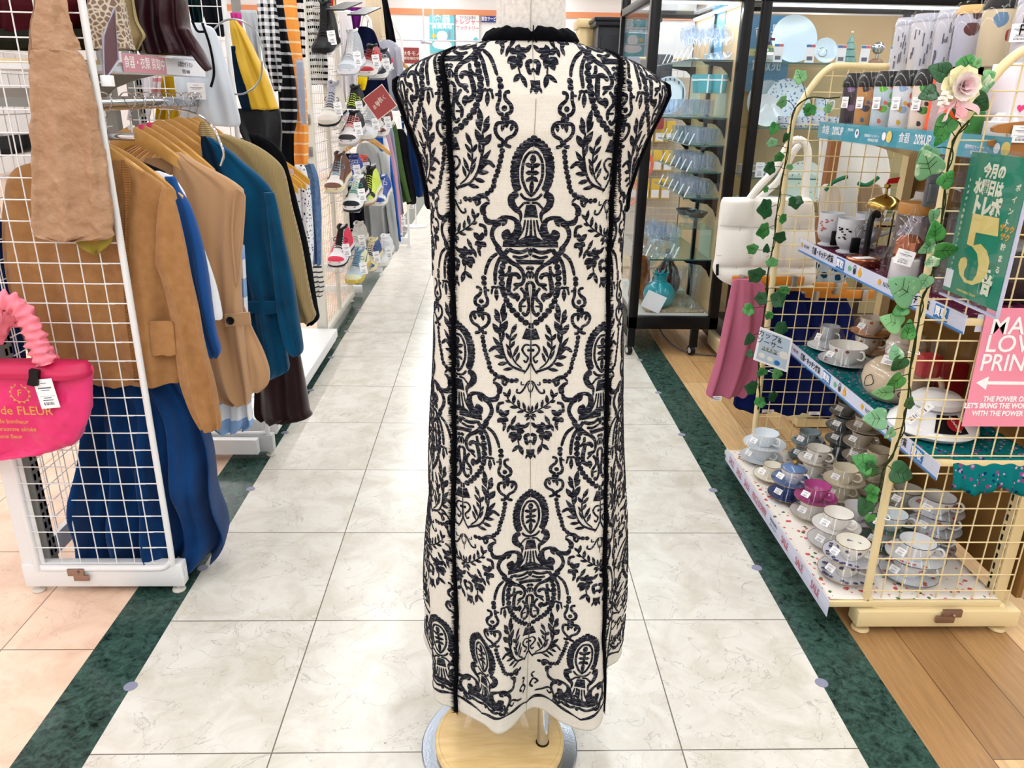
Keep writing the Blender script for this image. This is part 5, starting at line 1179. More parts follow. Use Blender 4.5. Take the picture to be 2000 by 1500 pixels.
hanger(-.98+.2, 6.1, 1.62, 'light wooden hanger in the grey sweater with the heart', half=.18, hookz=1.72, group=None)
hanger(atY(714, 270, 5.6).x, 5.6, atY(714, 276, 5.6).z+.02, 'light wooden hanger in the grey swoosh sweater', half=.17, hookz=atY(714, 276, 5.6).z+.12, group=None)
# ============================================================ right side: cream wire rack with tableware
CRM = mat('rack_cream', (238, 218, 168), .35); CRMD = mat('cream_shade', (222, 200, 148), .4)
YN, YF = 1.706, 2.66; XP = 1.008
rr5 = empty('wire_shelf_rack', (XP, YN, 0), 'cream yellow wire shelf rack of cups and kitchenware with ivy on its posts', 'shelf rack'); O5 = Vector((XP, YN, 0))
def W5(p): return Vector(p)-O5
for Y, nm in ((YN, 'near'), (YF, 'far')):
    MB().tube(pl([W5(q) for q in [(1.42, Y, 1.457), (1.25, Y, 1.457), (1.125, Y, 1.457), (1.09, Y, 1.445), (1.055, Y, 1.405), (1.012, Y, 1.325), (.998, Y, 1.272), (.998, Y, 1.2), (1.004, Y, .9), (1.012, Y, .5), (1.018, Y, .14), (1.026, Y, .1), (1.05, Y, .078), (1.09, Y, .074), (1.4, Y, .074)]], 4), .0105, 14).build('end_frame', CRM, rr5)
    m = MB(); k = 0
    while k < 8:
        x = 1.06+.05*k; zt = 1.45 if x > 1.11 else 1.45-(1.11-x)*1.6; m.rod(W5((x, Y, .076)), W5((x, Y, zt)), .0019, 6); k += 1
    for k in range(26):
        z = 1.376-.05*k; xl = 1.006 if z < 1.28 else 1.0+(z-1.28)*.55; m.rod(W5((xl, Y-.003, z)), W5((1.405, Y-.003, z)), .0019, 6)
    m.rod(W5((1.075, Y-.003, 1.426)), W5((1.4, Y-.003, 1.426)), .0019, 6)
    m.build('end_grid', CRM, rr5)
MB().bbox(*[.995-XP, 1.44-XP], -.022, .03, .022, .072, .004).box(.996-XP-.0015, .996-XP, -.006, .006, .03, .058).build('base_beam', CRM, rr5)
MB().bbox(*[.995-XP, 1.44-XP], .93, .98, .022, .07, .004).build('base_beam', CRM, rr5)
for x in (1.02, 1.40): 
    for y in (0, .955): MB().lathe([(.006, .022), (.006, .013), (.02, .011), (.024, .004), (.021, 0), (.001, 0)], W5((x, YN+y, 0)), 16, cap=True).build('levelling_foot', CRMD, rr5)
MB().bbox(.21, .262, -.034, -.026, .062, .084, .001).bbox(.195, .245, -.034, -.027, .044, .064, .001).lathe([(.0001, 0), (.0045, 0), (.0055, .004), (.0001, .008)], (.238, -.034, .07), 10, ax=(0, -1, 0)).build('clamp_plate', CLIPM, rr5)
for y in (.02, .9): MB().box(1.385-XP, 1.415-XP, y, y+.04, .05, 1.262).build('upright', CRM, rr5)
slots(1.3845-XP, .03, .05, .1, 1.22).build('slots', BLACKP, rr5)
MB().box(1.43-XP, 1.445-XP, .0, .95, .1, 1.24).build('back_board', mat('brown_board', (150, 112, 62), .6), rr5)
SHELF = [(.10, .90), (.520, 1.09), (.885, 1.072), (1.262, 1.078)]
for k, (z, xf) in enumerate(SHELF):
    MB().bbox(xf+.004-XP, 1.385-XP, -.012, .93, z-.02, z-.003, .002).build('shelf', CRM, rr5)
    for y in (.03, .9): MB().prism([(1.385-XP, z-.022), (xf+.1-XP, z-.022), (xf+.14-XP, z-.035), (1.385-XP, z-.08)], lambda u, v, d: (u, y+d, v), .004).build('shelf_bracket', CRM, rr5)
# cloths on the shelves
FLW = mat('flower_cloth', (240, 234, 226), .8)
def blotch(m_, cols, sc, th):
    nt = m_.node_tree; N = nt.nodes.new; L = nt.links.new; b = nt.nodes['Principled BSDF']; tc = N('ShaderNodeTexCoord'); col = None
    for i, c in enumerate(cols):
        v = N('ShaderNodeTexVoronoi'); v.inputs['Scale'].default_value = sc*(1+.23*i); mp = N('ShaderNodeMapping'); mp.inputs['Location'].default_value = (i*.37, i*.71, i*.1); L(tc.outputs['Object'], mp.inputs[0]); L(mp.outputs[0], v.inputs['Vector'])
        n = N('ShaderNodeTexNoise'); n.inputs['Scale'].default_value = sc*3; L(tc.outputs['Object'], n.inputs['Vector']); ad = N('ShaderNodeMath'); ad.operation = 'MULTIPLY_ADD'; ad.inputs[1].default_value = .35; L(n.outputs['Fac'], ad.inputs[0]); L(v.outputs['Distance'], ad.inputs[2])
        lt = N('ShaderNodeMath'); lt.operation = 'LESS_THAN'; lt.inputs[1].default_value = th; L(ad.outputs[0], lt.inputs[0])
        mx = N('ShaderNodeMix'); mx.data_type = 'RGBA'; L(lt.outputs[0], mx.inputs[0])
        if col: L(col, mx.inputs[6])
        else: mx.inputs[6].default_value = b.inputs['Base Color'].default_value
        mx.inputs[7].default_value = s2l(c)+(1,); col = mx.outputs[2]
    L(col, b.inputs['Base Color']); return m_
blotch(FLW, [(214, 96, 104), (92, 128, 80), (226, 140, 140)], 28, .36)
TQ = blotch(mat('teal_bandana', (16, 128, 130), .8), [(150, 80, 140), (20, 60, 110), (200, 150, 190)], 42, .40)
MG = blotch(mat('maroon_bandana', (96, 36, 62), .8), [(214, 170, 190), (40, 24, 34), (176, 60, 110)], 48, .38)
def shelfcloth(z, x0, x1, m_, label, drop=0, name='shelf_cloth'):
    bm_ = MB(); nx, ny = 24, 40; vs = []
    for j in range(ny+1):
        for i in range(nx+1):
            x = x0+(x1-x0)*i/nx; y = YN-.005+(.92)*j/ny
            vs.append((x-x0, y-YN, .0015+.0012*sin(x*60+y*9)+.0012*sin(y*47)))
    bm_.add(vs, [(j*(nx+1)+i, j*(nx+1)+i+1, (j+1)*(nx+1)+i+1, (j+1)*(nx+1)+i) for j in range(ny) for i in range(nx)])
    if drop:
        n = 50; rg = []
        for q in range(9):
            t = q/8; rg.append([(.06+(x1-x0-.08)*i/n, -.006-.022*sin(t*PI*.5)-.006*sin(i*.55)*t, .0015-drop*t*(1-.12*sin(i*.22+1))) for i in range(n+1)])
        bm_.rings(rg, cap=False, close=False)
    o = bm_.build(name, m_, None, loc=(x0, YN, z+.0005), label=label, cat='cloth', ang=180)
    s_ = o.modifiers.new('t', 'SOLIDIFY'); s_.thickness = .001; return o
shelfcloth(.10, .915, 1.38, FLW, 'white cloth with pink flowers under the cups on the lowest shelf')
shelfcloth(.520, 1.10, 1.38, TQ, 'teal and purple patterned cloth hanging over the end of the second shelf', .085)
shelfcloth(.885, 1.085, 1.38, MG, 'maroon patterned cloth under the mugs and french press', .0)
# price rails
LIL = mat('rail_white', (232, 230, 244), .45); BLU = mat('sign_blue', (30, 130, 205), .5); REDT = mat('sale_red', (216, 96, 110), .5); TEALC = mat('teal_card', (72, 176, 192), .45); YCI = mat('icon_yellow', (240, 178, 50), .6); GCI = mat('icon_green', (120, 200, 150), .6); DCI = mat('icon_dark', (60, 66, 88), .6)
UY = (0, -1, 0); UZ = (0, 0, 1)
def rail(z0, h, x, y0, y1, label, m_, near=None):
    e = empty('price_rail', (x, y1, z0), label, 'shelf sign')
    MB().box(0, .0018, y0-y1, 0, 0, h).build('card', m_, e); MB().box(-.0022, -.001, y0-y1-.004, .004, -.003, h+.004).build('clear_cover', clear('acrylic_film', refl=.03, edge=.2), e)
    return e
def disc(m, c, r, u, v, n, k=20): m.add([Vector(c)+Vector(u)*r*cos(2*PI*i/k)+Vector(v)*r*sin(2*PI*i/k)+Vector(n)*.0006 for i in range(k)], [tuple(range(k))])
def icons(e, y, z, s=1):
    m = MB(); disc(m, (-.0008, y, z-.001), .0085*s, UY, UZ, (-1, 0, 0)); m.tube([(-.0012, y-.008*s, z+.004), (-.0012, y-.014*s, z), (-.0012, y-.008*s, z-.005)], .0014, 5); m.build('cup_picture', GCI, e)
    m = MB(); disc(m, (-.0008, y-.034*s, z-.003), .009*s, UY, UZ, (-1, 0, 0)); m.tube([(-.0012, y-.034*s+.008*cos(a), z+.004+.011*sin(a)) for a in [PI*q/8 for q in range(9)]], .0009, 5); m.build('kettle_picture', DCI, e)
    m = MB(); disc(m, (-.0008, y-.068*s, z-.002), .0105*s, UY, UZ, (-1, 0, 0)); m.tube([(-.0012, y-.068*s, z+.008), (-.0012, y-.067*s, z+.014)], .002, 5); m.build('pot_picture', YCI, e)
for z0, xf, lb in ((.493, 1.088, 'white sign rail of the cup and saucer shelf, second from the floor'), (.862, 1.07, 'white sign rail of the mug and french press shelf')):
    e = rail(z0, .043, xf, YN-.07, 2.625, lb, LIL)
    MB().box(-.0012, .0, YN-.07-2.625, 0, .0, .005).build('blue_line', BLU, e)
    for k in range(2):
        y = -.035-.56*k
        text('トレファク', .0145, PBK, e, (-.0012, y-.03, .025), UY, UZ, bold=.0004, sx=.62); m = MB(); disc(m, (-.0008, y+.012, .026), .009, UY, UZ, (-1, 0, 0), 6); m.build('logo_mark', YCI, e)
        text('食器・キッチン雑貨', .024, PBK, e, (-.0012, y-.16, .024), UY, UZ, bold=.0005, sx=.78)
        MB().box(-.0012, .0, y-.325, y-.268, .007, .040).build('blue_box', BLU, e); text('買取', .025, PW_, e, (-.0026, y-.2965, .0235), UY, UZ, bold=.0006)
        if k == 0: icons(e, y-.36, .025)
e = rail(.072, .05, .898, 1.665, 2.60, 'long lilac SALE PRICE DOWN rail along the lowest shelf edge', LIL); 
for y in (-.075, -.165, -.255, -.62, -.735, -.85): text('SALE', .034, REDT, e, (-.0012, y, .026), UY, UZ, bold=.0003, sx=.78)
text('PRICE DOWN!', .034, REDT, e, (-.0012, -.385, .026), UY, UZ, bold=.0003, sx=.62)
text('対象商品割引', .012, PG_, e, (-.0012, -.52, .034), UY, UZ, sx=.9); text('おトクです', .012, PG_, e, (-.0012, -.52, .018), UY, UZ, sx=.9)
e = rail(1.236, .05, 1.076, YN-.07, 2.625, 'teal 20%UP sign rail under the row of tumblers', TEALC)
for k in range(2):
    y = -.05-.5*k
    text('食器', .028, PW_, e, (-.0012, y-.01, .026), UY, UZ); text('20%UP', .034, PW_, e, (-.0012, y-.10, .026), UY, UZ, bold=.0004, sx=.8)
    for q, (dy, w_) in enumerate([(.19, .03), (.33, .05), (.34, .045)]): text(['買取金額', '期間限定キャンペーン', '対象商品を買取'][q], .009, PW_, e, (-.0012, y-dy, .034-.011*(q % 3)), UY, UZ)
    m = MB(); disc(m, (-.0008, y-.235, .026), .013, UY, UZ, (-1, 0, 0)); disc(m, (-.0008, y-.40, .026), .011, UY, UZ, (-1, 0, 0)); m.build('plate_picture', PW_, e)
    m = MB(); m.add([(-.0014, y-.235+.016*.5*cos(a)*.6, .028+.009*sin(a)*.6) for a in [2*PI*i/12 for i in range(12)]], [tuple(range(12))]); m.build('food_picture', REDT, e)
    m = MB(); disc(m, (-.0010, y-.43, .026), .015, UY, UZ, (-1, 0, 0)); m.build('yellow_badge', mat('badge_yellow', (246, 214, 110), .5), e)
# ---- green poster in an acrylic holder, parallel to the aisle
XG = 1.035
gtl, gbl, gbr = atX(1895, 292, XG), atX(1841, 563, XG), atX(1945, 617, XG)
yf, yn = (gtl.y+gbl.y)/2, gbr.y; zt, zb_ = gtl.z, (gbl.z+gbr.z)/2
gs = empty('poster_holder', (XG, yf, zb_), 'green five-times-points poster in a clear holder clamped to the near cream post', 'sign')
wd = yf-yn; ht = zt-zb_
GRN = mat('poster_green', (10, 150, 118), .4); CRT = mat('poster_cream', (240, 236, 206), .5); GLD = mat('poster_gold', (240, 214, 130), .4); OGT = mat('poster_orange', (230, 170, 60), .5)
MB().box(0, .002, -wd+.004, -.004, .004, ht-.004).build('poster', GRN, gs)
AC = clear('acrylic_clear', refl=.03, edge=.22)
MB().box(-.003, -.0015, -wd-.004, .028, -.008, ht+.006).box(.003, .0045, -wd-.004, .028, -.008, ht+.006).build('clear_cover', AC, gs)
MB().box(-.003, .0045, -wd-.0055, -wd-.003, -.008, ht+.006).box(-.003, .0045, -wd-.004, .0, -.010, -.006).build('holder_edge', mat('holder_edge', (196, 200, 226), .15), gs)
def gt(s_, u, v, sz, m_=CRT, bold=.0008, sx=1., rot=0): text(s_, sz*ht, m_, gs, (-.0002, -wd*u, ht*v), UY if not rot else (0, -1, rot), UZ if not rot else (0, rot, 1), bold=bold, sx=sx, depth=.0008)
gt('今月の', .47, .875, .098, bold=.0016, sx=.8); gt('水曜日は', .43, .765, .105, bold=.0018, sx=.74); gt('トレポ', .46, .640, .135, bold=.003, sx=.78)
_F = [(905,625),(1097,662),(1085,795),(925,765),(905,860),(960,850),(1005,900),(1025,980),(1005,1070),(960,1130),(900,1150),(840,1130),(805,1070),(797,1000),(815,955),(845,945),(862,965),(858,1010),(840,1045),(835,1085),(860,1115),(900,1120),(930,1075),(945,1000),(935,920),(900,870),(860,850)]
_q = [atX(1660+x/3.75, 250+y/3.75, XG)-Vector(gs.location) for x, y in _F]
MB().prism([(p.y, p.z) for p in _q], lambda u, v, d: (-.0004-d, u, v), .0007).build('number_five', GLD, gs, smooth=False)
gt('倍', .72, .155, .17, CRT, bold=.003, sx=.85)
for i, c in enumerate('ポイント'): gt(c, .88-.015*i, .80-.075*i, .05, bold=.0003)
gt('ザック', .86, .54, .05, OGT, bold=.0006); gt('ザク', .86, .485, .05, OGT, bold=.0006)
for i, c in enumerate('貯まる'): gt(c, .865, .42-.075*i, .05, bold=.0003)
for i, c in enumerate('トレポが5倍貯まるアプリはコチラ'): gt(c, .10, .80-.042*i, .026, bold=0)
gt('※対象外の商品がございます', .45, .05, .018, GLD, bold=0)
MB().box(-.0012, -.0002, -wd*.16, -wd*.03, ht*.04, ht*.17).build('white_panel', PW_, gs)
for v in (.78, .10):
    z = ht*v; m = MB(); m.bbox(-.004, .006, .004, .03, z-.045, z+.045, .002)
    for k in range(5): m.rod((.004, .012, z-.02+.01*k), (-.006-.002*k, .045, z-.012+.006*k), .003, 6)
    m.sphere((-.004, .046, z), .009, 10); m.build('clear_clip', AC, gs)
c_ = atX(1857, 330, 1.0)-Vector((XG, yf, zb_))
MB().bbox(-.052, -.018, .052, .062, ht*.78-.062, ht*.78+.05, .004).bbox(-.048, -.022, .046, .053, ht*.78-.05, ht*.78-.01, .002).build('grey_clamp', mat('clamp_grey', (120, 124, 136), .3, .6), gs)
# ---- pink sign facing the camera
ps = empty('hanging_sign', (1.15, 1.70, .61), 'pink LOVE sign with white arrow hung on the right side of the near grid', 'sign')
PSK = mat('sign_pink', (246, 150, 176), .5)
def p2(u, v, d=0): return (.0+.018*(1-v)*0-.0+u*.30+(-.0), -.012-d, v*.292)
tl, bl_ = atY(1922, 601, 1.69)-Vector(ps.location), atY(1878, 832, 1.69)-Vector(ps.location)
MB().prism([(bl_.x, bl_.z), (bl_.x+.33, bl_.z), (bl_.x+.33, tl.z), ((tl.x+bl_.x)/2, tl.z)], lambda u, v, d: (u, -.010-d, v), .002).build('card', PSK, ps)
def pt(s_, px, py, sz, al='LEFT', bold=.0006, sx=.8): 
    q = atY(px, py, 1.686)-Vector(ps.location); text(s_, sz, PW_, ps, (q.x, -.0125, q.z), (1, 0, 0), (0, 0, 1), align=al, bold=bold, sx=sx, depth=.0006)
pt('MAG', 1935, 638, .060, bold=.0005, sx=.95); pt('LOVE', 1925, 673, .060, bold=.0005, sx=.95); pt('PRINC', 1915, 710, .060, bold=.0005, sx=.85)
pt('THE POWER OF LOVE', 1921, 780, .0185); pt("LET'S BRING THE WORLD TO", 1884, 793, .0185, bold=.0007); pt('WITH THE POWER OF PINK', 1899, 808, .0185)
a = atY(1907, 748, 1.686)-Vector(ps.location)
MB().prism([(0, 0), (.028, .016), (.028, .004), (.2, .003), (.2, -.005), (.028, -.004), (.028, -.018)], lambda u, v, d: (a.x+u, -.0122-d, a.z+v), .0006).build('arrow', PW_, ps)
q = atY(1921, 632, 1.696); MB().box(-.018, .014, -.001, 0, -.02, .022).build('paper_sign', mat('paper_lilac', (214, 214, 230), .6), None, loc=q, label='small pale paper card behind the top left corner of the pink sign', cat='card')
# ---- cup and saucer price card on the far post
cs = empty('shop_card', tuple(atY(1512, 690, 2.55)), 'white cup and saucer picture card clipped to the far cream post', 'sign'); o0 = Vector(cs.location)
qq = [atY(x, y, 2.55)-o0 for x, y in [(1485, 638), (1548, 662), (1537, 727), (1471, 702)]]
def cq(u, v, d=0): return (qq[3]*(1-u)+qq[2]*u)*(1-v)+(qq[0]*(1-u)+qq[1]*u)*v+Vector((0, -d, 0))
MB().prism([(0, 0), (1, 0), (1, 1), (0, 1)], lambda u, v, d: cq(u, v, d), .003).build('white_frame', PW_, cs)
MB().prism([(.06, .06), (.94, .06), (.94, .94), (.06, .94)], lambda u, v, d: cq(u, v, .003+d), .0006).build('picture', mat('card_blue', (196, 214, 232), .5), cs)
ux = (qq[2]-qq[3]).normalized(); uy = (qq[0]-qq[3]).normalized()
text('カップ&', .026, PBK, cs, cq(.32, .82, .0042), ux, uy); text('ソーサー', .026, PBK, cs, cq(.36, .62, .0042), ux, uy)
MB().prism([(.14, .38), (.62, .38), (.62, .5), (.14, .5)], lambda u, v, d: cq(u, v, .0038+d), .0005).build('green_box', mat('card_green', (60, 110, 84), .5), cs); text('買取実施中', .014, PW_, cs, cq(.38, .44, .0050), ux, uy)
m = MB()
for u, v, r in ((.82, .45, .02), (.2, .22, .013), (.45, .2, .012)): m.add([Vector(cq(u, v, .0042))+ux*r*cos(a)+uy*r*.7*sin(a) for a in [2*PI*i/16 for i in range(16)]], [tuple(range(16))])
m.build('cup_picture', mat('card_white', (240, 238, 230), .5), cs); m = MB(); m.add([Vector(cq(.66, .16, .0042))+ux*.012*cos(a)+uy*.009*sin(a) for a in [2*PI*i/16 for i in range(16)]], [tuple(range(16))]); m.build('blue_cup_picture', BLU, cs)
# ---- ivy and pothos garlands
GV = mat('leaf_variegated', (120, 180, 132), .4, nz=(30, (214, 232, 200), .56, .66)); GD = mat('leaf_dark', (24, 86, 44), .32, nz=(40, (40, 110, 60), .3, .7)); GM = mat('leaf_mid', (48, 138, 60), .35, nz=(35, (90, 176, 90), .4, .7)); GP = mat('leaf_pale', (134, 196, 130), .4, nz=(25, (96, 170, 104), .4, .7)); STM = mat('vine_stem', (62, 70, 42), .7)
IVY = [(0, 0), (.22, -.10), (.5, .05), (.42, .25), (.62, .52), (.32, .52), (.0, 1.0), (-.32, .52), (-.62, .52), (-.42, .25), (-.5, .05), (-.22, -.10)]
POT = [(0, 0), (.18, -.12), (.42, -.06), (.52, .2), (.42, .5), (.2, .8), (0, 1.05), (-.2, .8), (-.42, .5), (-.52, .2), (-.42, -.06), (-.18, -.12)]
lrng = random.Random(12)
def leaf(parent, px, py, Y, sz, ang, m_, shape=IVY, org=None, at=None):
    c = Vector(at) if at is not None else atY(px, py, Y)-org; a = math.radians(ang); yaw = lrng.uniform(-.5, .5); pit = lrng.uniform(-.35, .35)
    v = Vector((cos(a), 0, sin(a))); u = Vector((sin(a), 0, -cos(a))); n = Vector((0, -1, 0))
    M = Matrix.Rotation(yaw, 3, v) @ Matrix.Rotation(pit, 3, u); u, v, n = M @ u, M @ v, M @ n
    mb = MB(); k = len(shape); vs = [c+v*sz*-.0-n*0]; cen = c+v*sz*.30+n*sz*-.02; ring0 = []; ring1 = []
    for (x, y) in shape:
        d = math.hypot(x, y-.3); ring0.append(c+u*sz*x*.5+v*sz*(.30+(y-.3)*.5)+n*sz*(.03+.10*abs(x)*.5)); ring1.append(c+u*sz*x+v*sz*y+n*sz*(.16*abs(x)-.10*y*y))
    vs = [cen]+ring0+ring1; fs = [(0, 1+i, 1+(i+1) % k) for i in range(k)]+[(1+i, 1+k+i, 1+k+(i+1) % k, 1+(i+1) % k) for i in range(k)]
    mb.add(vs, fs); o = mb.build('leaf', m_, parent, ang=180)
    s_ = o.modifiers.new('sub', 'SUBSURF'); s_.levels = 1; s_.render_levels = 2; s2 = o.modifiers.new('t', 'SOLIDIFY'); s2.thickness = .0006
    veins = MB(); veins.rod(c+n*sz*.02, c+v*sz*.75+n*sz*.0, sz*.012, 4)
    for t, sg in ((.25, 1), (.25, -1), (.45, 1), (.45, -1)): veins.rod(c+v*sz*t+n*sz*.03, c+v*sz*(t+.18)+u*sz*.28*sg+n*sz*.05, sz*.008, 4)
    veins.build('veins', STM, o); return o
def vine(name, pts, Y, label, leaves, r=.0022):
    p0 = atY(*pts[0], Y); e = empty(name, tuple(p0), label, 'garland'); o0 = Vector(p0)
    P_ = pl([atY(x, y, Y)-o0 for x, y in pts], 5); m = MB(); m.tube(P_, r, 6)
    m.tube([p+Vector((.004*sin(i*.7), -.003+.003*cos(i*.9), 0)) for i, p in enumerate(P_)], r*.7, 5)
    for i, p in enumerate(P_):
        if i % 3 == 0: m.rod(p, p+Vector((lrng.uniform(-.012, .012), -.004, lrng.uniform(-.004, .014))), .0007, 4)
    for px, py, sz, ang, m_, shp in leaves:
        q = atY(px, py, Y-.012)-o0; k = min(P_, key=lambda w_: (w_-q).length); mid = (k+q)/2+Vector((0, -.006, .004)); m.tube([k, mid, q], .0011, 5)
    m.build('stem', STM, e)
    for px, py, sz, ang, m_, shp in leaves: leaf(e, px, py, Y-.014, sz, ang, m_, shp, o0)
    return e
vine('ivy_garland', [(1640, 190), (1615, 192), (1585, 190), (1562, 202), (1548, 222), (1543, 260), (1535, 310), (1526, 360), (1518, 410), (1513, 460), (1506, 500), (1498, 545), (1496, 590), (1488, 640), (1482, 690), (1482, 735), (1484, 770), (1480, 800)], 2.63, 'green ivy garland winding down the far cream post beside the quilted bag', [
 (1566, 160, .05, 120, GP, IVY), (1535, 195, .042, 200, GP, IVY), (1585, 205, .045, 250, GM, IVY), (1612, 208, .032, -40, GP, IVY), (1516, 243, .038, 240, GM, POT), (1538, 262, .03, 250, GD, POT), (1510, 285, .034, 110, GV, IVY), (1527, 300, .04, 240, GM, IVY), (1512, 325, .044, 200, GD, IVY), (1540, 330, .022, 60, GM, IVY), (1500, 370, .022, 180, GM, IVY), (1552, 385, .05, 280, GD, IVY), (1505, 405, .065, 190, GD, IVY), (1500, 445, .058, 200, GM, IVY), (1524, 425, .034, -20, GM, IVY), (1516, 470, .048, 60, GD, IVY), (1478, 488, .044, 170, GM, IVY), (1495, 492, .03, 80, GD, POT), (1508, 520, .04, 100, GM, IVY), (1488, 540, .065, 160, GD, IVY), (1522, 566, .045, 0, GM, IVY), (1497, 582, .05, 190, GD, IVY), (1508, 588, .058, 20, GD, IVY), (1470, 602, .046, 200, GM, IVY), (1505, 610, .036, 250, GM, IVY), (1515, 640, .055, -10, GD, IVY), (1468, 655, .045, 230, GD, POT), (1470, 690, .03, 190, GD, IVY), (1490, 732, .04, 110, GM, IVY), (1510, 728, .042, -10, GM, IVY), (1476, 758, .055, 170, GD, IVY), (1502, 776, .045, 10, GD, IVY), (1480, 792, .045, 60, GM, IVY)])
vine('pothos_garland', [(1893, 235), (1870, 262), (1856, 300), (1848, 350), (1842, 400), (1838, 440), (1828, 480), (1824, 520), (1812, 560), (1800, 590), (1794, 630), (1786, 670), (1778, 720), (1774, 770), (1768, 810), (1758, 850), (1745, 885), (1726, 915), (1716, 960)], 1.672, 'variegated pothos garland hanging down the near cream post', [
 (1858, 232, .045, 230, GM, POT), (1820, 290, .05, 250, GV, POT), (1845, 255, .036, 250, GM, POT), (1818, 340, .062, 120, GV, POT), (1838, 362, .038, 60, GM, POT), (1824, 410, .034, 280, GV, POT), (1826, 470, .05, 110, GM, POT), (1824, 475, .038, 220, GV, POT), (1828, 490, .048, 10, GM, POT), (1822, 520, .03, 110, GV, IVY), (1812, 540, .035, 250, GV, POT), (1782, 578, .075, 150, GV, POT), (1770, 600, .034, 210, GM, POT), (1758, 635, .05, 160, GP, POT), (1770, 660, .045, 80, GM, POT), (1765, 700, .04, 240, GD, POT), (1752, 700, .034, 110, GV, POT), (1760, 735, .05, 230, GM, POT), (1742, 765, .045, 200, GP, POT), (1770, 795, .034, 60, GD, IVY), (1728, 818, .055, 180, GV, POT), (1745, 840, .03, 220, GV, POT), (1702, 912, .055, 150, GM, POT), (1742, 918, .06, -20, GD, POT), (1700, 930, .045, 100, GD, POT), (1708, 950, .034, 250, GM, IVY), (1694, 1000, .045, 120, GD, POT), (1702, 1005, .03, 260, GM, IVY), (1700, 978, .03, 70, GM, POT)])
# ties
for x, y, Y in ((1506, 725, 2.63), (1728, 1010, 1.706), (1785, 688, 1.706), (1880, 240, 1.706)):
    p = atY(x, y, Y); MB().tube([p+Vector((.0125*cos(a), .0125*sin(a), .002*sin(2*a))) for a in [2*PI*k/16 for k in range(16)]], .0014, 6, closed=True).build('cable_tie', PW_, rr5, loc=-O5)
# ---- rose posy
rp = empty('rose_posy', tuple(atY(1878, 170, 1.64)), 'cream and pink artificial rose with ribbon tied at the top of the near post', 'flower'); o0 = Vector(rp.location)
RS = [mat('petal_cream', (246, 240, 196), .6), mat('petal_white', (250, 240, 232), .6), mat('petal_pink', (248, 222, 222), .6), mat('petal_blush', (244, 208, 212), .6)]
def petal(c, az, el, L_, W_, curl, m_):
    rg = []; n = 9
    d0 = Vector((cos(az), 0, sin(az))); nn = Vector((0, -1, 0)); s0 = d0.cross(nn)
    for i in range(8):
        t = i/7; a = el-curl*t*t; pos = c+(d0*cos(el)+nn*sin(el))*L_*t+(d0*(1)-nn*.4)*curl*L_*.22*t**3; w_ = W_*sin(PI*(.12+.72*t))**.8
        rg.append([pos+s0*w_*(k/(n-1)-.5)*2+nn*(.35*w_*(((k/(n-1)-.5)*2)**2)) for k in range(n)])
    return MB().rings(rg, cap=False, close=False).build('petal', m_, rp, ang=180)
cR = Vector((0, 0, 0))
for k in range(7): petal(cR+Vector((0, .012, 0)), 2*PI*k/7+.3, .35, .036, .020, .9, RS[0])
for k in range(6): petal(cR+Vector((0, .004, .001)), 2*PI*k/6, .75, .030, .018, .7, RS[1])
for k in range(5): petal(cR+Vector((0, -.002, .002)), 2*PI*k/5+.5, 1.05, .025, .015, .5, RS[2])
for k in range(4): petal(cR+Vector((0, -.006, .003)), 2*PI*k/4+.2, 1.25, .021, .011, .3, RS[3])
m = MB()
for k in range(26): a = lrng.uniform(0, 6.28); r = lrng.uniform(0, .014); m.sphere((-.037+r*cos(a), -.008-.008*lrng.random(), -.024+r*sin(a)), .0055, 6)
m.build('white_blossom', RS[1], rp)
for px, py, sz, ang, m_ in [(1850, 145, .042, 160, GD), (1880, 140, .045, 60, GM), (1912, 165, .034, 10, GV), (1898, 190, .045, -30, GD), (1828, 178, .036, 200, GD), (1868, 205, .03, 280, GD), (1905, 130, .02, 70, GP), (1925, 150, .026, 30, GP)]: leaf(rp, px, py, 1.655, sz, ang, m_, POT if m_ is not GV else IVY, o0)
RB = mat('ribbon_pink', (248, 180, 188), .4)
for k, pts in enumerate([[(1866, 200), (1850, 207), (1836, 212), (1828, 222)], [(1866, 200), (1855, 215), (1848, 228), (1842, 232)], [(1868, 200), (1880, 215), (1888, 222), (1882, 232)], [(1870, 200), (1890, 205), (1905, 212), (1915, 220)], [(1868, 200), (1872, 215), (1880, 226), (1868, 222)]]):
    P_ = pl([atY(x, y, 1.63)-o0 for x, y in pts], 5); MB().rings([[p+Vector((0, -.004*sin(i*.5+k), .0065)), p+Vector((0, .003*sin(i*.5), -.0065))] for i, p in enumerate(P_)], cap=False, close=False).build('ribbon', RB if k % 2 == 0 else RS[3], rp)
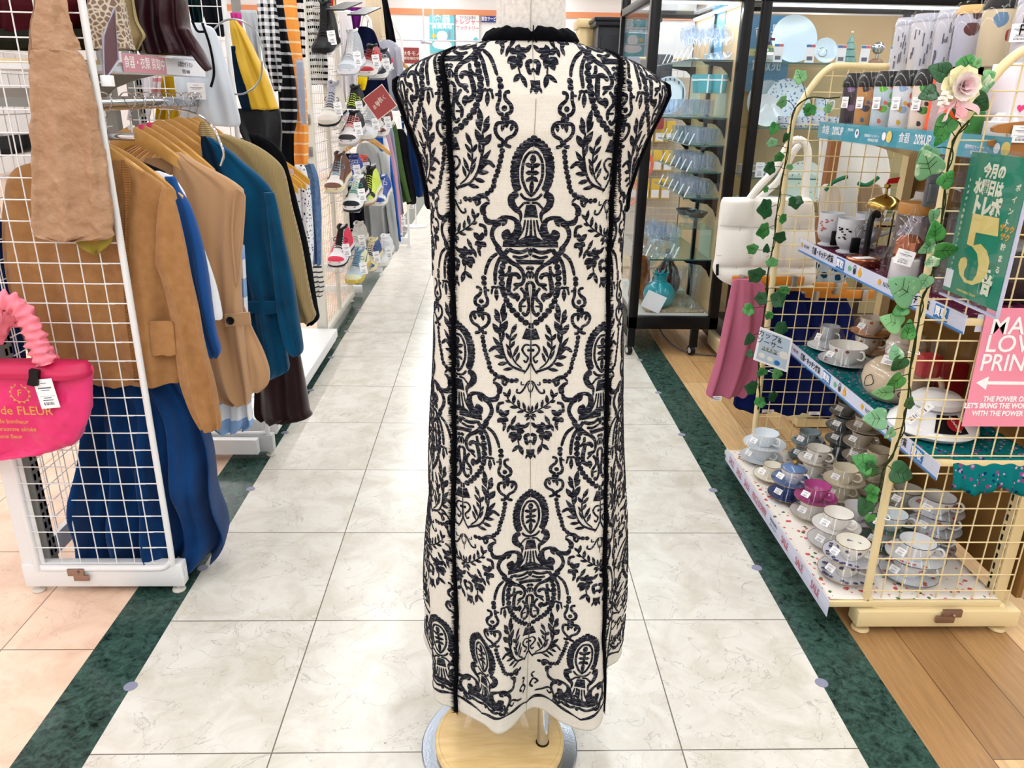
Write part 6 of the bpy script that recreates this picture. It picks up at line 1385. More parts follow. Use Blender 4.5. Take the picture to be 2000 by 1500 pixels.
# ============================================================ tableware on the cream rack
CEL = clear('cellophane', tint=(255, 255, 255), refl=.03, edge=.28, rough=.04); 
def por(rgb, key=None): return mat('porcelain_%d_%d_%d' % tuple(rgb), rgb, .12, spec=.5)
GOLDR = mat('gold_rim', (196, 160, 90), .25, .8); BLR = mat('blue_rim', (50, 62, 100), .3)
prng = random.Random(21)
def cupset(x, y, z, r, cup, sau, label, group=None, ha=-60, rim=None, pat=None, wrap=True, tagm=True, hc=.052, rc=None, rot=0):
    e = empty('cup_and_saucer', (x, y, z), label, 'cup and saucer', group); rc = rc or r*.62
    s_ = MB().lathe([(.0001, .003), (r*.42, .003), (r*.45, 0), (r*.5, 0), (r*.55, .004), (r*.8, .008), (r, .0155), (r*1.0, .0175), (r*.8, .0105), (r*.52, .0065), (r*.35, .0055), (.0001, .0055)], n=40).build('saucer', por(sau), e)
    if rim: MB().lathe([(r*.975, .0165), (r*1.004, .0178), (r*1.004, .016)], n=40).build('rim_line', rim, s_)
    c_ = MB().lathe([(.0001, .008), (rc*.42, .0065), (rc*.46, .0065), (rc*.5, .011), (rc*.72, .022), (rc*.9, .038), (rc*1.0, hc+.006), (rc*.97, hc+.006), (rc*.87, .038), (rc*.68, .024), (rc*.4, .014), (.0001, .013)], n=36).build('cup', por(cup), e)
    if rim: MB().lathe([(rc*.975, hc+.0062), (rc*1.006, hc+.0065), (rc*1.0, hc+.0045)], n=36).build('rim_line', rim, c_)
    a = math.radians(ha); d = Vector((cos(a), sin(a), 0))
    MB().tube(pl([d*rc*.95+Vector((0, 0, hc-.002)), d*(rc+.012)+Vector((0, 0, hc+.001)), d*(rc+.020)+Vector((0, 0, hc-.012)), d*(rc+.010)+Vector((0, 0, hc-.026)), d*rc*.78+Vector((0, 0, hc-.028))], 5), .0034, 8).build('handle', por(cup), c_)
    if pat:
        m = MB()
        for k in range(pat[1]):
            an = prng.uniform(0, 6.28); t = prng.uniform(.3, .9); big = k % 2
            if big: rr_ = rc*(.62+.4*t)*1.03; zz = .018+(hc-.014)*t; n_ = Vector((cos(an), sin(an), -.3)).normalized()
            else: rr_ = r*(.6+.35*t); zz = .009+.008*t+.0015; n_ = Vector((0, 0, 1))
            c = Vector((rr_*cos(an), rr_*sin(an), zz)); u = n_.orthogonal().normalized(); v = n_.cross(u)
            for q in range(5):
                b_ = 2*PI*q/5; o = c+(u*cos(b_)+v*sin(b_))*.0035; m.add([o+(u*cos(w_)+v*sin(w_))*.0028+n_*.0008 for w_ in [2*PI*i/7 for i in range(7)]], [tuple(range(7))])
        m.build('flower_print', pat[0], c_, smooth=False)
    if wrap:
        m = MB(); rg = []; n = 40
        for t in (0, .33, .66, 1):
            rg.append([((r*1.01+(rc*1.03-r*1.01)*t)*(1+.018*sin(i*2.7+t*3)+.012*sin(i*5.1))*cos(2*PI*i/n), (r*1.01+(rc*1.03-r*1.01)*t)*(1+.018*sin(i*2.7+t*3)+.012*sin(i*5.1))*sin(2*PI*i/n), .0165+(hc-.009)*t) for i in range(n)])
        m.rings(rg, cap=False); m.build('cellophane_wrap', CEL, e)
    if tagm:
        an = math.radians(208+rot+prng.uniform(-8, 8)); t = .55; rr_ = (r+(rc-r)*t)*1.05; n_ = Vector((cos(an)*.75, sin(an)*.75, .62)).normalized()
        price_tag(e, (rr_*cos(an), rr_*sin(an), .0165+hc*t*.85), .027, .019, n=n_, name='price_sticker')
    return e
RED_, PKF, GRNF = mat('print_red', (196, 84, 74), .5), mat('print_plum', (150, 60, 110), .5), mat('print_leaf', (110, 124, 90), .5)
ORF = mat('print_orange', (214, 120, 60), .5); BRD = mat('print_brown', (120, 80, 60), .5)
def stack(x, y, r, sets, labels, pitch=.056, group=None, z0=.1035, **kw):
    for k, (cup, sau) in enumerate(sets):
        cupset(x+.004*sin(k*2.1), y+.004*cos(k*1.7), z0+pitch*k, r, cup, sau, labels[k] if isinstance(labels, (list, tuple)) else labels, group, **kw)
W1 = (228, 236, 242); W2 = (240, 238, 232); W3 = (232, 236, 240)
stack(1.008, 2.530, .076, [(W1, W1)]*2, ['lower pale blue white ribbed cup set at the far end of the lowest shelf', 'upper pale blue white ribbed cup set at the far end of the lowest shelf'])
stack(1.175, 2.54, .060, [((120, 150, 160), (130, 160, 170)), ((150, 170, 178), (160, 186, 196))], ['lower teal grey patterned cup set behind the white flowered pair', 'upper teal grey patterned cup set behind the white flowered pair'], rim=GOLDR, pat=(BLR, 30))
stack(1.150, 2.400, .066, [(W2, W2)]*2, ['lower white cup set with small flowers and gold rim, behind the gold-knob cup', 'upper white cup set with small flowers and gold rim, behind the gold-knob cup'], rim=GOLDR, pat=(BRD, 12))
e = cupset(.994, 2.385, .1035, .062, (240, 236, 222), (246, 240, 224), 'small cream cup with a gold banded side plate, behind the sale rail', rim=GOLDR, hc=.05, rc=.032)
stack(1.005, 2.245, .068, [((60, 92, 160), (54, 86, 156)), ((228, 230, 236), (110, 140, 190))], ['deep blue and white patterned cup set under the gold-knob cup', 'white cup with blue patterned saucer and a gold knob lid'], rim=GOLDR, pat=(mat('print_cobalt', (40, 74, 150), .4), 46))
ec = [o for o in bpy.data.objects if o.get('label', '').startswith('white cup with blue patterned saucer')][0]
ld = MB().lathe([(.0001, .012), (.010, .010), (.036, .001), (.039, -.003), (.0001, -.002)], (0, 0, .060), 28).build('cup_lid', por((110, 140, 190)), ec); MB().sphere((0, 0, .079), .009, 10).build('knob', GOLDR, ld)
stack(1.178, 2.245, .066, [((236, 228, 206), (238, 230, 208))]*2, ['lower cream yellow cup set with scalloped look', 'upper cream yellow cup set beside the magenta one'], hc=.055)
stack(1.036, 2.128, .066, [(W2, W2), ((196, 88, 158), (190, 76, 150))], ['white cup set directly under the magenta one', 'magenta pink cup set with gold handle'], rim=GOLDR)
stack(1.31, 2.56, .063, [((126, 132, 136), (112, 118, 124))]*3, ['bottom set in the stack of dark grey cups', 'middle set in the stack of dark grey cups', 'third set up in the stack of dark grey cups'], rim=mat('grey_rim', (70, 76, 84), .3))
cupset(1.312, 2.557, .1035+.168, .063, (140, 144, 144), (108, 112, 116), 'topmost set in the stack of dark grey cups', rim=mat('grey_rim', (70, 76, 84), .3))
stack(1.315, 2.42, .064, [((214, 206, 190), (208, 200, 184))]*4, ['bottom set in the stack of greige cups', 'second set in the stack of greige cups', 'third set in the stack of greige cups', 'topmost set in the stack of greige cups'])
stack(1.30, 2.275, .064, [((218, 208, 188), (214, 202, 180))]*3, ['bottom beige cup set with gold rim behind the pothos', 'middle beige cup set with gold rim behind the pothos', 'topmost beige cup set with gold rim behind the pothos'], rim=GOLDR)
stack(1.165, 2.095, .064, [((238, 236, 240), (236, 234, 240))], ['single plain white cup set behind the pothos leaf'])
stack(1.030, 1.958, .070, [((238, 238, 238), (236, 236, 236)), ((242, 238, 232), (240, 238, 236))], ['lower plain white cup set with octagonal saucer', 'upper plain white cup set with dark rim line near the pothos tip'], rim=mat('brown_rim', (110, 84, 70), .3))
stack(1.003, 1.802, .074, [((242, 238, 228), (226, 226, 232)), ((242, 238, 228), (216, 218, 230))], ['lower white cup on a navy leaf patterned saucer by the near post', 'upper white cup on a navy leaf patterned saucer by the near post'], rim=GOLDR, pat=(mat('print_navy', (60, 66, 120), .4), 40), ha=-40)
stack(1.190, 1.955, .070, [((214, 226, 232), (70, 110, 100)), ((222, 234, 240), (76, 118, 106))], ['lower pale blue cup on a dark green saucer', 'upper pale blue cup on a dark green saucer'], rim=GOLDR, ha=-30)
stack(1.182, 1.798, .078, [(W3, W3)]*2, ['lower white flowered cup set with navy rim behind the near grid', 'upper white flowered cup set with navy rim behind the near grid'], rim=BLR, pat=(RED_, 16), ha=-40, pitch=.06)
stack(1.315, 1.945, .076, [(W3, (222, 226, 232))]*3, ['bottom set of three flowered navy rimmed cups near the slotted upright', 'middle set of three flowered navy rimmed cups near the slotted upright', 'topmost set of three flowered navy rimmed cups near the slotted upright'], rim=BLR, pat=(RED_, 16), ha=-40, pitch=.06, z0=.1035)
stack(1.315, 2.105, .070, [((206, 206, 198), (200, 200, 192))]*2, ['lower leaf patterned cup set between the flowered and beige stacks', 'upper leaf patterned cup set between the flowered and beige stacks'], rim=BRD, pat=(GRNF, 22))
# second shelf
Z2 = .5235
e = empty('demitasse_set', (1.20, 2.565, Z2), 'tall silver white cup on a saucer wrapped in a cellophane cone', 'cup and saucer')
MB().lathe([(.0001, .004), (.03, .002), (.034, 0), (.05, .006), (.07, .014), (.069, .016), (.04, .008), (.0001, .007)], n=36).build('saucer', por(W3), e)
MB().lathe([(.0001, .01), (.022, .008), (.026, .012), (.028, .05), (.032, .088), (.030, .088), (.025, .05), (.0001, .02)], n=32).build('cup', mat('pearl_silver', (196, 200, 206), .18, .4), e)
MB().lathe([(.071, .015), (.034, .09)], n=30).build('cellophane_wrap', CEL, e); MB().tube(pl([(.008, -.028, .07), (.014, -.045, .066), (.014, -.048, .05), (.006, -.03, .036)], 4), .003, 6).build('handle', mat('pearl_silver', (196, 200, 206), .18, .4), e)
price_tag(e, (-.052, -.028, .056), .02, .026, n=(-.8, -.5, .5), name='price_sticker')
cupset(1.197, 2.41, Z2, .088, (242, 240, 234), (214, 220, 226), 'wide white soup cup with plum flowers at the front of the second shelf', pat=(PKF, 18), hc=.062, rc=.062, ha=-75, rim=None)
stack(1.318, 2.52, .068, [((236, 228, 218), (196, 130, 80))]*2, ['lower polka dot cup on an orange swirled saucer', 'upper polka dot cup on an orange swirled saucer'], z0=Z2, pat=(ORF, 26), pitch=.066, ha=-40, hc=.06, rc=.042)
e = empty('teapot', (1.20, 2.10, Z2), 'round beige teapot with a line drawn face wrapped in clear plastic', 'teapot')
MB().lathe([(.0001, .004), (.05, 0), (.06, .004), (.084, .03), (.092, .06), (.086, .09), (.062, .115), (.045, .122), (.0001, .124)], n=40).build('body', por((214, 196, 170)), e)
MB().lathe([(.044, .122), (.04, .13), (.02, .136), (.008, .138), (.011, .148), (.0001, .153)], n=24).build('lid', por((206, 188, 164)), e)
MB().tube(pl([(.05, -.075, .09), (.065, -.11, .1), (.07, -.12, .07), (.06, -.085, .04)], 5), .008, 10).build('handle', por((214, 196, 170)), e)
m = MB()
for cx, cz, r_ in ((-.052, .05, .012), (-.02, .045, .010)):
    pts = []
    for k in range(14):
        a = 2*PI*k/14; px_ = cx+r_*cos(a); pz = cz+r_*sin(a); rr_ = interp([(0, .06), (.03, .085), (.06, .0935), (.09, .087), (.12, .06)], pz); pts.append((px_, -math.sqrt(max(.0004, rr_**2-px_**2)), pz))
    m.tube(pts, .0013, 5, closed=True)
m.tube(pl([(-.088, -.03, .085), (-.084, -.04, .062), (-.092, -.012, .045), (-.093, -.01, .07), (-.089, -.028, .085)], 4), .0012, 5); m.build('line_drawing', PBK, e)
MB().rings([[(r*(1+.04*sin(i*3.1))*cos(2*PI*i/30), r*(1+.04*sin(i*3.1))*sin(2*PI*i/30), z) for i in range(30)] for r, z in ((.097, .02), (.1, .07), (.07, .13), (.03, .17), (.02, .185))], cap=False).build('plastic_bag', CEL, e)
price_tag(e, (-.052, -.05, .135), .045, .03, n=(-.5, -.5, .75), name='price_tag')
e = empty('mug', (1.30, 2.17, Z2), 'dark red glazed mug behind the near cream post', 'mug')
MB().lathe([(.0001, .004), (.04, 0), (.05, .006), (.056, .04), (.05, .085), (.044, .1), (.041, .1), (.046, .08), (.05, .04), (.0001, .01)], n=32).build('body', por((120, 20, 30)), e)
MB().tube(pl([(.03, -.04, .085), (.045, -.07, .085), (.05, -.075, .05), (.035, -.045, .025)], 5), .006, 8).build('handle', por((120, 20, 30)), e)
e = empty('stacked_pot', (1.335, 2.31, Z2), 'white stacking pots with a lid and round knob at the back of the second shelf', 'pot')
MB().lathe([(.0001, 0), (.045, 0), (.055, .01), (.06, .05), (.052, .06), (.0001, .06)], n=36).build('pot', por((226, 216, 204)), e)
MB().lathe([(.0001, .061), (.048, .061), (.058, .07), (.06, .105), (.052, .115), (.0001, .115)], n=36).build('pot', por((226, 216, 204)), e)
MB().lathe([(.054, .116), (.05, .135), (.03, .15), (.01, .154), (.012, .165), (.008, .175), (.0001, .177)], n=30).build('lid', por((226, 216, 204)), e)
MB().tube(pl([(.02, -.055, .05), (.03, -.085, .045), (.028, -.085, .02), (.018, -.055, .015)], 4), .005, 8).build('handle', por((226, 216, 204)), e)
e = empty('packet', (1.34, 2.06, Z2), 'red tea packet in crinkled clear plastic behind the pink sign', 'packet')
RDP = mat('packet_red', (176, 20, 36), .4)
MB().bbox(-.04, .04, -.02, .02, 0, .13, .008).build('box', RDP, e); MB().rings([[((.05+.01*k)*cos(a)*(1+.08*sin(5*a+k)), .035*sin(a), z) for a in [2*PI*i/24 for i in range(24)]] for k, z in enumerate((.0, .08, .15, .19))], cap=False).build('plastic_bag', CEL, e)
e = empty('packet', (1.20, 1.95, Z2+.06), 'small red bag in clear plastic lying on top of the white kettle', 'packet')
MB().bbox(-.03, .03, -.022, .022, .062, .13, .012).build('bag', RDP, e); MB().rings([[((.045-.006*k)*cos(a)*(1+.1*sin(5*a+k)), .04*sin(a)*(1+.1*sin(7*a)), z) for a in [2*PI*i/24 for i in range(24)]] for k, z in enumerate((.05, .09, .14, .17))], cap=False).build('plastic_bag', CEL, e)
KX, KY = 1.19, 1.86
e = empty('kettle', (KX, KY, Z2), 'white enamel kettle lying on its side with a black and red COPCO label', 'kettle')
MB().lathe([(.0001, .002), (.06, 0), (.1, .008), (.112, .02), (.108, .034), (.085, .056), (.06, .07), (.0001, .072)], n=48).build('body', por((244, 246, 250)), e)
MB().lathe([(.0001, .070), (.045, .070), (.062, .08), (.066, .095), (.05, .108), (.0001, .112)], n=36).build('lid', por((240, 242, 246)), e)
LBL = MB(); u0 = math.radians(-95); 
rg = []
for i in range(8):
    t = i/7; rr_ = .109-.045*t; zz = .0375+.034*t
    rg.append([((rr_+.001)*cos(a), (rr_+.001)*sin(a), zz+.001) for a in [math.radians(-118+ (46)*q/8) for q in range(9)]])
LBL.rings(rg, cap=False, close=False); LBL.build('black_label', mat('label_black', (24, 24, 26), .3), e)
c = Vector((.088*cos(math.radians(-88)), .088*sin(math.radians(-88)), .0565)); n_ = Vector((0, -.62, .78)).normalized(); u = Vector((1, 0, 0)); v = n_.cross(u)
m = MB(); m.add([c+(u*cos(a)+v*sin(a))*.021+n_*.0015 for a in [2*PI*i/24 for i in range(24)]], [tuple(range(24))]); m.build('red_disc', RDP, e)
text('COPCO', .014, PW_, e, c+n_*.0022, (-.2, .5, .4), v*0+Vector((-1, -.3, .2)), bold=.0003)
price_tag(e, (-.075, -.055, .075), .02, .075, n=(-.5, -.6, .6), rot=-.6)
# third shelf
Z3 = .888
FRS = mat('frosted_glass', (226, 230, 238), .35, alpha=.82)
def pedmug(px, py, h, r, label, prn, tagd=True, yy=None):
    p = Vector((px, py, Z3)); e = empty('mug', tuple(p), label, 'mug')
    MB().lathe([(.0001, .004), (r*.8, .002), (r*.85, .006), (r*.5, .014), (r*.8, .024), (r*.98, .045), (r, h), (r*.95, h), (r*.92, .05), (r*.5, .03), (.0001, .028)], n=32).build('body', FRS, e)
    MB().tube(pl([(r*.95*.7, -r*.7, h*.85), (r*1.2, -r*1.15, h*.88), (r*1.3, -r*1.25, h*.6), (r*.95*.7, -r*.75, h*.4)], 5), .005, 8).build('handle', FRS, e)
    m = MB()
    for k in range(12): a = math.radians(prng.uniform(190, 250)); m.obox((r*1.01*cos(a), r*1.01*sin(a), prng.uniform(h*.45, h*.85)), (-.004*sin(a), .004*cos(a), 0), (0, 0, .002), (.0003*cos(a), .0003*sin(a), 0))
    m.build('print', prn, e, smooth=False)
    if tagd:
        MB().bbox(-.017, .012, -r-.022, -r-.010, .012, .06, .004).build('security_tag', BLACKP, e); MB().tube([(-.002, -r-.016, .06), (-.012, -r-.016, .085), (-.002, -r-.010, .1), (.008, -r-.016, .085), (-.002, -r-.016, .06)], .0008, 5).build('tag_loop', CH, e)
    return e
pedmug(1.150, 2.585, .112, .040, 'frosted white footed mug with a black security tag, far end of its shelf', RED_)
pedmug(1.158, 2.455, .112, .040, 'frosted white footed mug with a black tag just left of the french press', PBK)
pedmug(1.265, 2.56, .115, .044, 'taller frosted mug behind the two tagged mugs', PBK, False)
p = Vector((1.225, 2.40, Z3)); e = empty('french_press', tuple(p), 'glass french press with black handle and brass lid', 'french press')
GLS = clear('glass_clear', refl=.06, edge=.5, rim=.5); BRS = mat('brass', (190, 160, 90), .2, 1.)
MB().lathe([(.0001, .006), (.045, .006), (.047, .012), (.047, .15), (.050, .155)], n=36).build('beaker', GLS, e)
MB().lathe([(.052, .154), (.052, .162), (.046, .176), (.028, .188), (.01, .193), (.004, .196), (.004, .212), (.009, .216), (.009, .225), (.0001, .228)], n=32).build('lid', BRS, e)
m = MB().rod((0, 0, .02), (0, 0, .2), .002, 8).lathe([(.0001, .10), (.044, .10), (.045, .106), (.0001, .107)], n=28)
for a in (.3, 1.9, 3.4, 5): m.box(.045*cos(a)-.002, .045*cos(a)+.002, .045*sin(a)-.002, .045*sin(a)+.002, .0, .14)
m.build('plunger_frame', BRS, e)
MB().tube(pl([(-.03, -.035, .135), (-.05, -.058, .145), (-.072, -.082, .13), (-.076, -.088, .08), (-.072, -.085, .0)], 6), .0095, 10).build('handle', BLACKP, e)
MB().prism([(0, 0), (.035, .004), (.04, .022), (.006, .016)], lambda u, v, d: (-.01+u, -.01+d, .226+v), .003).build('red_ribbon', mat('ribbon_red', (214, 20, 30), .4), e)
p = atZ(1795, 512, Z3); p = Vector((1.20, 2.17, Z3)); e = empty('storage_jar', tuple(p), 'tall clear storage jar with a wooden lid beside the french press', 'jar')
MB().lathe([(.0001, .003), (.042, 0), (.045, .006), (.045, .165), (.043, .168)], n=36).build('jar', clear('glass_smoke', tint=(226, 222, 230), refl=.08, edge=.6, body=.06), e)
MB().lathe([(.0001, .168), (.044, .168), (.0455, .172), (.0455, .196), (.043, .2), (.0001, .2)], n=36).build('wooden_lid', mat('lid_wood', (196, 140, 70), .4), e)
p = atZ(1702, 520, Z3); e = empty('coaster_tin', (1.125, 2.27, Z3), 'flat round copper coloured tin in clear film near the shelf edge', 'tin')
COP = mat('copper', (206, 132, 100), .25, .9)
MB().lathe([(.0001, 0), (.046, 0), (.048, .004), (.048, .02), (.045, .024), (.0001, .024)], n=36).build('tin', COP, e); MB().obox((-.005, -.012, .0246), (.03, .006, 0), (-.003, .014, 0), (0, 0, .0004)).build('price_sticker', PW_, e, smooth=False)
e = empty('bagged_grinder', (1.14, 2.06, Z3), 'copper topped glass grinder wrapped in a peaked clear bag with a white tag', 'grinder')
MB().lathe([(.0001, 0), (.036, 0), (.038, .004), (.036, .06), (.030, .065), (.0001, .066)], n=30).build('base', por((232, 232, 236)), e)
MB().lathe([(.0001, .066), (.03, .066), (.036, .075), (.034, .11), (.02, .125), (.0001, .128)], n=30).build('top', COP, e)
MB().rings([[(r*(1+.07*sin(i*2.9+k))*cos(2*PI*i/28), r*.9*(1+.07*sin(i*2.9+k))*sin(2*PI*i/28), z) for i in range(28)] for k, (r, z) in enumerate(((.062, .001), (.058, .06), (.04, .13), (.014, .185), (.006, .2)))], cap=False).build('plastic_bag', CEL, e)
price_tag(e, (-.035, -.055, .075), .045, .04, n=(-.45, -.85, .2), rot=-.2)
p = Vector((1.32, 2.35, Z3)); e = empty('coffee_dripper', tuple(p), 'white coffee dripper set behind the jar with a slanted white price card', 'dripper')
MB().lathe([(.0001, 0), (.04, 0), (.05, .05), (.046, .1), (.03, .12), (.028, .14), (.07, .15), (.072, .156), (.03, .19), (.028, .21), (.0001, .21)], n=32).build('body', por((222, 222, 226)), e)
price_tag(e, (-.06, -.06, .12), .03, .09, n=(-.7, -.7, .1), rot=-.5)
e = empty('black_kettle', (1.33, 2.2, Z3), 'dark box shaped kettle at the back behind the pothos', 'kettle')
MB().bbox(-.045, .045, -.05, .05, 0, .16, .012).build('body', mat('dark_brown_box', (64, 50, 46), .4), e); MB().bbox(-.03, .03, -.035, .035, .16, .175, .006).build('lid', BLACKP, e)
e = empty('storage_box', (1.30, 1.93, Z3), 'clear plastic storage box at the near end of the mug shelf', 'box')
MB().bbox(-.06, .06, -.12, .09, 0, .13, .008).build('box', clear('plastic_dim', tint=(190, 184, 190), refl=.06, edge=.5, body=.12, bcol=(150, 140, 150)), e); MB().bbox(-.063, .063, -.123, .093, .13, .14, .004).build('lid', clear('plastic_lid', body=.3), e)
# fourth shelf: tumblers
Z4 = 1.262
def pmat(key, base, cols, sc=22, th=.42): return blotch(mat(key, base, .3), cols, sc, th) if key not in MATS else MATS[key]
TB_ = [
 (1.122, 2.50, pmat('t_purple', (64, 56, 74), [(150, 120, 170), (190, 40, 50)]), 'dark purple patterned tumbler, first at the far end of the row'),
 (1.120, 2.395, pmat('t_floral', (206, 150, 90), [(70, 60, 70), (206, 84, 40), (60, 110, 160)]), 'orange and brown floral tumbler, second from the far end'),
 (1.120, 2.29, pmat('t_green', (196, 216, 228), [(110, 200, 60), (90, 190, 60), (230, 110, 90)]), 'white tumbler with bright green leaves print, third from the far end'),
 (1.120, 2.18, pmat('t_white', (226, 230, 240), [(150, 180, 220), (220, 70, 80), (230, 180, 60)]), 'white tumbler with scattered red and blue prints, fourth from the far end'),
 (1.120, 2.075, pmat('t_cream', (238, 222, 210), [(70, 170, 60), (220, 120, 110), (60, 60, 70)]), 'cream tumbler with green and pink prints next to the orange box')]
for k, (x, y, m_, lb) in enumerate(TB_):
    e = empty('tumbler', (x, y, Z4), lb, 'tumbler', 'wrapped tumblers on the top shelf')
    MB().lathe([(.0001, 0), (.031, 0), (.033, .004), (.037, .128), (.0001, .129)], n=32).build('body', m_, e)
    MB().lathe([(.0385, .128), (.0395, .132), (.0385, .146), (.031, .164), (.029, .168), (.0001, .168)], n=14).build('lid', BLACKP, e, ang=20)
    MB().lathe([(.041, 0), (.041, .14), (.033, .171)], n=20).build('plastic_wrap', CEL, e)
    price_tag(e, (-.037, -.022, .085), .022, .032, n=(-.8, -.5, 0), name='price_sticker')
for k, (x, y, c, lb) in enumerate([(1.215, 2.50, (250, 196, 20), 'clear bottle with a yellow snap lid behind the tumblers'), (1.215, 2.33, (40, 130, 214), 'black bottle with a bright blue strap lid behind the tumblers'), (1.215, 2.22, (34, 34, 40), 'black lidded bottle behind the fourth tumbler'), (1.215, 2.10, (34, 34, 40), 'black lidded bottle behind the orange box')]):
    e = empty('bottle', (x, y, Z4), lb, 'bottle', 'bottles behind the tumblers')
    MB().lathe([(.0001, 0), (.034, 0), (.036, .005), (.036, .14), (.0001, .141)], n=28).build('body', mat('bottle_lilac', (206, 204, 218), .3) if k == 0 else BLACKP, e)
    MB().bbox(-.03, .03, -.045 if k == 0 else -.03, .045 if k == 0 else .03, .142, .172 if k != 0 else .17, .009).build('lid', mat('lid_%d' % k, c, .35), e)
e = empty('boxed_cup', (1.118, 1.955, Z4), 'bright orange gift box with a clear window at the near end of the tumblers', 'box'); OB = mat('box_orange', (246, 92, 34), .4)
MB().box(-.032, .034, -.045, .045, 0, .012).box(-.032, .034, -.045, .045, .155, .168).box(.02, .034, -.045, .045, 0, .168).box(-.032, .034, .03, .045, 0, .168).box(-.032, .034, -.045, -.03, 0, .168).build('box', OB, e, smooth=False)
MB().box(-.0325, -.0315, -.03, .03, .012, .155).build('window', clear('film', body=.25), e); MB().lathe([(.0001, .013), (.02, .013), (.024, .11), (.01, .13), (.0001, .13)], n=20).build('cup', mat('orange_paper', (240, 150, 120), .5), e)
MB().box(-.0345, -.0325, -.040, -.018, .004, .034).build('price_sticker', PW_, e)
e = empty('boxed_cup', (1.125, 1.87, Z4), 'green rolled tube beside the orange box behind the rose leaves', 'tube'); MB().lathe([(.0001, 0), (.026, 0), (.026, .07), (.022, .074), (.0001, .074)], n=24).build('tube', mat('tube_green', (60, 140, 60), .4), e)
e = empty('display_riser', (1.30, 2.25, Z4), 'clear acrylic riser behind the tumblers', 'riser')
MB().box(-.075, .075, -.42, .40, .172, .176).box(-.075, -.071, -.42, .40, 0, .172).box(.071, .075, -.42, .40, 0, .172).build('riser', clear('acrylic_film', refl=.03, edge=.2), e)
CT = [(2.60, 'lilac white city cup in clear wrap, farthest on the riser', None, (214, 216, 230)), (2.475, 'large lilac white cup with fine print, second on the riser', None, (222, 222, 232)), (2.36, 'narrow lilac white cup, third on the riser', None, (216, 216, 228)), (2.245, 'cup with a dark red pagoda picture on the riser', pmat('pagoda', (204, 206, 226), [(110, 50, 56), (90, 50, 60)], 16, .46), None), (2.125, 'cream and blue cup with dark lid on the riser', pmat('mountain', (230, 214, 180), [(110, 150, 190), (180, 60, 60)], 14, .40), None), (1.985, 'white cup lettered Paris on the riser', None, (226, 224, 234))]
for k, (y, lb, pm, c) in enumerate(CT):
    e = empty('city_cup', (1.30, y, Z4+.177), lb, 'cup', 'city cups on the riser'); m_ = pm or mat('city_%d' % k, c, .35)
    r_ = .046 if k in (1, 3, 4, 5) else .036
    MB().lathe([(.0001, 0), (r_*.86, 0), (r_*.9, .004), (r_, .135), (.0001, .136)], n=32).build('body', m_, e)
    MB().lathe([(r_*1.02, .134), (r_*1.04, .14), (r_*.9, .156), (.0001, .158)], n=24).build('lid', mat('lid_lilac', (196, 198, 214), .3) if k not in (3, 4) else (mat('lid_amber', (232, 190, 120), .4) if k == 3 else BLACKP), e)
    MB().rings([[(rr_*(1+.05*sin(i*3.3+z*40))*cos(2*PI*i/28), rr_*(1+.05*sin(i*3.3+z*40))*sin(2*PI*i/28), z) for i in range(28)] for rr_, z in ((r_*1.08, .002), (r_*1.12, .07), (r_*1.12, .13), (r_*.95, .165))], cap=False).build('plastic_wrap', CEL, e)
    if k == 5: text('Paris', .034, PBK, e, (-.028, -.0385, .075), (.80, -.6, 0), (0, 0, 1), sx=.9)
    if k in (0, 1, 2, 5):
        m = MB()
        for q in range(16): an = math.radians(prng.uniform(190, 275)); c = Vector((r_*.97*cos(an), r_*.97*sin(an), prng.uniform(.02, .11))); m.obox(c, (-.0015*sin(an), .0015*cos(an), 0), (0, 0, prng.uniform(.003, .016)), (.001*cos(an), .001*sin(an), 0))
        m.build('fine_print', PG_, e, smooth=False)
    if k in (3, 5): price_tag(e, (.03, -.045, .045) if k == 3 else (-.046, -.02, .07), .04, .04, n=(-.6, -.8, 0))
e = empty('gift_box', (1.215, 1.86, Z4+.0), 'white gift box with pink hearts behind the rose', 'box')
MB().bbox(-.045, .045, -.05, .05, .0, .175, .003).build('box', mat('box_white', (240, 236, 246), .4), e)
m = MB()
for hx, hy, s_ in ((-.01, .13, .014), (.02, .1, .012), (.015, .06, .011), (-.02, .08, .01)):
    P_ = []
    for i in range(20): t = 2*PI*i/20; P_.append((hx+s_*.9*sin(t)**3, -.0508, hy+s_*(.8*cos(t)-.3*cos(2*t)-.12*cos(3*t)-.05*cos(4*t))))
    m.add(P_, [tuple(range(20))])
m.build('heart_print', mat('heart_hot', (240, 60, 130), .5), e)
e = empty('spatula', (1.30, 1.80, Z4), 'black kitchen spatula behind the cream frame next to the rose', 'spatula')
MB().prism([(-.04, 0), (.02, 0), (.045, .1), (.03, .12), (-.03, .1)], lambda u, v, d: (u, d, v), .012).build('blade', BLACKP, e); MB().rod((.02, .006, .1), (.06, .006, .17), .007, 8).build('handle', mat('handle_red', (200, 20, 30), .4), e)
e = empty('wrapped_mug', (1.16, 1.79, Z4+.0), 'white mug lettered Vietnam in crinkled wrap behind the near grid', 'mug')
MB().lathe([(.0001, 0), (.044, 0), (.046, .004), (.046, .05), (.043, .052), (.0001, .048)], n=32).build('body', mat('city_w', (232, 230, 236), .35), e); text('Vietnam', .02, PBK, e, (.0, -.0468, .034), (1, 0, 0), (0, 0, 1), sx=.9)
MB().rings([[(r*(1+.06*sin(i*2.9))*cos(2*PI*i/28), r*(1+.06*sin(i*2.9))*sin(2*PI*i/28), z) for i in range(28)] for r, z in ((.05, 0), (.053, .05), (.03, .07))], cap=False).build('plastic_wrap', CEL, e)
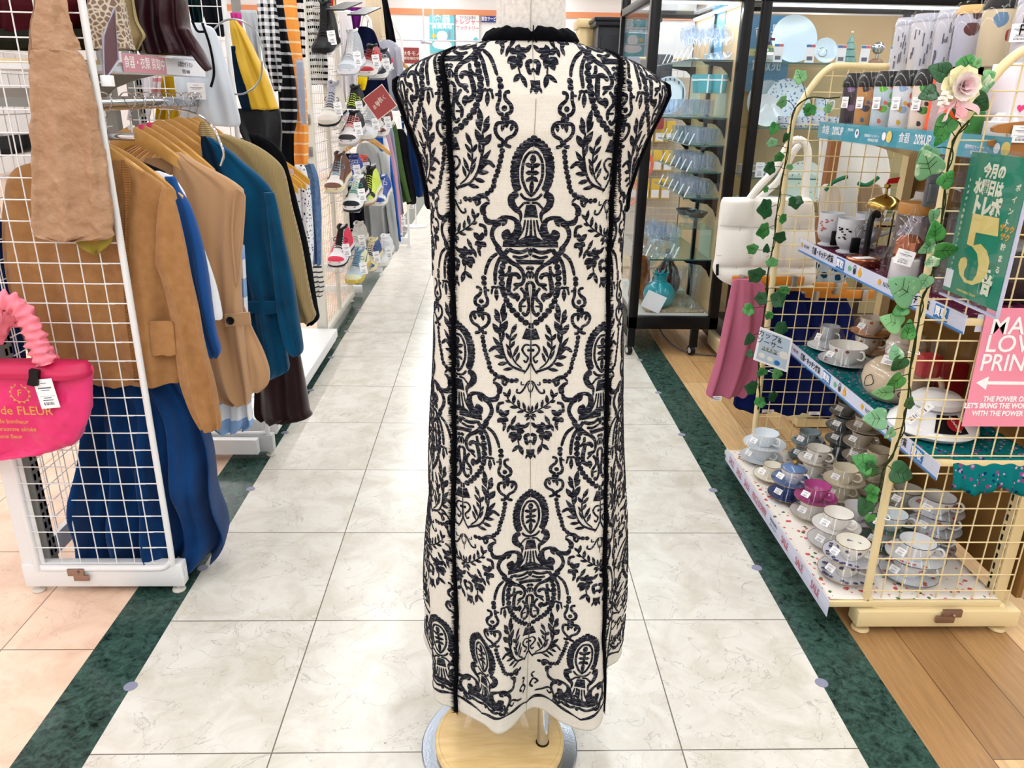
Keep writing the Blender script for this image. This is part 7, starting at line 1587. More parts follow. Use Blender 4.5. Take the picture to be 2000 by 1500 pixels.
pts = [(2012, 236), (1975, 240), (1950, 244), (1939, 250), (1940, 257), (1952, 260), (1978, 261), (1983, 266), (1975, 270), (1950, 271), (1934, 276), (1932, 284), (1942, 287), (1964, 288), (1972, 294), (1968, 299), (2012, 310)]
o0 = atY(1975, 265, 1.685); q = [atY(x, y, 1.685)-o0 for x, y in pts]
o = MB().prism([(p.x, p.z) for p in q], lambda u, v, d: (u, d, v), .010).build('wooden_claw', mat('claw_wood', (186, 122, 56), .4, nz=(12, (170, 106, 46), .4, .7)), None, loc=tuple(o0), label='brown wooden salad claw with a white label, hung on the near cream grid', cat='kitchen tool')
price_tag(o, atY(1996, 262, 1.68), .045, .035, org=o0)
# ---- textiles hung beyond the far end of the cream rack
QW = mat('quilt_white', (236, 234, 230), .7, bump=.1, bscale=60)
g = empty('quilted_bag', tuple(atY(1480, 450, 2.95)), 'white quilted tote bag hanging beside the ivy covered post', 'bag'); o0 = Vector(g.location)
def quilt(rows, Y, th, parent, org, nx=96, cells=(3, 3.2)):
    rg = []; L_ = pl([(a, b_, y) for y, a, b_ in rows], 10)
    for i, p in enumerate(L_):
        v = i/(len(L_)-1); ring = []
        for k in range(nx):
            t = 2*PI*k/nx; u = .5-.5*cos(t); sg = 1 if sin(t) >= 0 else -1
            puff = (abs(sin(PI*u*cells[0]))**.5)*(abs(sin(PI*v*cells[1]))**.5); c = atY(p.x+(p.y-p.x)*u, p.z, Y); ring.append(c+Vector((0, -sg*(th*.5*abs(sin(t))**.4+.026*puff), 0))-org)
        rg.append(ring)
    return MB().rings(rg).build('body', QW, parent, ang=180)
quilt([(386, 1413, 1580), (400, 1408, 1588), (450, 1402, 1590), (500, 1397, 1592), (525, 1393, 1592), (545, 1405, 1590), (558, 1430, 1588)], 2.95, .04, g, o0)
MB().tube(pl([atY(x, y, 2.94)-o0 for x, y in [(1462, 392), (1482, 365), (1510, 335), (1530, 300), (1545, 278), (1560, 272)]], 5), .014, 10).build('handle', QW, g); MB().tube(pl([atY(x, y, 2.98)-o0 for x, y in [(1478, 392), (1500, 372), (1522, 350), (1548, 300), (1562, 282)]], 5), .013, 10).build('handle', QW, g)
MB().tube(pl([atY(x, y, 2.98)-o0 for x, y in [(1572, 392), (1575, 340), (1578, 300), (1572, 280), (1560, 272)]], 5), .014, 10).build('handle', QW, g)
m = MB()
for a in ([(1452, 388), (1446, 440), (1440, 500), (1436, 556)], [(1512, 388), (1510, 440), (1508, 500), (1506, 556)], [(1560, 390), (1562, 450), (1562, 556)], [(1406, 440), (1450, 443), (1510, 445), (1585, 446)], [(1398, 498), (1450, 502), (1510, 504), (1588, 506)]): m.tube(pl([atY(x, y, 2.922)-o0 for x, y in a], 5), .0014, 5)
m.build('quilting_seam', mat('quilt_seam', (206, 203, 198), .8), g)
MB().obox(atY(1401, 527, 2.915)-o0, (.0055, 0, .001), (-.002, 0, .022), (0, .001, 0)).build('black_label', BLACKP, g, smooth=False)
AP = mat('rose_linen', (196, 112, 140), .8, bump=.1, bscale=300)
g = G('apron', 2.85, [(545, 1434, 1475), (552, 1430, 1490), (580, 1424, 1498), (620, 1416, 1505), (660, 1408, 1500), (700, 1398, 1492), (740, 1386, 1480), (768, 1379, 1462), (772, 1384, 1455)], AP, 'rose pink apron clipped below the white quilted bag', 'apron', th=.05, folds=(2.4, .008), sd=81, n=60)
price_tag(g, atY(1400, 778, 2.82), .04, .02, org=g.location)
NT = mat('navy_trouser', (20, 34, 96), .85)
for k, (rows, Y, lb) in enumerate([([(560, 1470, 1560), (600, 1468, 1575), (700, 1452, 1590), (780, 1438, 1590), (796, 1436, 1580), (802, 1445, 1570)], 3.0, 'navy trousers nearest the rose pink apron behind the cream grid'), ([(575, 1560, 1650), (620, 1562, 1668), (700, 1560, 1680), (780, 1556, 1690), (800, 1560, 1690), (808, 1566, 1680)], 3.06, 'second pair of navy trousers behind the cream grid, under the orange hangers')]):
    g = G('trousers', Y, rows, NT, lb, 'trousers', th=.07, folds=(2, .012), sd=90+k, n=60); price_tag(g, atY(1500+90*k, 803+4*k, Y-.05), .05, .014, org=g.location)
for k, (x, y, Y) in enumerate([(1500, 548, 2.88), (1585, 560, 2.94), (1640, 574, 3.0)]):
    p = atY(x, y, Y); e = empty('clip_hanger', tuple(p), ['orange wooden clip hanger holding the rose pink apron', 'orange wooden clip hanger holding the first navy trousers', 'orange wooden clip hanger holding the second navy trousers'][k], 'hanger')
    MB().bbox(-.14, .14, -.008, .008, -.018, .018, .005).build('wooden_bar', mat('hanger_orange', (214, 136, 40), .35), e)
    for s_ in (-.1, .1): MB().bbox(s_-.012, s_+.012, -.014, .014, -.03, .02, .003).build('metal_clip', mat('zinc', (180, 182, 184), .3, .8), e)
    MB().tube(pl([(0, 0, .018), (0, 0, .05), (.02, 0, .065), (.022, 0, .085), (0, 0, .1), (-.02, 0, .09)], 5), .002, 6).build('hook', CH, e)
p = atY(1640, 545, 3.02); G('leaf_print_cloth', 3.04, [(500, 1600, 1640), (520, 1590, 1655), (550, 1590, 1650), (556, 1600, 1640)], blotch(mat('leaf_print', (190, 210, 224), .8), [(30, 56, 90), (40, 80, 110)], 18, .5), 'blue and white leaf print cloth hanging behind the mug shelf rail', 'cloth', sd=95)
G('white_apron', 3.3, [(250, 1602, 1690), (270, 1600, 1720), (330, 1598, 1735), (400, 1596, 1730), (430, 1598, 1720)], mat('apron_white', (224, 228, 226), .7), 'white wrapped linen hanging behind the cream grid above the frosted mugs', 'linen', th=.05, sd=96, n=50)
for k, (x0, x1, lb) in enumerate([(1602, 1640, 'beige doll bag with a green strap behind the far grid, on the left'), (1676, 1722, 'round brown pouch with a green leaf band behind the far grid')]):
    g = G('pouch', 3.15, [(360, x0+8, x1-8), (368, x0+2, x1-2), (390, x0, x1), (420, x0, x1), (450, x0+2, x1-2)], mat('pouch_beige%d' % k, [(206, 196, 182), (160, 138, 112)][k], .8), lb, 'pouch', th=.06, sd=97+k)
    MB().tube(pl([atY(x, y, 3.1)-Vector(g.location) for x, y in ([(1612, 372), (1625, 358), (1640, 350), (1655, 345)] if k == 0 else [(1676, 358), (1690, 362), (1705, 355), (1716, 346)])], 4), .008, 8).build('green_strap', mat('strap_green', (50, 120, 84), .6), g)
MB().box(-.02, .02, -.02, .02, 0, 1.25).build('wooden_post', mat('post_wood', (150, 96, 50), .5), None, loc=(1.385, 3.2, 0), label='brown wooden post standing behind the far end of the cream rack', cat='post')
rk = empty('textile_rack', (1.25, 3.0, 0), 'low rack rail carrying the apron and navy trousers beyond the cream rack', 'rack')
MB().tube(pl([(.42, .1, .03), (.42, .1, .70), (.42, .05, .75), (.3, 0, .765)], 4)+[Vector((-.02, 0, .765))], .011, 10).build('rail', CRM, rk)
MB().bbox(.1, .62, .05, .15, .01, .05, .003).build('foot', CRM, rk)
# ============================================================ display cases and the far end of the shop
BKM = mat('case_black', (14, 15, 19), .35); PNL = clear('case_glass', tint=(250, 253, 255), refl=.035, edge=.3, rough=.01); SGL = clear('shelf_glass', tint=(236, 250, 246), refl=.06, edge=.5, rough=.02); SED = mat('glass_edge', (60, 110, 106), .15)
BRC = mat('birch', (222, 184, 134), .5, nz=(3, (210, 168, 116), .4, .7)); CRY = clear('crystal', tint=(246, 250, 255), refl=.07, edge=.55, rough=.05, rim=.42)
X0, X1, YA, YB = .765, 1.262, 4.05, 5.0
dc = empty('display_case', (X0, YA, 0), 'tall black framed glass display case full of glassware, right behind the dress', 'display case')
def Dc(p): return Vector(p)-Vector((X0, YA, 0))
w5 = X1-X0; d5 = YB-YA
for x, y in ((0, 0), (w5-.05, 0), (0, d5-.045), (w5-.05, d5-.045)): MB().bbox(x, x+.05, y, y+.045, .155, 2.0, .003).build('corner_post', BKM, dc)
for x, y in ((.025, .022), (w5-.12, .022), (.025, d5-.03), (w5-.12, d5-.03)):
    lg = MB().box(x-.02, x+.02, y-.015, y+.015, .05, .17).build('leg', BKM, dc); MB().lathe([(.0001, -.012), (.02, -.012), (.028, -.01), (.028, .01), (.02, .012), (.0001, .012)], (x-.008, y, .029), 18, ax=(1, .35, 0)).build('caster', BLACKP, lg); MB().lathe([(.0001, .0125), (.016, .0125), (.014, .014), (.0001, .014)], (x-.008, y, .029), 16, ax=(-1, -.35, 0)).build('wheel_hub', mat('hub_grey', (200, 200, 200), .4), lg)
MB().bbox(0, w5, 0, d5, .155, .225, .004).build('base', BKM, dc); MB().box(.04, w5-.04, .03, d5-.03, .225, .231).build('floor_panel', mat('case_floor', (226, 222, 214), .4), dc)
for a in ((0, w5, 0, .045), (0, w5, d5-.045, d5), (0, .045, .045, d5-.045), (w5-.045, w5, .045, d5-.045)): MB().bbox(*a, 1.79, 1.83, .004).build('top_frame', BKM, dc)
MB().box(.045, w5-.045, .045, d5-.045, 1.80, 1.806).build('top_glass', PNL, dc)  # unseen top, glazed so that light gets into the case
FILL = mat('fill_strip', (255, 255, 255), emit=2.)  # added glowing strips that brighten the dark cases, no known lamp
MB().box(w5-.075, w5-.055, .06, d5-.06, 1.775, 1.789).build('fill_strip', FILL, dc); MB().box(.05, w5-.06, .046, .058, 1.778, 1.789).build('fill_strip', FILL, dc)
area('case_fill_light', (X1-.10, (YA+YB)/2, 1.77), .04, .8, 2.2); area('case_fill_light', (X0+.25, YA+.07, 1.77), .36, .03, 1.2)  # added lights for the glassware, paired with the strips
MB().box(.046, w5-.046, .012, .017, .228, 1.79).build('front_glass', PNL, dc); MB().box(.012, .017, .04, d5-.04, .228, 1.79).build('side_glass', PNL, dc); MB().box(.046, w5-.046, d5-.02, d5-.015, .228, 1.79).build('back_glass', PNL, dc)
MB().box(w5-.052, w5-.045, .04, d5-.04, .228, 1.79).build('wood_side', BRC, dc)
MB().bbox(w5-.07, w5-.053, .44, .47, .228, 1.79, .001).build('shelf_rail', BKM, dc)
for y in (.12, .3): MB().lathe([(.0001, 0), (.02, 0), (.02, .012), (.0001, .014)], (-.001, .35, .32), 16, ax=(-1, 0, 0)).build('lock', CH, dc) if y < .2 else None
SH1 = [(1.529, .99), (1.257, .83), (1.122, 1.03), (.987, 1.03), (.856, 1.03), (.529, .87)]
for z, xl in SH1:
    s_ = MB().box(xl-X0, w5-.055, .06, .86, z-.004, z+.003).build('glass_shelf', SGL, dc); MB().box(xl-X0, w5-.055, .0585, .06, z-.004, z+.003).build('shelf_edge', SED, s_); MB().box(xl-X0-.0015, xl-X0, .06, .86, z-.004, z+.003).build('shelf_edge', SED, s_)
    for y in (.07, .80): MB().prism([(w5-.055, z-.005), (w5-.055, z-.10), (w5-.075, z-.06), (w5-.11, z-.03), (w5-.19, z-.018), (w5-.21, z-.005)], lambda u, v, d: (u, y+d, v), .006).build('shelf_bracket', BKM, dc)
def glass(kind, s=1.):
    m = MB()
    if kind == 'wine': m.lathe([(.0001, .002), (.030, .0), (.031, .003), (.006, .010), (.0045, .03), (.005, .075), (.022, .09), (.036, .115), (.039, .145), (.035, .175), (.034, .175), (.036, .145), (.033, .118), (.0001, .09)], n=20)
    elif kind == 'cut': m.lathe([(.0001, .002), (.032, .0), (.032, .004), (.007, .014), (.010, .04), (.008, .055), (.026, .068), (.036, .10), (.040, .14), (.037, .14), (.033, .10), (.0001, .068)], n=12)
    elif kind == 'tumbler': m.lathe([(.0001, .0), (.026, .0), (.028, .003), (.034, .075), (.032, .075), (.027, .012), (.0001, .010)], n=14)
    elif kind == 'rocks': m.lathe([(.0001, .0), (.033, .0), (.036, .005), (.039, .085), (.037, .085), (.033, .014), (.0001, .012)], n=20)
    elif kind == 'bowl': m.lathe([(.0001, .0), (.018, .0), (.02, .004), (.012, .01), (.035, .02), (.05, .045), (.048, .046), (.033, .024), (.0001, .014)], n=18)
    m.v = [(a*s, b*s, c*s) for a, b, c in m.v]; return m
def row(kind, name, spots, z, label, group, s=1.):
    first = None
    for x, y in spots:
        if first is None: o = first = glass(kind, s).build(name, CRY, None, loc=(x, y, z), label=label, cat='glass', group=group, ang=25 if kind in ('cut', 'tumbler') else 40)
        else: o = first.copy(); COL.objects.link(o); o.location = (x, y, z); o.rotation_euler.z = 1.1*x*y
def cards(spots, z, label, group, h=.055, name='price_card'):
    first = None
    for x, y in spots:
        if first is None: o = first = MB().obox((0, 0, h/2), (0, .011, 0), (.012, 0, h/2), (.0006, 0, 0)).build(name, PW_, None, loc=(x, y, z), label=label, cat='price card', group=group, smooth=False)
        else: o = first.copy(); COL.objects.link(o); o.location = (x, y, z)
zz = [z+.0035 for z, x in SH1]
row('wine', 'wine_glass', [(1.03+.075*(k % 3), 4.18+.11*(k//3)) for k in range(9)], zz[0], 'clear stemmed wine glass on the left half of the top shelf of the narrow case', 'wine glasses on the top shelf of the narrow case', .92)
row('bowl', 'glass_bowl', [(1.17, 4.16), (1.17, 4.28), (1.165, 4.40)], zz[0], 'small footed glass bowl on the right of the top shelf of the narrow case', 'glass bowls on the top shelf of the narrow case', .8)
cards([(1.0, 4.16+.12*k) for k in range(6)], zz[0], 'white slanted price card before the wine glasses on the top shelf', 'price cards on the top shelf of the narrow case')
# second shelf: plates, teal mugs on a riser
row('rocks', 'glass_tumbler', [(.93+.09*(k % 3), 4.17+.10*(k//3)) for k in range(6)], zz[1], 'clear wide tumbler on the second shelf under the teal mugs', 'wide tumblers on the second shelf of the narrow case', 1.0)
def standplate(name, x, y, z, r, m_, label, tilt=.25, yaw=0, cat='plate', rimm=None):
    e = empty(name, (x, y, z), label, cat); n_ = Vector((sin(yaw)*-1, -cos(yaw), tilt)).normalized(); c = Vector((0, 0, r*cos(math.atan(tilt))+.002))
    MB().lathe([(.0001, .004), (r*.55, .004), (r*.62, .001), (r*.66, .004), (r, .016), (r, .0185), (r*.62, .008), (.0001, .008)], c, 44, ax=n_).build('plate', m_, e)
    if rimm: MB().lathe([(r*.8, .0148), (r*.93, .0182), (r*.93, .0186), (r*.8, .0155)], c, 44, ax=n_).build('rim_band', rimm, e)
    MB().tube([c-n_*.004+Vector((.03, 0, -r*.9)), Vector((.03, .03, 0)), Vector((-.03, .03, 0)), c-n_*.004+Vector((-.03, 0, -r*.9))], .0015, 5).build('plate_stand', CH, e); return e
BLW = blotch(mat('blue_white', (228, 236, 246), .2), [(80, 120, 190), (120, 150, 210)], 45, .42)
standplate('plate', .92, 4.62, zz[1], .085, mat('plate_yellow', (232, 226, 130), .3), 'yellow plate standing at the back left of the second shelf in the narrow case', yaw=.5)
standplate('plate', .98, 4.50, zz[1], .10, por((226, 238, 244)), 'large white plate with dark letter marks standing in the narrow case', yaw=.5, rimm=mat('plate_marks', (190, 206, 214), .3, wave=(46, (40, 60, 70), 0, .3)))
standplate('plate', .875, 4.75, zz[1], .075, mat('plate_teal', (120, 206, 216), .3), 'light teal plate at the far left of the second shelf in the narrow case', yaw=.5)
TLM = mat('mug_teal', (88, 196, 208), .35)
MB().box(1.06, 1.20, 4.13, 4.33, 1.373, 1.377).box(1.06, 1.064, 4.13, 4.33, 1.262, 1.373).box(1.196, 1.2, 4.13, 4.33, 1.262, 1.373).build('clear_riser', SGL, None, label='clear riser under the teal mugs', cat='riser')
for k, (x, y) in enumerate([(1.165, 4.175), (1.10, 4.19), (1.09, 4.27)]):
    e = empty('mug', (x, y, 1.3775), 'teal mug with white ribbon print on the riser, %s' % ['at right', 'in the middle', 'at back left'][k], 'mug', 'teal ribbon mugs')
    MB().lathe([(.0001, 0), (.032, 0), (.034, .004), (.044, .088), (.042, .088), (.033, .01), (.0001, .008)], n=30).build('body', TLM, e)
    MB().lathe([(.0409, .058), (.0415, .058), (.0423, .066), (.0415, .066)], n=30).box(-.003, .003, -.0445, -.036, .0, .088).build('ribbon_print', PW_, e)
for zi, nm in ((2, 'third'), (3, 'fourth'), (4, 'fifth')):
    row('tumbler', 'glass_tumbler', [(1.085+.07*(k % 2), 4.16+.085*(k//2)) for k in range(14)], zz[zi], 'short cut glass tumbler on the %s shelf from the top of the narrow case' % nm, 'cut tumblers on the %s shelf' % nm, 1.05)
    cards([(1.042, 4.14+.13*k) for k in range(6)], zz[zi], 'white slanted price card on the %s shelf from the top of the narrow case' % nm, 'price cards on the %s shelf' % nm)
row('cut', 'crystal_glass', [(.90, 4.17), (.95, 4.24), (.905, 4.32), (.985, 4.18), (.97, 4.38), (.91, 4.46)], zz[5], 'tall cut crystal goblet on the lowest glass shelf of the narrow case', 'crystal goblets on the lowest glass shelf', 1.18)
MB().box(1.03, 1.20, 4.14, 4.36, zz[5]+.155, zz[5]+.160).box(1.03, 1.034, 4.14, 4.36, zz[5], zz[5]+.155).box(1.196, 1.2, 4.14, 4.36, zz[5], zz[5]+.155).build('clear_riser', SGL, None, label='clear riser under the silver rimmed footed bowls', cat='riser')
for x, y, lb in ((1.12, 4.19, 'front silver rimmed footed glass bowl on the clear riser'), (1.09, 4.29, 'rear silver rimmed footed glass bowl on the clear riser')):
    e = empty('footed_bowl', (x, y, zz[5]+.161), lb, 'bowl'); MB().lathe([(.0001, 0), (.03, 0), (.028, .004), (.008, .01), (.009, .03), (.03, .042), (.058, .078), (.055, .079), (.028, .047), (.0001, .035)], n=24).build('bowl', CRY, e); MB().lathe([(.040, .055), (.0595, .08), (.0605, .085), (.056, .085), (.038, .058)], n=24).build('silver_rim', mat('silver_dark', (120, 118, 120), .25, .8), e)
cards([(1.02, 4.15), (1.02, 4.25), (.875, 4.2)], zz[5]+.16*0, 'white price card on the lowest glass shelf of the narrow case', 'price cards on the lowest glass shelf', .06)
# floor of the case
zf = .2315
MB().bbox(.87, 1.2, 4.12, 4.6, zf, zf+.012, .005).build('woven_mat', blotch(mat('rag_mat', (196, 180, 150), .9), [(120, 96, 70), (150, 60, 50), (90, 120, 100)], 60, .42), None, label='woven rag mat on the floor of the narrow display case', cat='mat')
e = empty('vase', (.955, 4.20, zf+.0125), 'turquoise round vase tied at the neck, on the case floor', 'vase'); TQV = mat('turquoise_glaze', (10, 160, 172), .3, coat=.5)
MB().lathe([(.0001, 0), (.04, 0), (.06, .01), (.083, .045), (.089, .075), (.082, .105), (.06, .132), (.038, .146), (.034, .152), (.036, .17), (.042, .185), (.037, .186), (.030, .168), (.0001, .16)], n=40).build('body', TQV, e)
MB().lathe([(.034, .15), (.038, .153), (.034, .157)], n=20).build('neck_tie', TQV, e)
m = MB(); 
for k in range(6): a = 2*PI*k/6; m.obox((.036*cos(a), .036*sin(a), .19), (.010*cos(a), .010*sin(a), .008), (-.008*sin(a), .008*cos(a), 0), (0, 0, .003))
m.build('frill', TQV, e)
MB().obox((0, 0, 0), (.052, 0, -.022), (0.02, 0, .045), (0, .0008, 0)).build('price_card', PW_, None, loc=(.905, 4.092, zf+.068), label='large white card leaning before the turquoise vase', cat='price card')
AMB = clear('amber_glass', tint=(214, 150, 40), refl=.12, edge=.8, body=.25, bcol=(190, 130, 20)); BRG = clear('brown_glass', tint=(150, 96, 60), refl=.14, edge=.8, body=.3, bcol=(110, 66, 40))
MB().lathe([(.0001, 0), (.05, 0), (.06, .02), (.058, .10), (.065, .12), (.058, .2), (.062, .25), (.055, .25), (.05, .2), (.0001, .02)], n=14).build('vase', AMB, None, loc=(.88, 4.42, zf), label='amber glass vase at the left of the case floor', cat='vase')
MB().lathe([(.0001, 0), (.055, 0), (.08, .04), (.085, .09), (.06, .16), (.03, .2), (.018, .24), (.018, .27), (.0001, .275)], n=24).build('decanter', BRG, None, loc=(1.06, 4.50, zf+.0125), label='brown glass decanter behind the turquoise vase', cat='decanter')
MB().lathe([(.0001, 0), (.045, 0), (.05, .01), (.03, .12), (.014, .17), (.02, .19), (.034, .25), (.03, .25), (.0001, .19)], n=18).build('decanter', CRY, None, loc=(.93, 4.34, zf+.0125), label='clear glass decanter standing just behind the turquoise vase', cat='decanter')
MB().lathe([(.0001, 0), (.05, 0), (.048, .01), (.025, .05), (.024, .12), (.04, .22), (.06, .27), (.057, .27), (.036, .22), (.02, .12), (.0001, .04)], n=12).build('vase', CRY, None, loc=(1.15, 4.20, zf+.0125), label='tall fluted clear vase at the right of the case floor', cat='vase')
MB().lathe([(.0001, 0), (.04, 0), (.042, .02), (.04, .2), (.047, .22), (.044, .22), (.0001, .03)], n=9).build('vase', CRY, None, loc=(1.07, 4.24, zf+.0125), label='stout cut glass vase between the brown decanter and the fluted vase', cat='vase')
cable('power_cable', [(1.0, 4.6, .15), (1.02, 4.3, .05), (1.1, 4.12, .01), (1.25, 4.05, .008), (1.45, 4.1, .008), (1.6, 4.3, .008)], .005, mat('cable_grey', (110, 100, 104), .5), 'grey power cable trailing on the floor under the narrow display case')
MB().bbox(0, .035, 0, .32, .02, .10, .003).box(.006, .02, -.001, 0, .045, .08).build('cream_foot_bracket', CRM, None, loc=(1.27, 3.92, 0), label='cream metal stand on the floor beside the case caster', cat='stand')  # foot bracket of a cream shelf rack
# ---- wide case
ex, ey = 1.305, 4.05
d2 = empty('display_case', (ex, ey, 0), 'wide black framed glass case with plates and birch back behind the cream rack', 'display case')
for x in (0, 1.03, 2.1): MB().bbox(x, x+.045, 0, .04, .02, 2.1, .003).build('front_post', BKM, d2)
for x in (.9, 1.55): MB().bbox(x, x+.035, .42, .44, .1, 1.85, .002).build('back_post', BKM, d2)
MB().box(0, 2.2, .44, .46, .1, 1.78).build('birch_back', BRC, d2); MB().bbox(0, 2.2, 0, .46, .02, .14, .004).build('base', BKM, d2); MB().bbox(0, 2.2, .0, .045, 1.79, 1.84, .004).build('top_frame', BKM, d2); MB().bbox(0, 2.2, .43, .46, 1.79, 1.84, .004).build('top_frame', BKM, d2); MB().box(0, 2.2, .045, .43, 1.80, 1.806).build('top_glass', PNL, d2)
MB().box(.05, 2.1, .046, .062, 1.776, 1.789).build('fill_strip', FILL, d2); area('case_fill_light', (ex+1.05, ey+.08, 1.77), 2.0, .04, 2)  # added strip and light to brighten the wide case
MB().box(.045, 2.1, .012, .016, .14, 1.79).build('front_glass', PNL, d2); MB().box(-.004, .004, .03, .44, .14, 1.79).build('side_glass', PNL, d2)
SH2 = [1.523, 1.214, .965, .80, .5]
for z in SH2:
    s_ = MB().box(.01, 2.15, .05, .42, z-.004, z+.003).build('glass_shelf', SGL, d2); MB().box(.01, 2.15, .048, .05, z-.004, z+.003).build('shelf_edge', SED, s_)
def on2(px, py, Y): p = atY(px, py, Y); return p.x
zA, zB, zC, zD = [z+.0035 for z in SH2[:4]]
standplate('plate', on2(1548, 85, 4.3), 4.30, zA, .118, por((206, 224, 234)), 'large pale blue white plate standing on the top shelf of the wide case')
standplate('saucer', on2(1609, 105, 4.26), 4.26, zA, .062, por((200, 218, 228)), 'small pale blue saucer right of the large plate on the top shelf')
MB().lathe([(.022, .0), (.024, .002), (.021, .004)], (0, 0, 0), 28, ax=(0, -1, .2)).build('ring_dish', CH, None, loc=(on2(1606, 108, 4.22), 4.225, zA+.055), label='silver ring on the small pale blue saucer', cat='ring')
e = empty('christmas_tree', (on2(1656, 120, 4.25), 4.25, zA), 'small sea green ceramic tree with a pale star on the top shelf', 'ornament'); CTM = mat('tree_green', (110, 160, 150), .35)
MB().lathe([(.0001, 0), (.014, 0), (.014, .012), (.042, .012), (.03, .04), (.036, .04), (.022, .075), (.028, .075), (.014, .105), (.018, .105), (.0001, .15)], n=9).build('tree', CTM, e, ang=20); MB().sphere((0, 0, .155), .008, 6).build('star', mat('star_cream', (236, 226, 180), .4), e)
e = empty('trophy', (on2(1711, 120, 4.25), 4.25, zA), 'silver ball ornament with a face on a wooden dome base', 'ornament'); SLV = mat('silver', (206, 208, 214), .15, 1.)
MB().lathe([(.0001, 0), (.04, 0), (.04, .006), (.034, .02), (.018, .032), (.0001, .034)], n=28).build('wooden_base', mat('dome_wood', (150, 100, 72), .4), e); MB().rod((0, 0, .03), (0, 0, .055), .007, 10).sphere((0, 0, .082), .030, 20, (1, .8, 1)).sphere((-.03, 0, .085), .008, 8).sphere((.03, 0, .085), .008, 8).build('silver_ball', SLV, e)
m = MB(); m.sphere((-.009, -.024, .088), .003, 6).sphere((.009, -.024, .088), .003, 6).build('eyes', BLACKP, e)
e = empty('flower_bowl', (on2(1494, 120, 4.22), 4.22, zA), 'white bowl of yellow and plum artificial flowers at the left of the top shelf', 'flower bowl')
MB().lathe([(.0001, 0), (.03, 0), (.052, .018), (.056, .035), (.045, .048), (.0001, .046)], n=26).build('bowl', por((238, 240, 242)), e)
for k in range(16):
    a = prng.uniform(0, 6.28); r = prng.uniform(0, .035); MB().sphere((r*cos(a), r*sin(a), .06+prng.uniform(0, .05)), .014, 7, (1, 1, .8)).build('blossom', [mat('fl_yellow', (236, 226, 140), .6), mat('fl_plum', (130, 20, 64), .6), mat('fl_white', (238, 238, 230), .6), GM][k % 4], e)
cardsx = [(1484+0, 1), (1518, 2), (1580, 3), (1641, 4), (1687, 5), (1744, 6)]
CB_ = MATS['sign_blue']
for k, (px, _) in enumerate(cardsx[1:]):
    e = empty('price_card', (on2(px, 120, 4.13), 4.13, zA), ['white price card left of the large pale plate', 'white price card between the large plate and saucer', 'white price card between the saucer and green tree', 'white price card between the green tree and silver ball', 'white price card right of the silver ball ornament'][k]+' on the top shelf', 'price card', 'price cards on the top shelf of the wide case')
    MB().box(-.023, .023, 0, .0015, 0, .086).build('card', PW_, e); MB().box(-.022, 0, -.0005, 0, .072, .084).build('blue_mark', CB_, e); MB().box(0, .022, -.0005, 0, .072, .084).build('red_mark', REDT, e); MB().box(-.014, .014, -.0005, 0, .012, .03).build('barcode', PG_, e)
standplate('plate', on2(1498, 205, 4.33), 4.33, zB, .115, por((214, 228, 238)), 'white oval plate standing at the left of the second shelf of the wide case')
e = empty('dish', (on2(1490, 240, 4.2), 4.2, zB), 'white lobed dish leaning in front of the oval plate', 'dish')
MB().lathe([(.0001, .002), (.05, .0), (.075, .01), (.085, .022), (.083, .024), (.05, .008), (.0001, .006)], (0, 0, .075), 20, ax=(0, -1, .35)).build('dish', por((236, 242, 246)), e)
standplate('plate', on2(1535, 205, 4.30), 4.30, zB, .12, BLW, 'blue and white flowered plate on the second shelf behind the ivy')
for k, px in enumerate((1535, 1570, 1600, 1635)):
    MB().lathe([(.0001, 0), (.025, 0), (.04, .02), (.045, .055), (.043, .055), (.036, .02), (.0001, .01)], n=28).build('bowl', BLW, None, loc=(on2(px, 240, 4.15), 4.15+.02*(k % 2), zB), label=['first', 'second', 'third', 'fourth'][k]+' blue and white flowered bowl from the left on the second shelf, behind ivy', cat='bowl', group='blue and white bowls')
e = empty('mug', (on2(1607, 195, 4.26), 4.26, zB+.057), 'blue and white flowered mug standing above the bowls in the wide case', 'mug')
MB().lathe([(.0001, 0), (.036, 0), (.037, .005), (.037, .085), (.035, .085), (.034, .008), (.0001, .006)], n=28).build('body', BLW, e); MB().tube(pl([(.035, 0, .07), (.06, 0, .075), (.062, 0, .04), (.035, 0, .02)], 4), .005, 8).build('handle', BLW, e)
MB().box(-.045, .045, -.045, .045, 0, .055).build('white_box', PW_, None, loc=(on2(1607, 195, 4.26), 4.26, zB), label='white box carrying the flowered mug in the wide case', cat='box')
for k, (px, z, lb) in enumerate([(1458, zC, 'white cup with thin blue pattern on its saucer, upper left in the wide case'), (1500, zC, 'white cup with blue sprigs beside a price card in the wide case'), (1462, zD, 'white cup with holly sprigs on its saucer, lower left in the wide case'), (1520, zD, 'white cup with holly sprigs near the ivy on the fourth shelf of the wide case')]):
    cupset(on2(px, 300, 4.2), 4.2, z, .068, W3, W3, lb, rim=BLR if k < 2 else None, pat=(CB_ if k < 2 else GM, 14), wrap=False, tagm=False, ha=-10)
standplate('plate', on2(1570, 340, 4.3), 4.3, zD, .12, blotch(mat('leaf_plate', (236, 240, 232), .2), [(90, 120, 60)], 40, .34), 'white plate with green holly sprigs behind the white quilted bag handle')
price_tag(d2, (on2(1488, 300, 4.1), 4.1, zC+.04), .045, .075, org=d2.location, name='price_card')
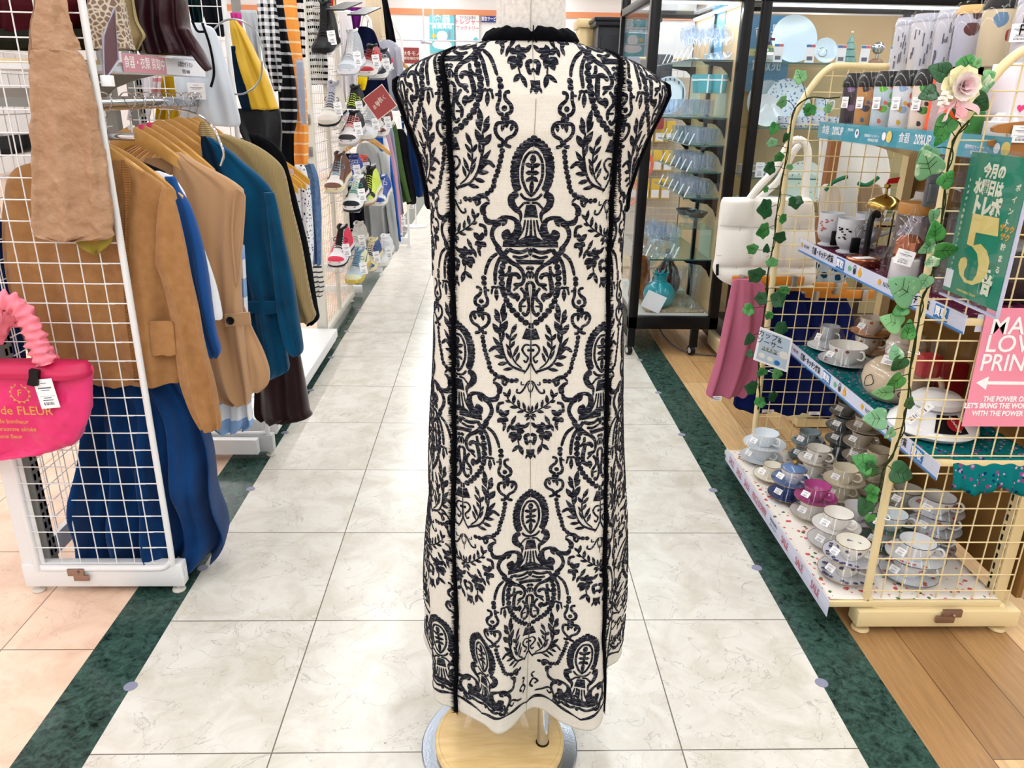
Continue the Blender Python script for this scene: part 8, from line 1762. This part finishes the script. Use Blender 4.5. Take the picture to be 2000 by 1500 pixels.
# posters inside the cases
po = empty('poster', (1.47, 4.46, 1.55), 'blue trade-in poster on the birch back at the left of the wide case', 'poster'); PB = mat('poster_blue', (74, 156, 206), .45)
MB().box(-.10, .14, 0, .003, -.16, .22).build('sheet', PB, po); MB().box(-.10, .14, -.001, 0, .02, .055).build('yellow_band', mat('band_yellow', (214, 216, 150), .5), po); text('Antique Europe miscellaneous', .018, PG_, po, (.02, -.0015, .038), (1, 0, 0), (0, 0, 1), sx=.7)
text('食器', .09, PW_, po, (.02, -.001, .13), (1, 0, 0), (0, 0, 1), bold=.001); text('買取売', .055, PW_, po, (.02, -.001, -.03), (1, 0, 0), (0, 0, 1), bold=.0006); text('do you', .055, mat('script_blue', (150, 200, 230), .5), po, (.02, -.001, -.105), (1, 0, 0), (0, 0, 1))
po = empty('poster', (1.205, 4.5, 1.62), 'light blue poster on the birch side wall inside the narrow case', 'poster')
MB().box(0, .003, -.16, .10, -.10, .22).build('sheet', mat('poster_sky', (96, 178, 214), .45), po); text('brand', .04, mat('script_grey', (96, 120, 140), .5), po, (-.0006, -.03, .03), (0, -1, 0), (0, 0, 1))
fr = empty('long_clothes_rail', (-1.02, 5.35, 0), 'long white clothes rail carrying the far row of sweaters along the aisle', 'clothes rack')
for z in (1.13, 1.72): MB().rod((0, 0, z), (0, 2.7, z), .012, 10).build('rail', CH, fr)
for y in (0, 1.3, 2.6): MB().bbox(-.2, -.16, y, y+.03, 0, 1.9, .003).box(-.18, .01, y+.005, y+.02, 1.11, 1.15).box(-.18, .01, y+.005, y+.02, 1.70, 1.74).build('upright', WHT, fr); MB().bbox(-.2, .12, y, y+.03, .02, .07, .003).build('foot', WHT, fr)
# ---- goods seen through the cases
wr = empty('wire_goods_rack', (1.5, 6.4, 0), 'far cream wire rack of yellow packets and orange rings seen through the narrow case', 'goods rack')
m = MB(); 
for k in range(25): m.rod((-.75+.05*k, 0, .3), (-.75+.05*k, 0, 1.55), .0022, 5)
for k in range(26): m.rod((-.75, -.003, .3+.05*k), (.45, -.003, .3+.05*k), .0022, 5)
m.build('grid', CRM, wr); MB().tube(pl([(-.75, 0, .02), (-.75, 0, 1.5), (-.7, 0, 1.6), (-.6, 0, 1.63), (.5, 0, 1.63)], 4), .012, 8).build('frame', CRM, wr); MB().box(-.72, .45, .03, .05, .1, 1.5).build('back_board', mat('light_board', (222, 214, 206), .6), wr); MB().box(-.76, .47, -.03, .05, .02, .08).build('base', CRM, wr)
YP = mat('packet_yellow', (240, 196, 50), .5)
for r_, z in enumerate((1.02, .80, .58)):
    for k in range(8):
        x = .83+.085*k; e = empty('packet', (x, 6.36, z), 'yellow and white hanging packet on the far wire rack, seen through the narrow case', 'packet', 'yellow packets on the far wire rack')
        MB().bbox(-.036, .036, -.01, .012, 0, .16, .004).build('pack', YP, e); MB().box(-.03, .03, -.0115, -.0095, .01, .07).build('white_label', PW_, e)
for k, (x, z) in enumerate([(.86, .86), (1.02, .85), (.90, .64), (1.12, .66), (1.22, .88)]):
    MB().tube([(.07*cos(a), 0, .09*sin(a)) for a in [2*PI*i/20 for i in range(20)]], .014, 8, closed=True).build('orange_ring', mat('ring_orange', (240, 110, 70), .4), None, loc=(x, 6.30, z-.03), label='orange ring handle hanging on the far wire rack, seen through the narrow case', cat='ring', group='orange rings on the far wire rack')
MB().bbox(-.06, .06, -.03, .03, 0, .14, .01).build('red_bag', RDP, None, loc=(1.3, 6.34, 1.12), label='dark red bag on the far wire rack behind the tumblers', cat='bag')
for k, (x, z, c) in enumerate([(1.0, 1.25, (196, 190, 214)), (1.22, 1.28, (206, 200, 216)), (1.05, 1.50, (150, 160, 176)), (1.3, 1.52, (90, 96, 106)), (.92, 1.42, (120, 196, 206))]):
    MB().bbox(-.09, .09, -.03, .03, 0, .2, .02).build('pillow_pack', mat('pp_%d' % k, c, .6), None, loc=(x, 6.33, z-.06), label=['lilac', 'pale lilac', 'steel grey', 'charcoal', 'teal'][k]+' soft pack hanging high on the far wire rack', cat='pack')
ac = empty('cabinet', (1.02, 8.0, 0), 'black antique cabinet with cornice standing left of the narrow display case', 'cabinet'); ABK = mat('antique_black', (34, 38, 46), .4)
MB().bbox(0, .55, 0, .4, .05, 1.98, .006).build('body', ABK, ac); MB().bbox(-.03, .58, -.03, .42, 1.98, 2.02, .006).bbox(-.045, .6, -.045, .43, 2.02, 2.055, .008).build('cornice', ABK, ac)
for x in (.03, .29): d_ = MB().bbox(x, x+.23, -.012, 0, .6, 1.9, .004).build('door', ABK, ac); MB().sphere((x+.02 if x > .1 else x+.21, -.02, 1.25), .012, 8).build('knob', BRS, d_)
for x in (.03, .5): MB().box(x, x+.04, .02, .38, 0, .06).build('foot', ABK, ac)
ac = empty('cabinet', (.88, 8.5, 0), 'cream antique cabinet edge between the black cabinet and the picture frame', 'cabinet')
MB().bbox(.02, .16, 0, .4, .03, 2.0, .006).build('body', CRMD, ac); MB().bbox(-.01, .18, -.03, .42, 2.0, 2.08, .01).build('cornice', CRMD, ac)
for q in range(4): MB().bbox(.04, .14, -.01, 0, .2+.45*q, .58+.45*q, .004).build('drawer', CRMD, ac)
# ---- far wall
def wallsign(px0, py0, px1, py1, m_, label, name='poster', cat='poster', th=.01, Y=13.95):
    a, b_ = atY(px0, py1, Y), atY(px1, py0, Y); e = empty(name, (a.x, Y, a.z), label, cat); MB().box(0, b_.x-a.x, 0, th, 0, b_.z-a.z).build('sheet', m_, e); e['_w'] = b_.x-a.x; e['_h'] = b_.z-a.z; return e, b_.x-a.x, b_.z-a.z
TL2 = mat('wall_teal', (110, 206, 220), .5)
e, W, H = wallsign(840, 30, 887, 103, TL2, 'teal tableware poster on the far white wall left of the dress collar')
text('食器', .14, PW_, e, (W/2, -.004, H*.88), (1, 0, 0), (0, 0, 1), bold=.003); MB().box(0, W, -.003, 0, H*.75, H*.79).build('white_band', PW_, e); text('高価買取', .085, PW_, e, (W/2, -.004, H*.70), (1, 0, 0), (0, 0, 1), bold=.002)
m = MB(); m.add([(W*.17+.035*cos(a), -.004, H*.45+.035*sin(a)) for a in [2*PI*i/20 for i in range(20)]], [tuple(range(20))]); m.build('yellow_dot', YP, e)
m = MB(); m.add([(W*.5+.09*cos(a), -.004, H*.45+.08*sin(a)) for a in [2*PI*i/24 for i in range(24)]], [tuple(range(24))]); m.add([(W*.5+.16*cos(a), -.004, H*.22+.07*sin(a)) for a in [2*PI*i/24 for i in range(24)]], [tuple(range(24))]); m.build('plate_picture', PW_, e)
m = MB(); m.add([(W*.8+.02*cos(a), -.006, H*.5+.07*sin(a)) for a in [2*PI*i/16 for i in range(16)]], [tuple(range(16))]); m.build('bottle_picture', mat('pic_grey', (150, 170, 190), .5), e)
e, W, H = wallsign(891, 30, 936, 103, mat('poster_white', (240, 244, 248), .6), 'white poster with pink lettering on the far wall beside the teal poster')
HP = mat('letter_pink', (236, 130, 150), .5); text('アナタのお家の', .05, PG_, e, (W*.5, -.002, H*.93), (1, 0, 0), (0, 0, 1), sx=.8); text('トレジャー', .10, HP, e, (W*.5, -.002, H*.82), (1, 0, 0), (0, 0, 1), bold=.002, sx=.9); text('ファクトリー', .08, HP, e, (W*.5, -.002, H*.65), (1, 0, 0), (0, 0, 1), bold=.001, sx=.8)
m = MB(); m.add([(W*.85+.04*cos(a), -.003, H*.35+.04*sin(a)) for a in [2*PI*i/16 for i in range(16)]], [tuple(range(16))]); m.build('blue_dot', TL2, e)
e, W, H = wallsign(940, 32, 975, 43, mat('service_blue', (36, 60, 160), .5), 'small dark blue service sign on the far wall by the mannequin neck', 'wall_sign', 'sign'); text('買取サービス', .07, PW_, e, (W*.5, -.002, H*.5), (1, 0, 0), (0, 0, 1), bold=.001, sx=.7)
e, W, H = wallsign(1126, 40, 1157, 76, mat('frame_pale', (214, 222, 216), .4), 'pale framed picture on the far wall right of the mannequin neck', 'picture_frame', 'picture', .03)
MB().box(.02, W-.02, -.006, 0, .02, H-.02).build('mat_board', PW_, e); MB().box(W*.15, W*.85, -.009, -.006, H*.2, H*.55).build('picture', blotch(mat('picture', (200, 210, 230), .5), [(60, 90, 190), (190, 60, 120), (60, 60, 80)], 30, .5), e)
a, b_ = atY(789, 124, 8.4), atY(818, 93, 8.4); e = empty('sign_board', (a.x, 8.4, a.z), 'dusty red season sign board on a stand far up the aisle by the dress shoulder', 'sign'); W, H = b_.x-a.x, b_.z-a.z
MB().box(0, W, 0, .006, 0, H).build('board', mat('dusty_red', (168, 84, 84), .6), e); MB().rod((W*.5, .01, -a.z), (W*.5, .01, .02), .008, 8).lathe([(.0001, 0), (.12, 0), (.12, .01), (.0001, .012)], (W*.5, .01, -a.z), 20).build('stand', WHT, e)
CRB = mat('cream_border', (234, 220, 206), .6); text('秋冬モノ', .045, CRB, e, (W*.5, -.002, H*.62), (1, 0, 0), (0, 0, 1), bold=.0008); text('買取強化中', .03, CRB, e, (W*.5, -.002, H*.32), (1, 0, 0), (0, 0, 1), bold=.0005)
e = empty('track_rail', (-1.9, 13.2, 2.35), 'thin white ceiling hung rail with a small spot fitting before the far wall', 'rail'); 
MB().rod((-.3, 0, -.22), (3.2, 0, -.22), .012, 8).rod((.85, 0, -.22), (.85, 0, .65), .012, 8).rod((1.0, 0, -.22), (1.0, 0, .65), .008, 6).build('rail', mat('rail_grey', (206, 210, 220), .4), e); MB().sphere((.84, -.03, -.24), .04, 10).rod((.84, -.03, -.24), (.98, -.03, -.26), .025, 8).build('spot_fitting', mat('rail_grey2', (190, 194, 206), .3), e)
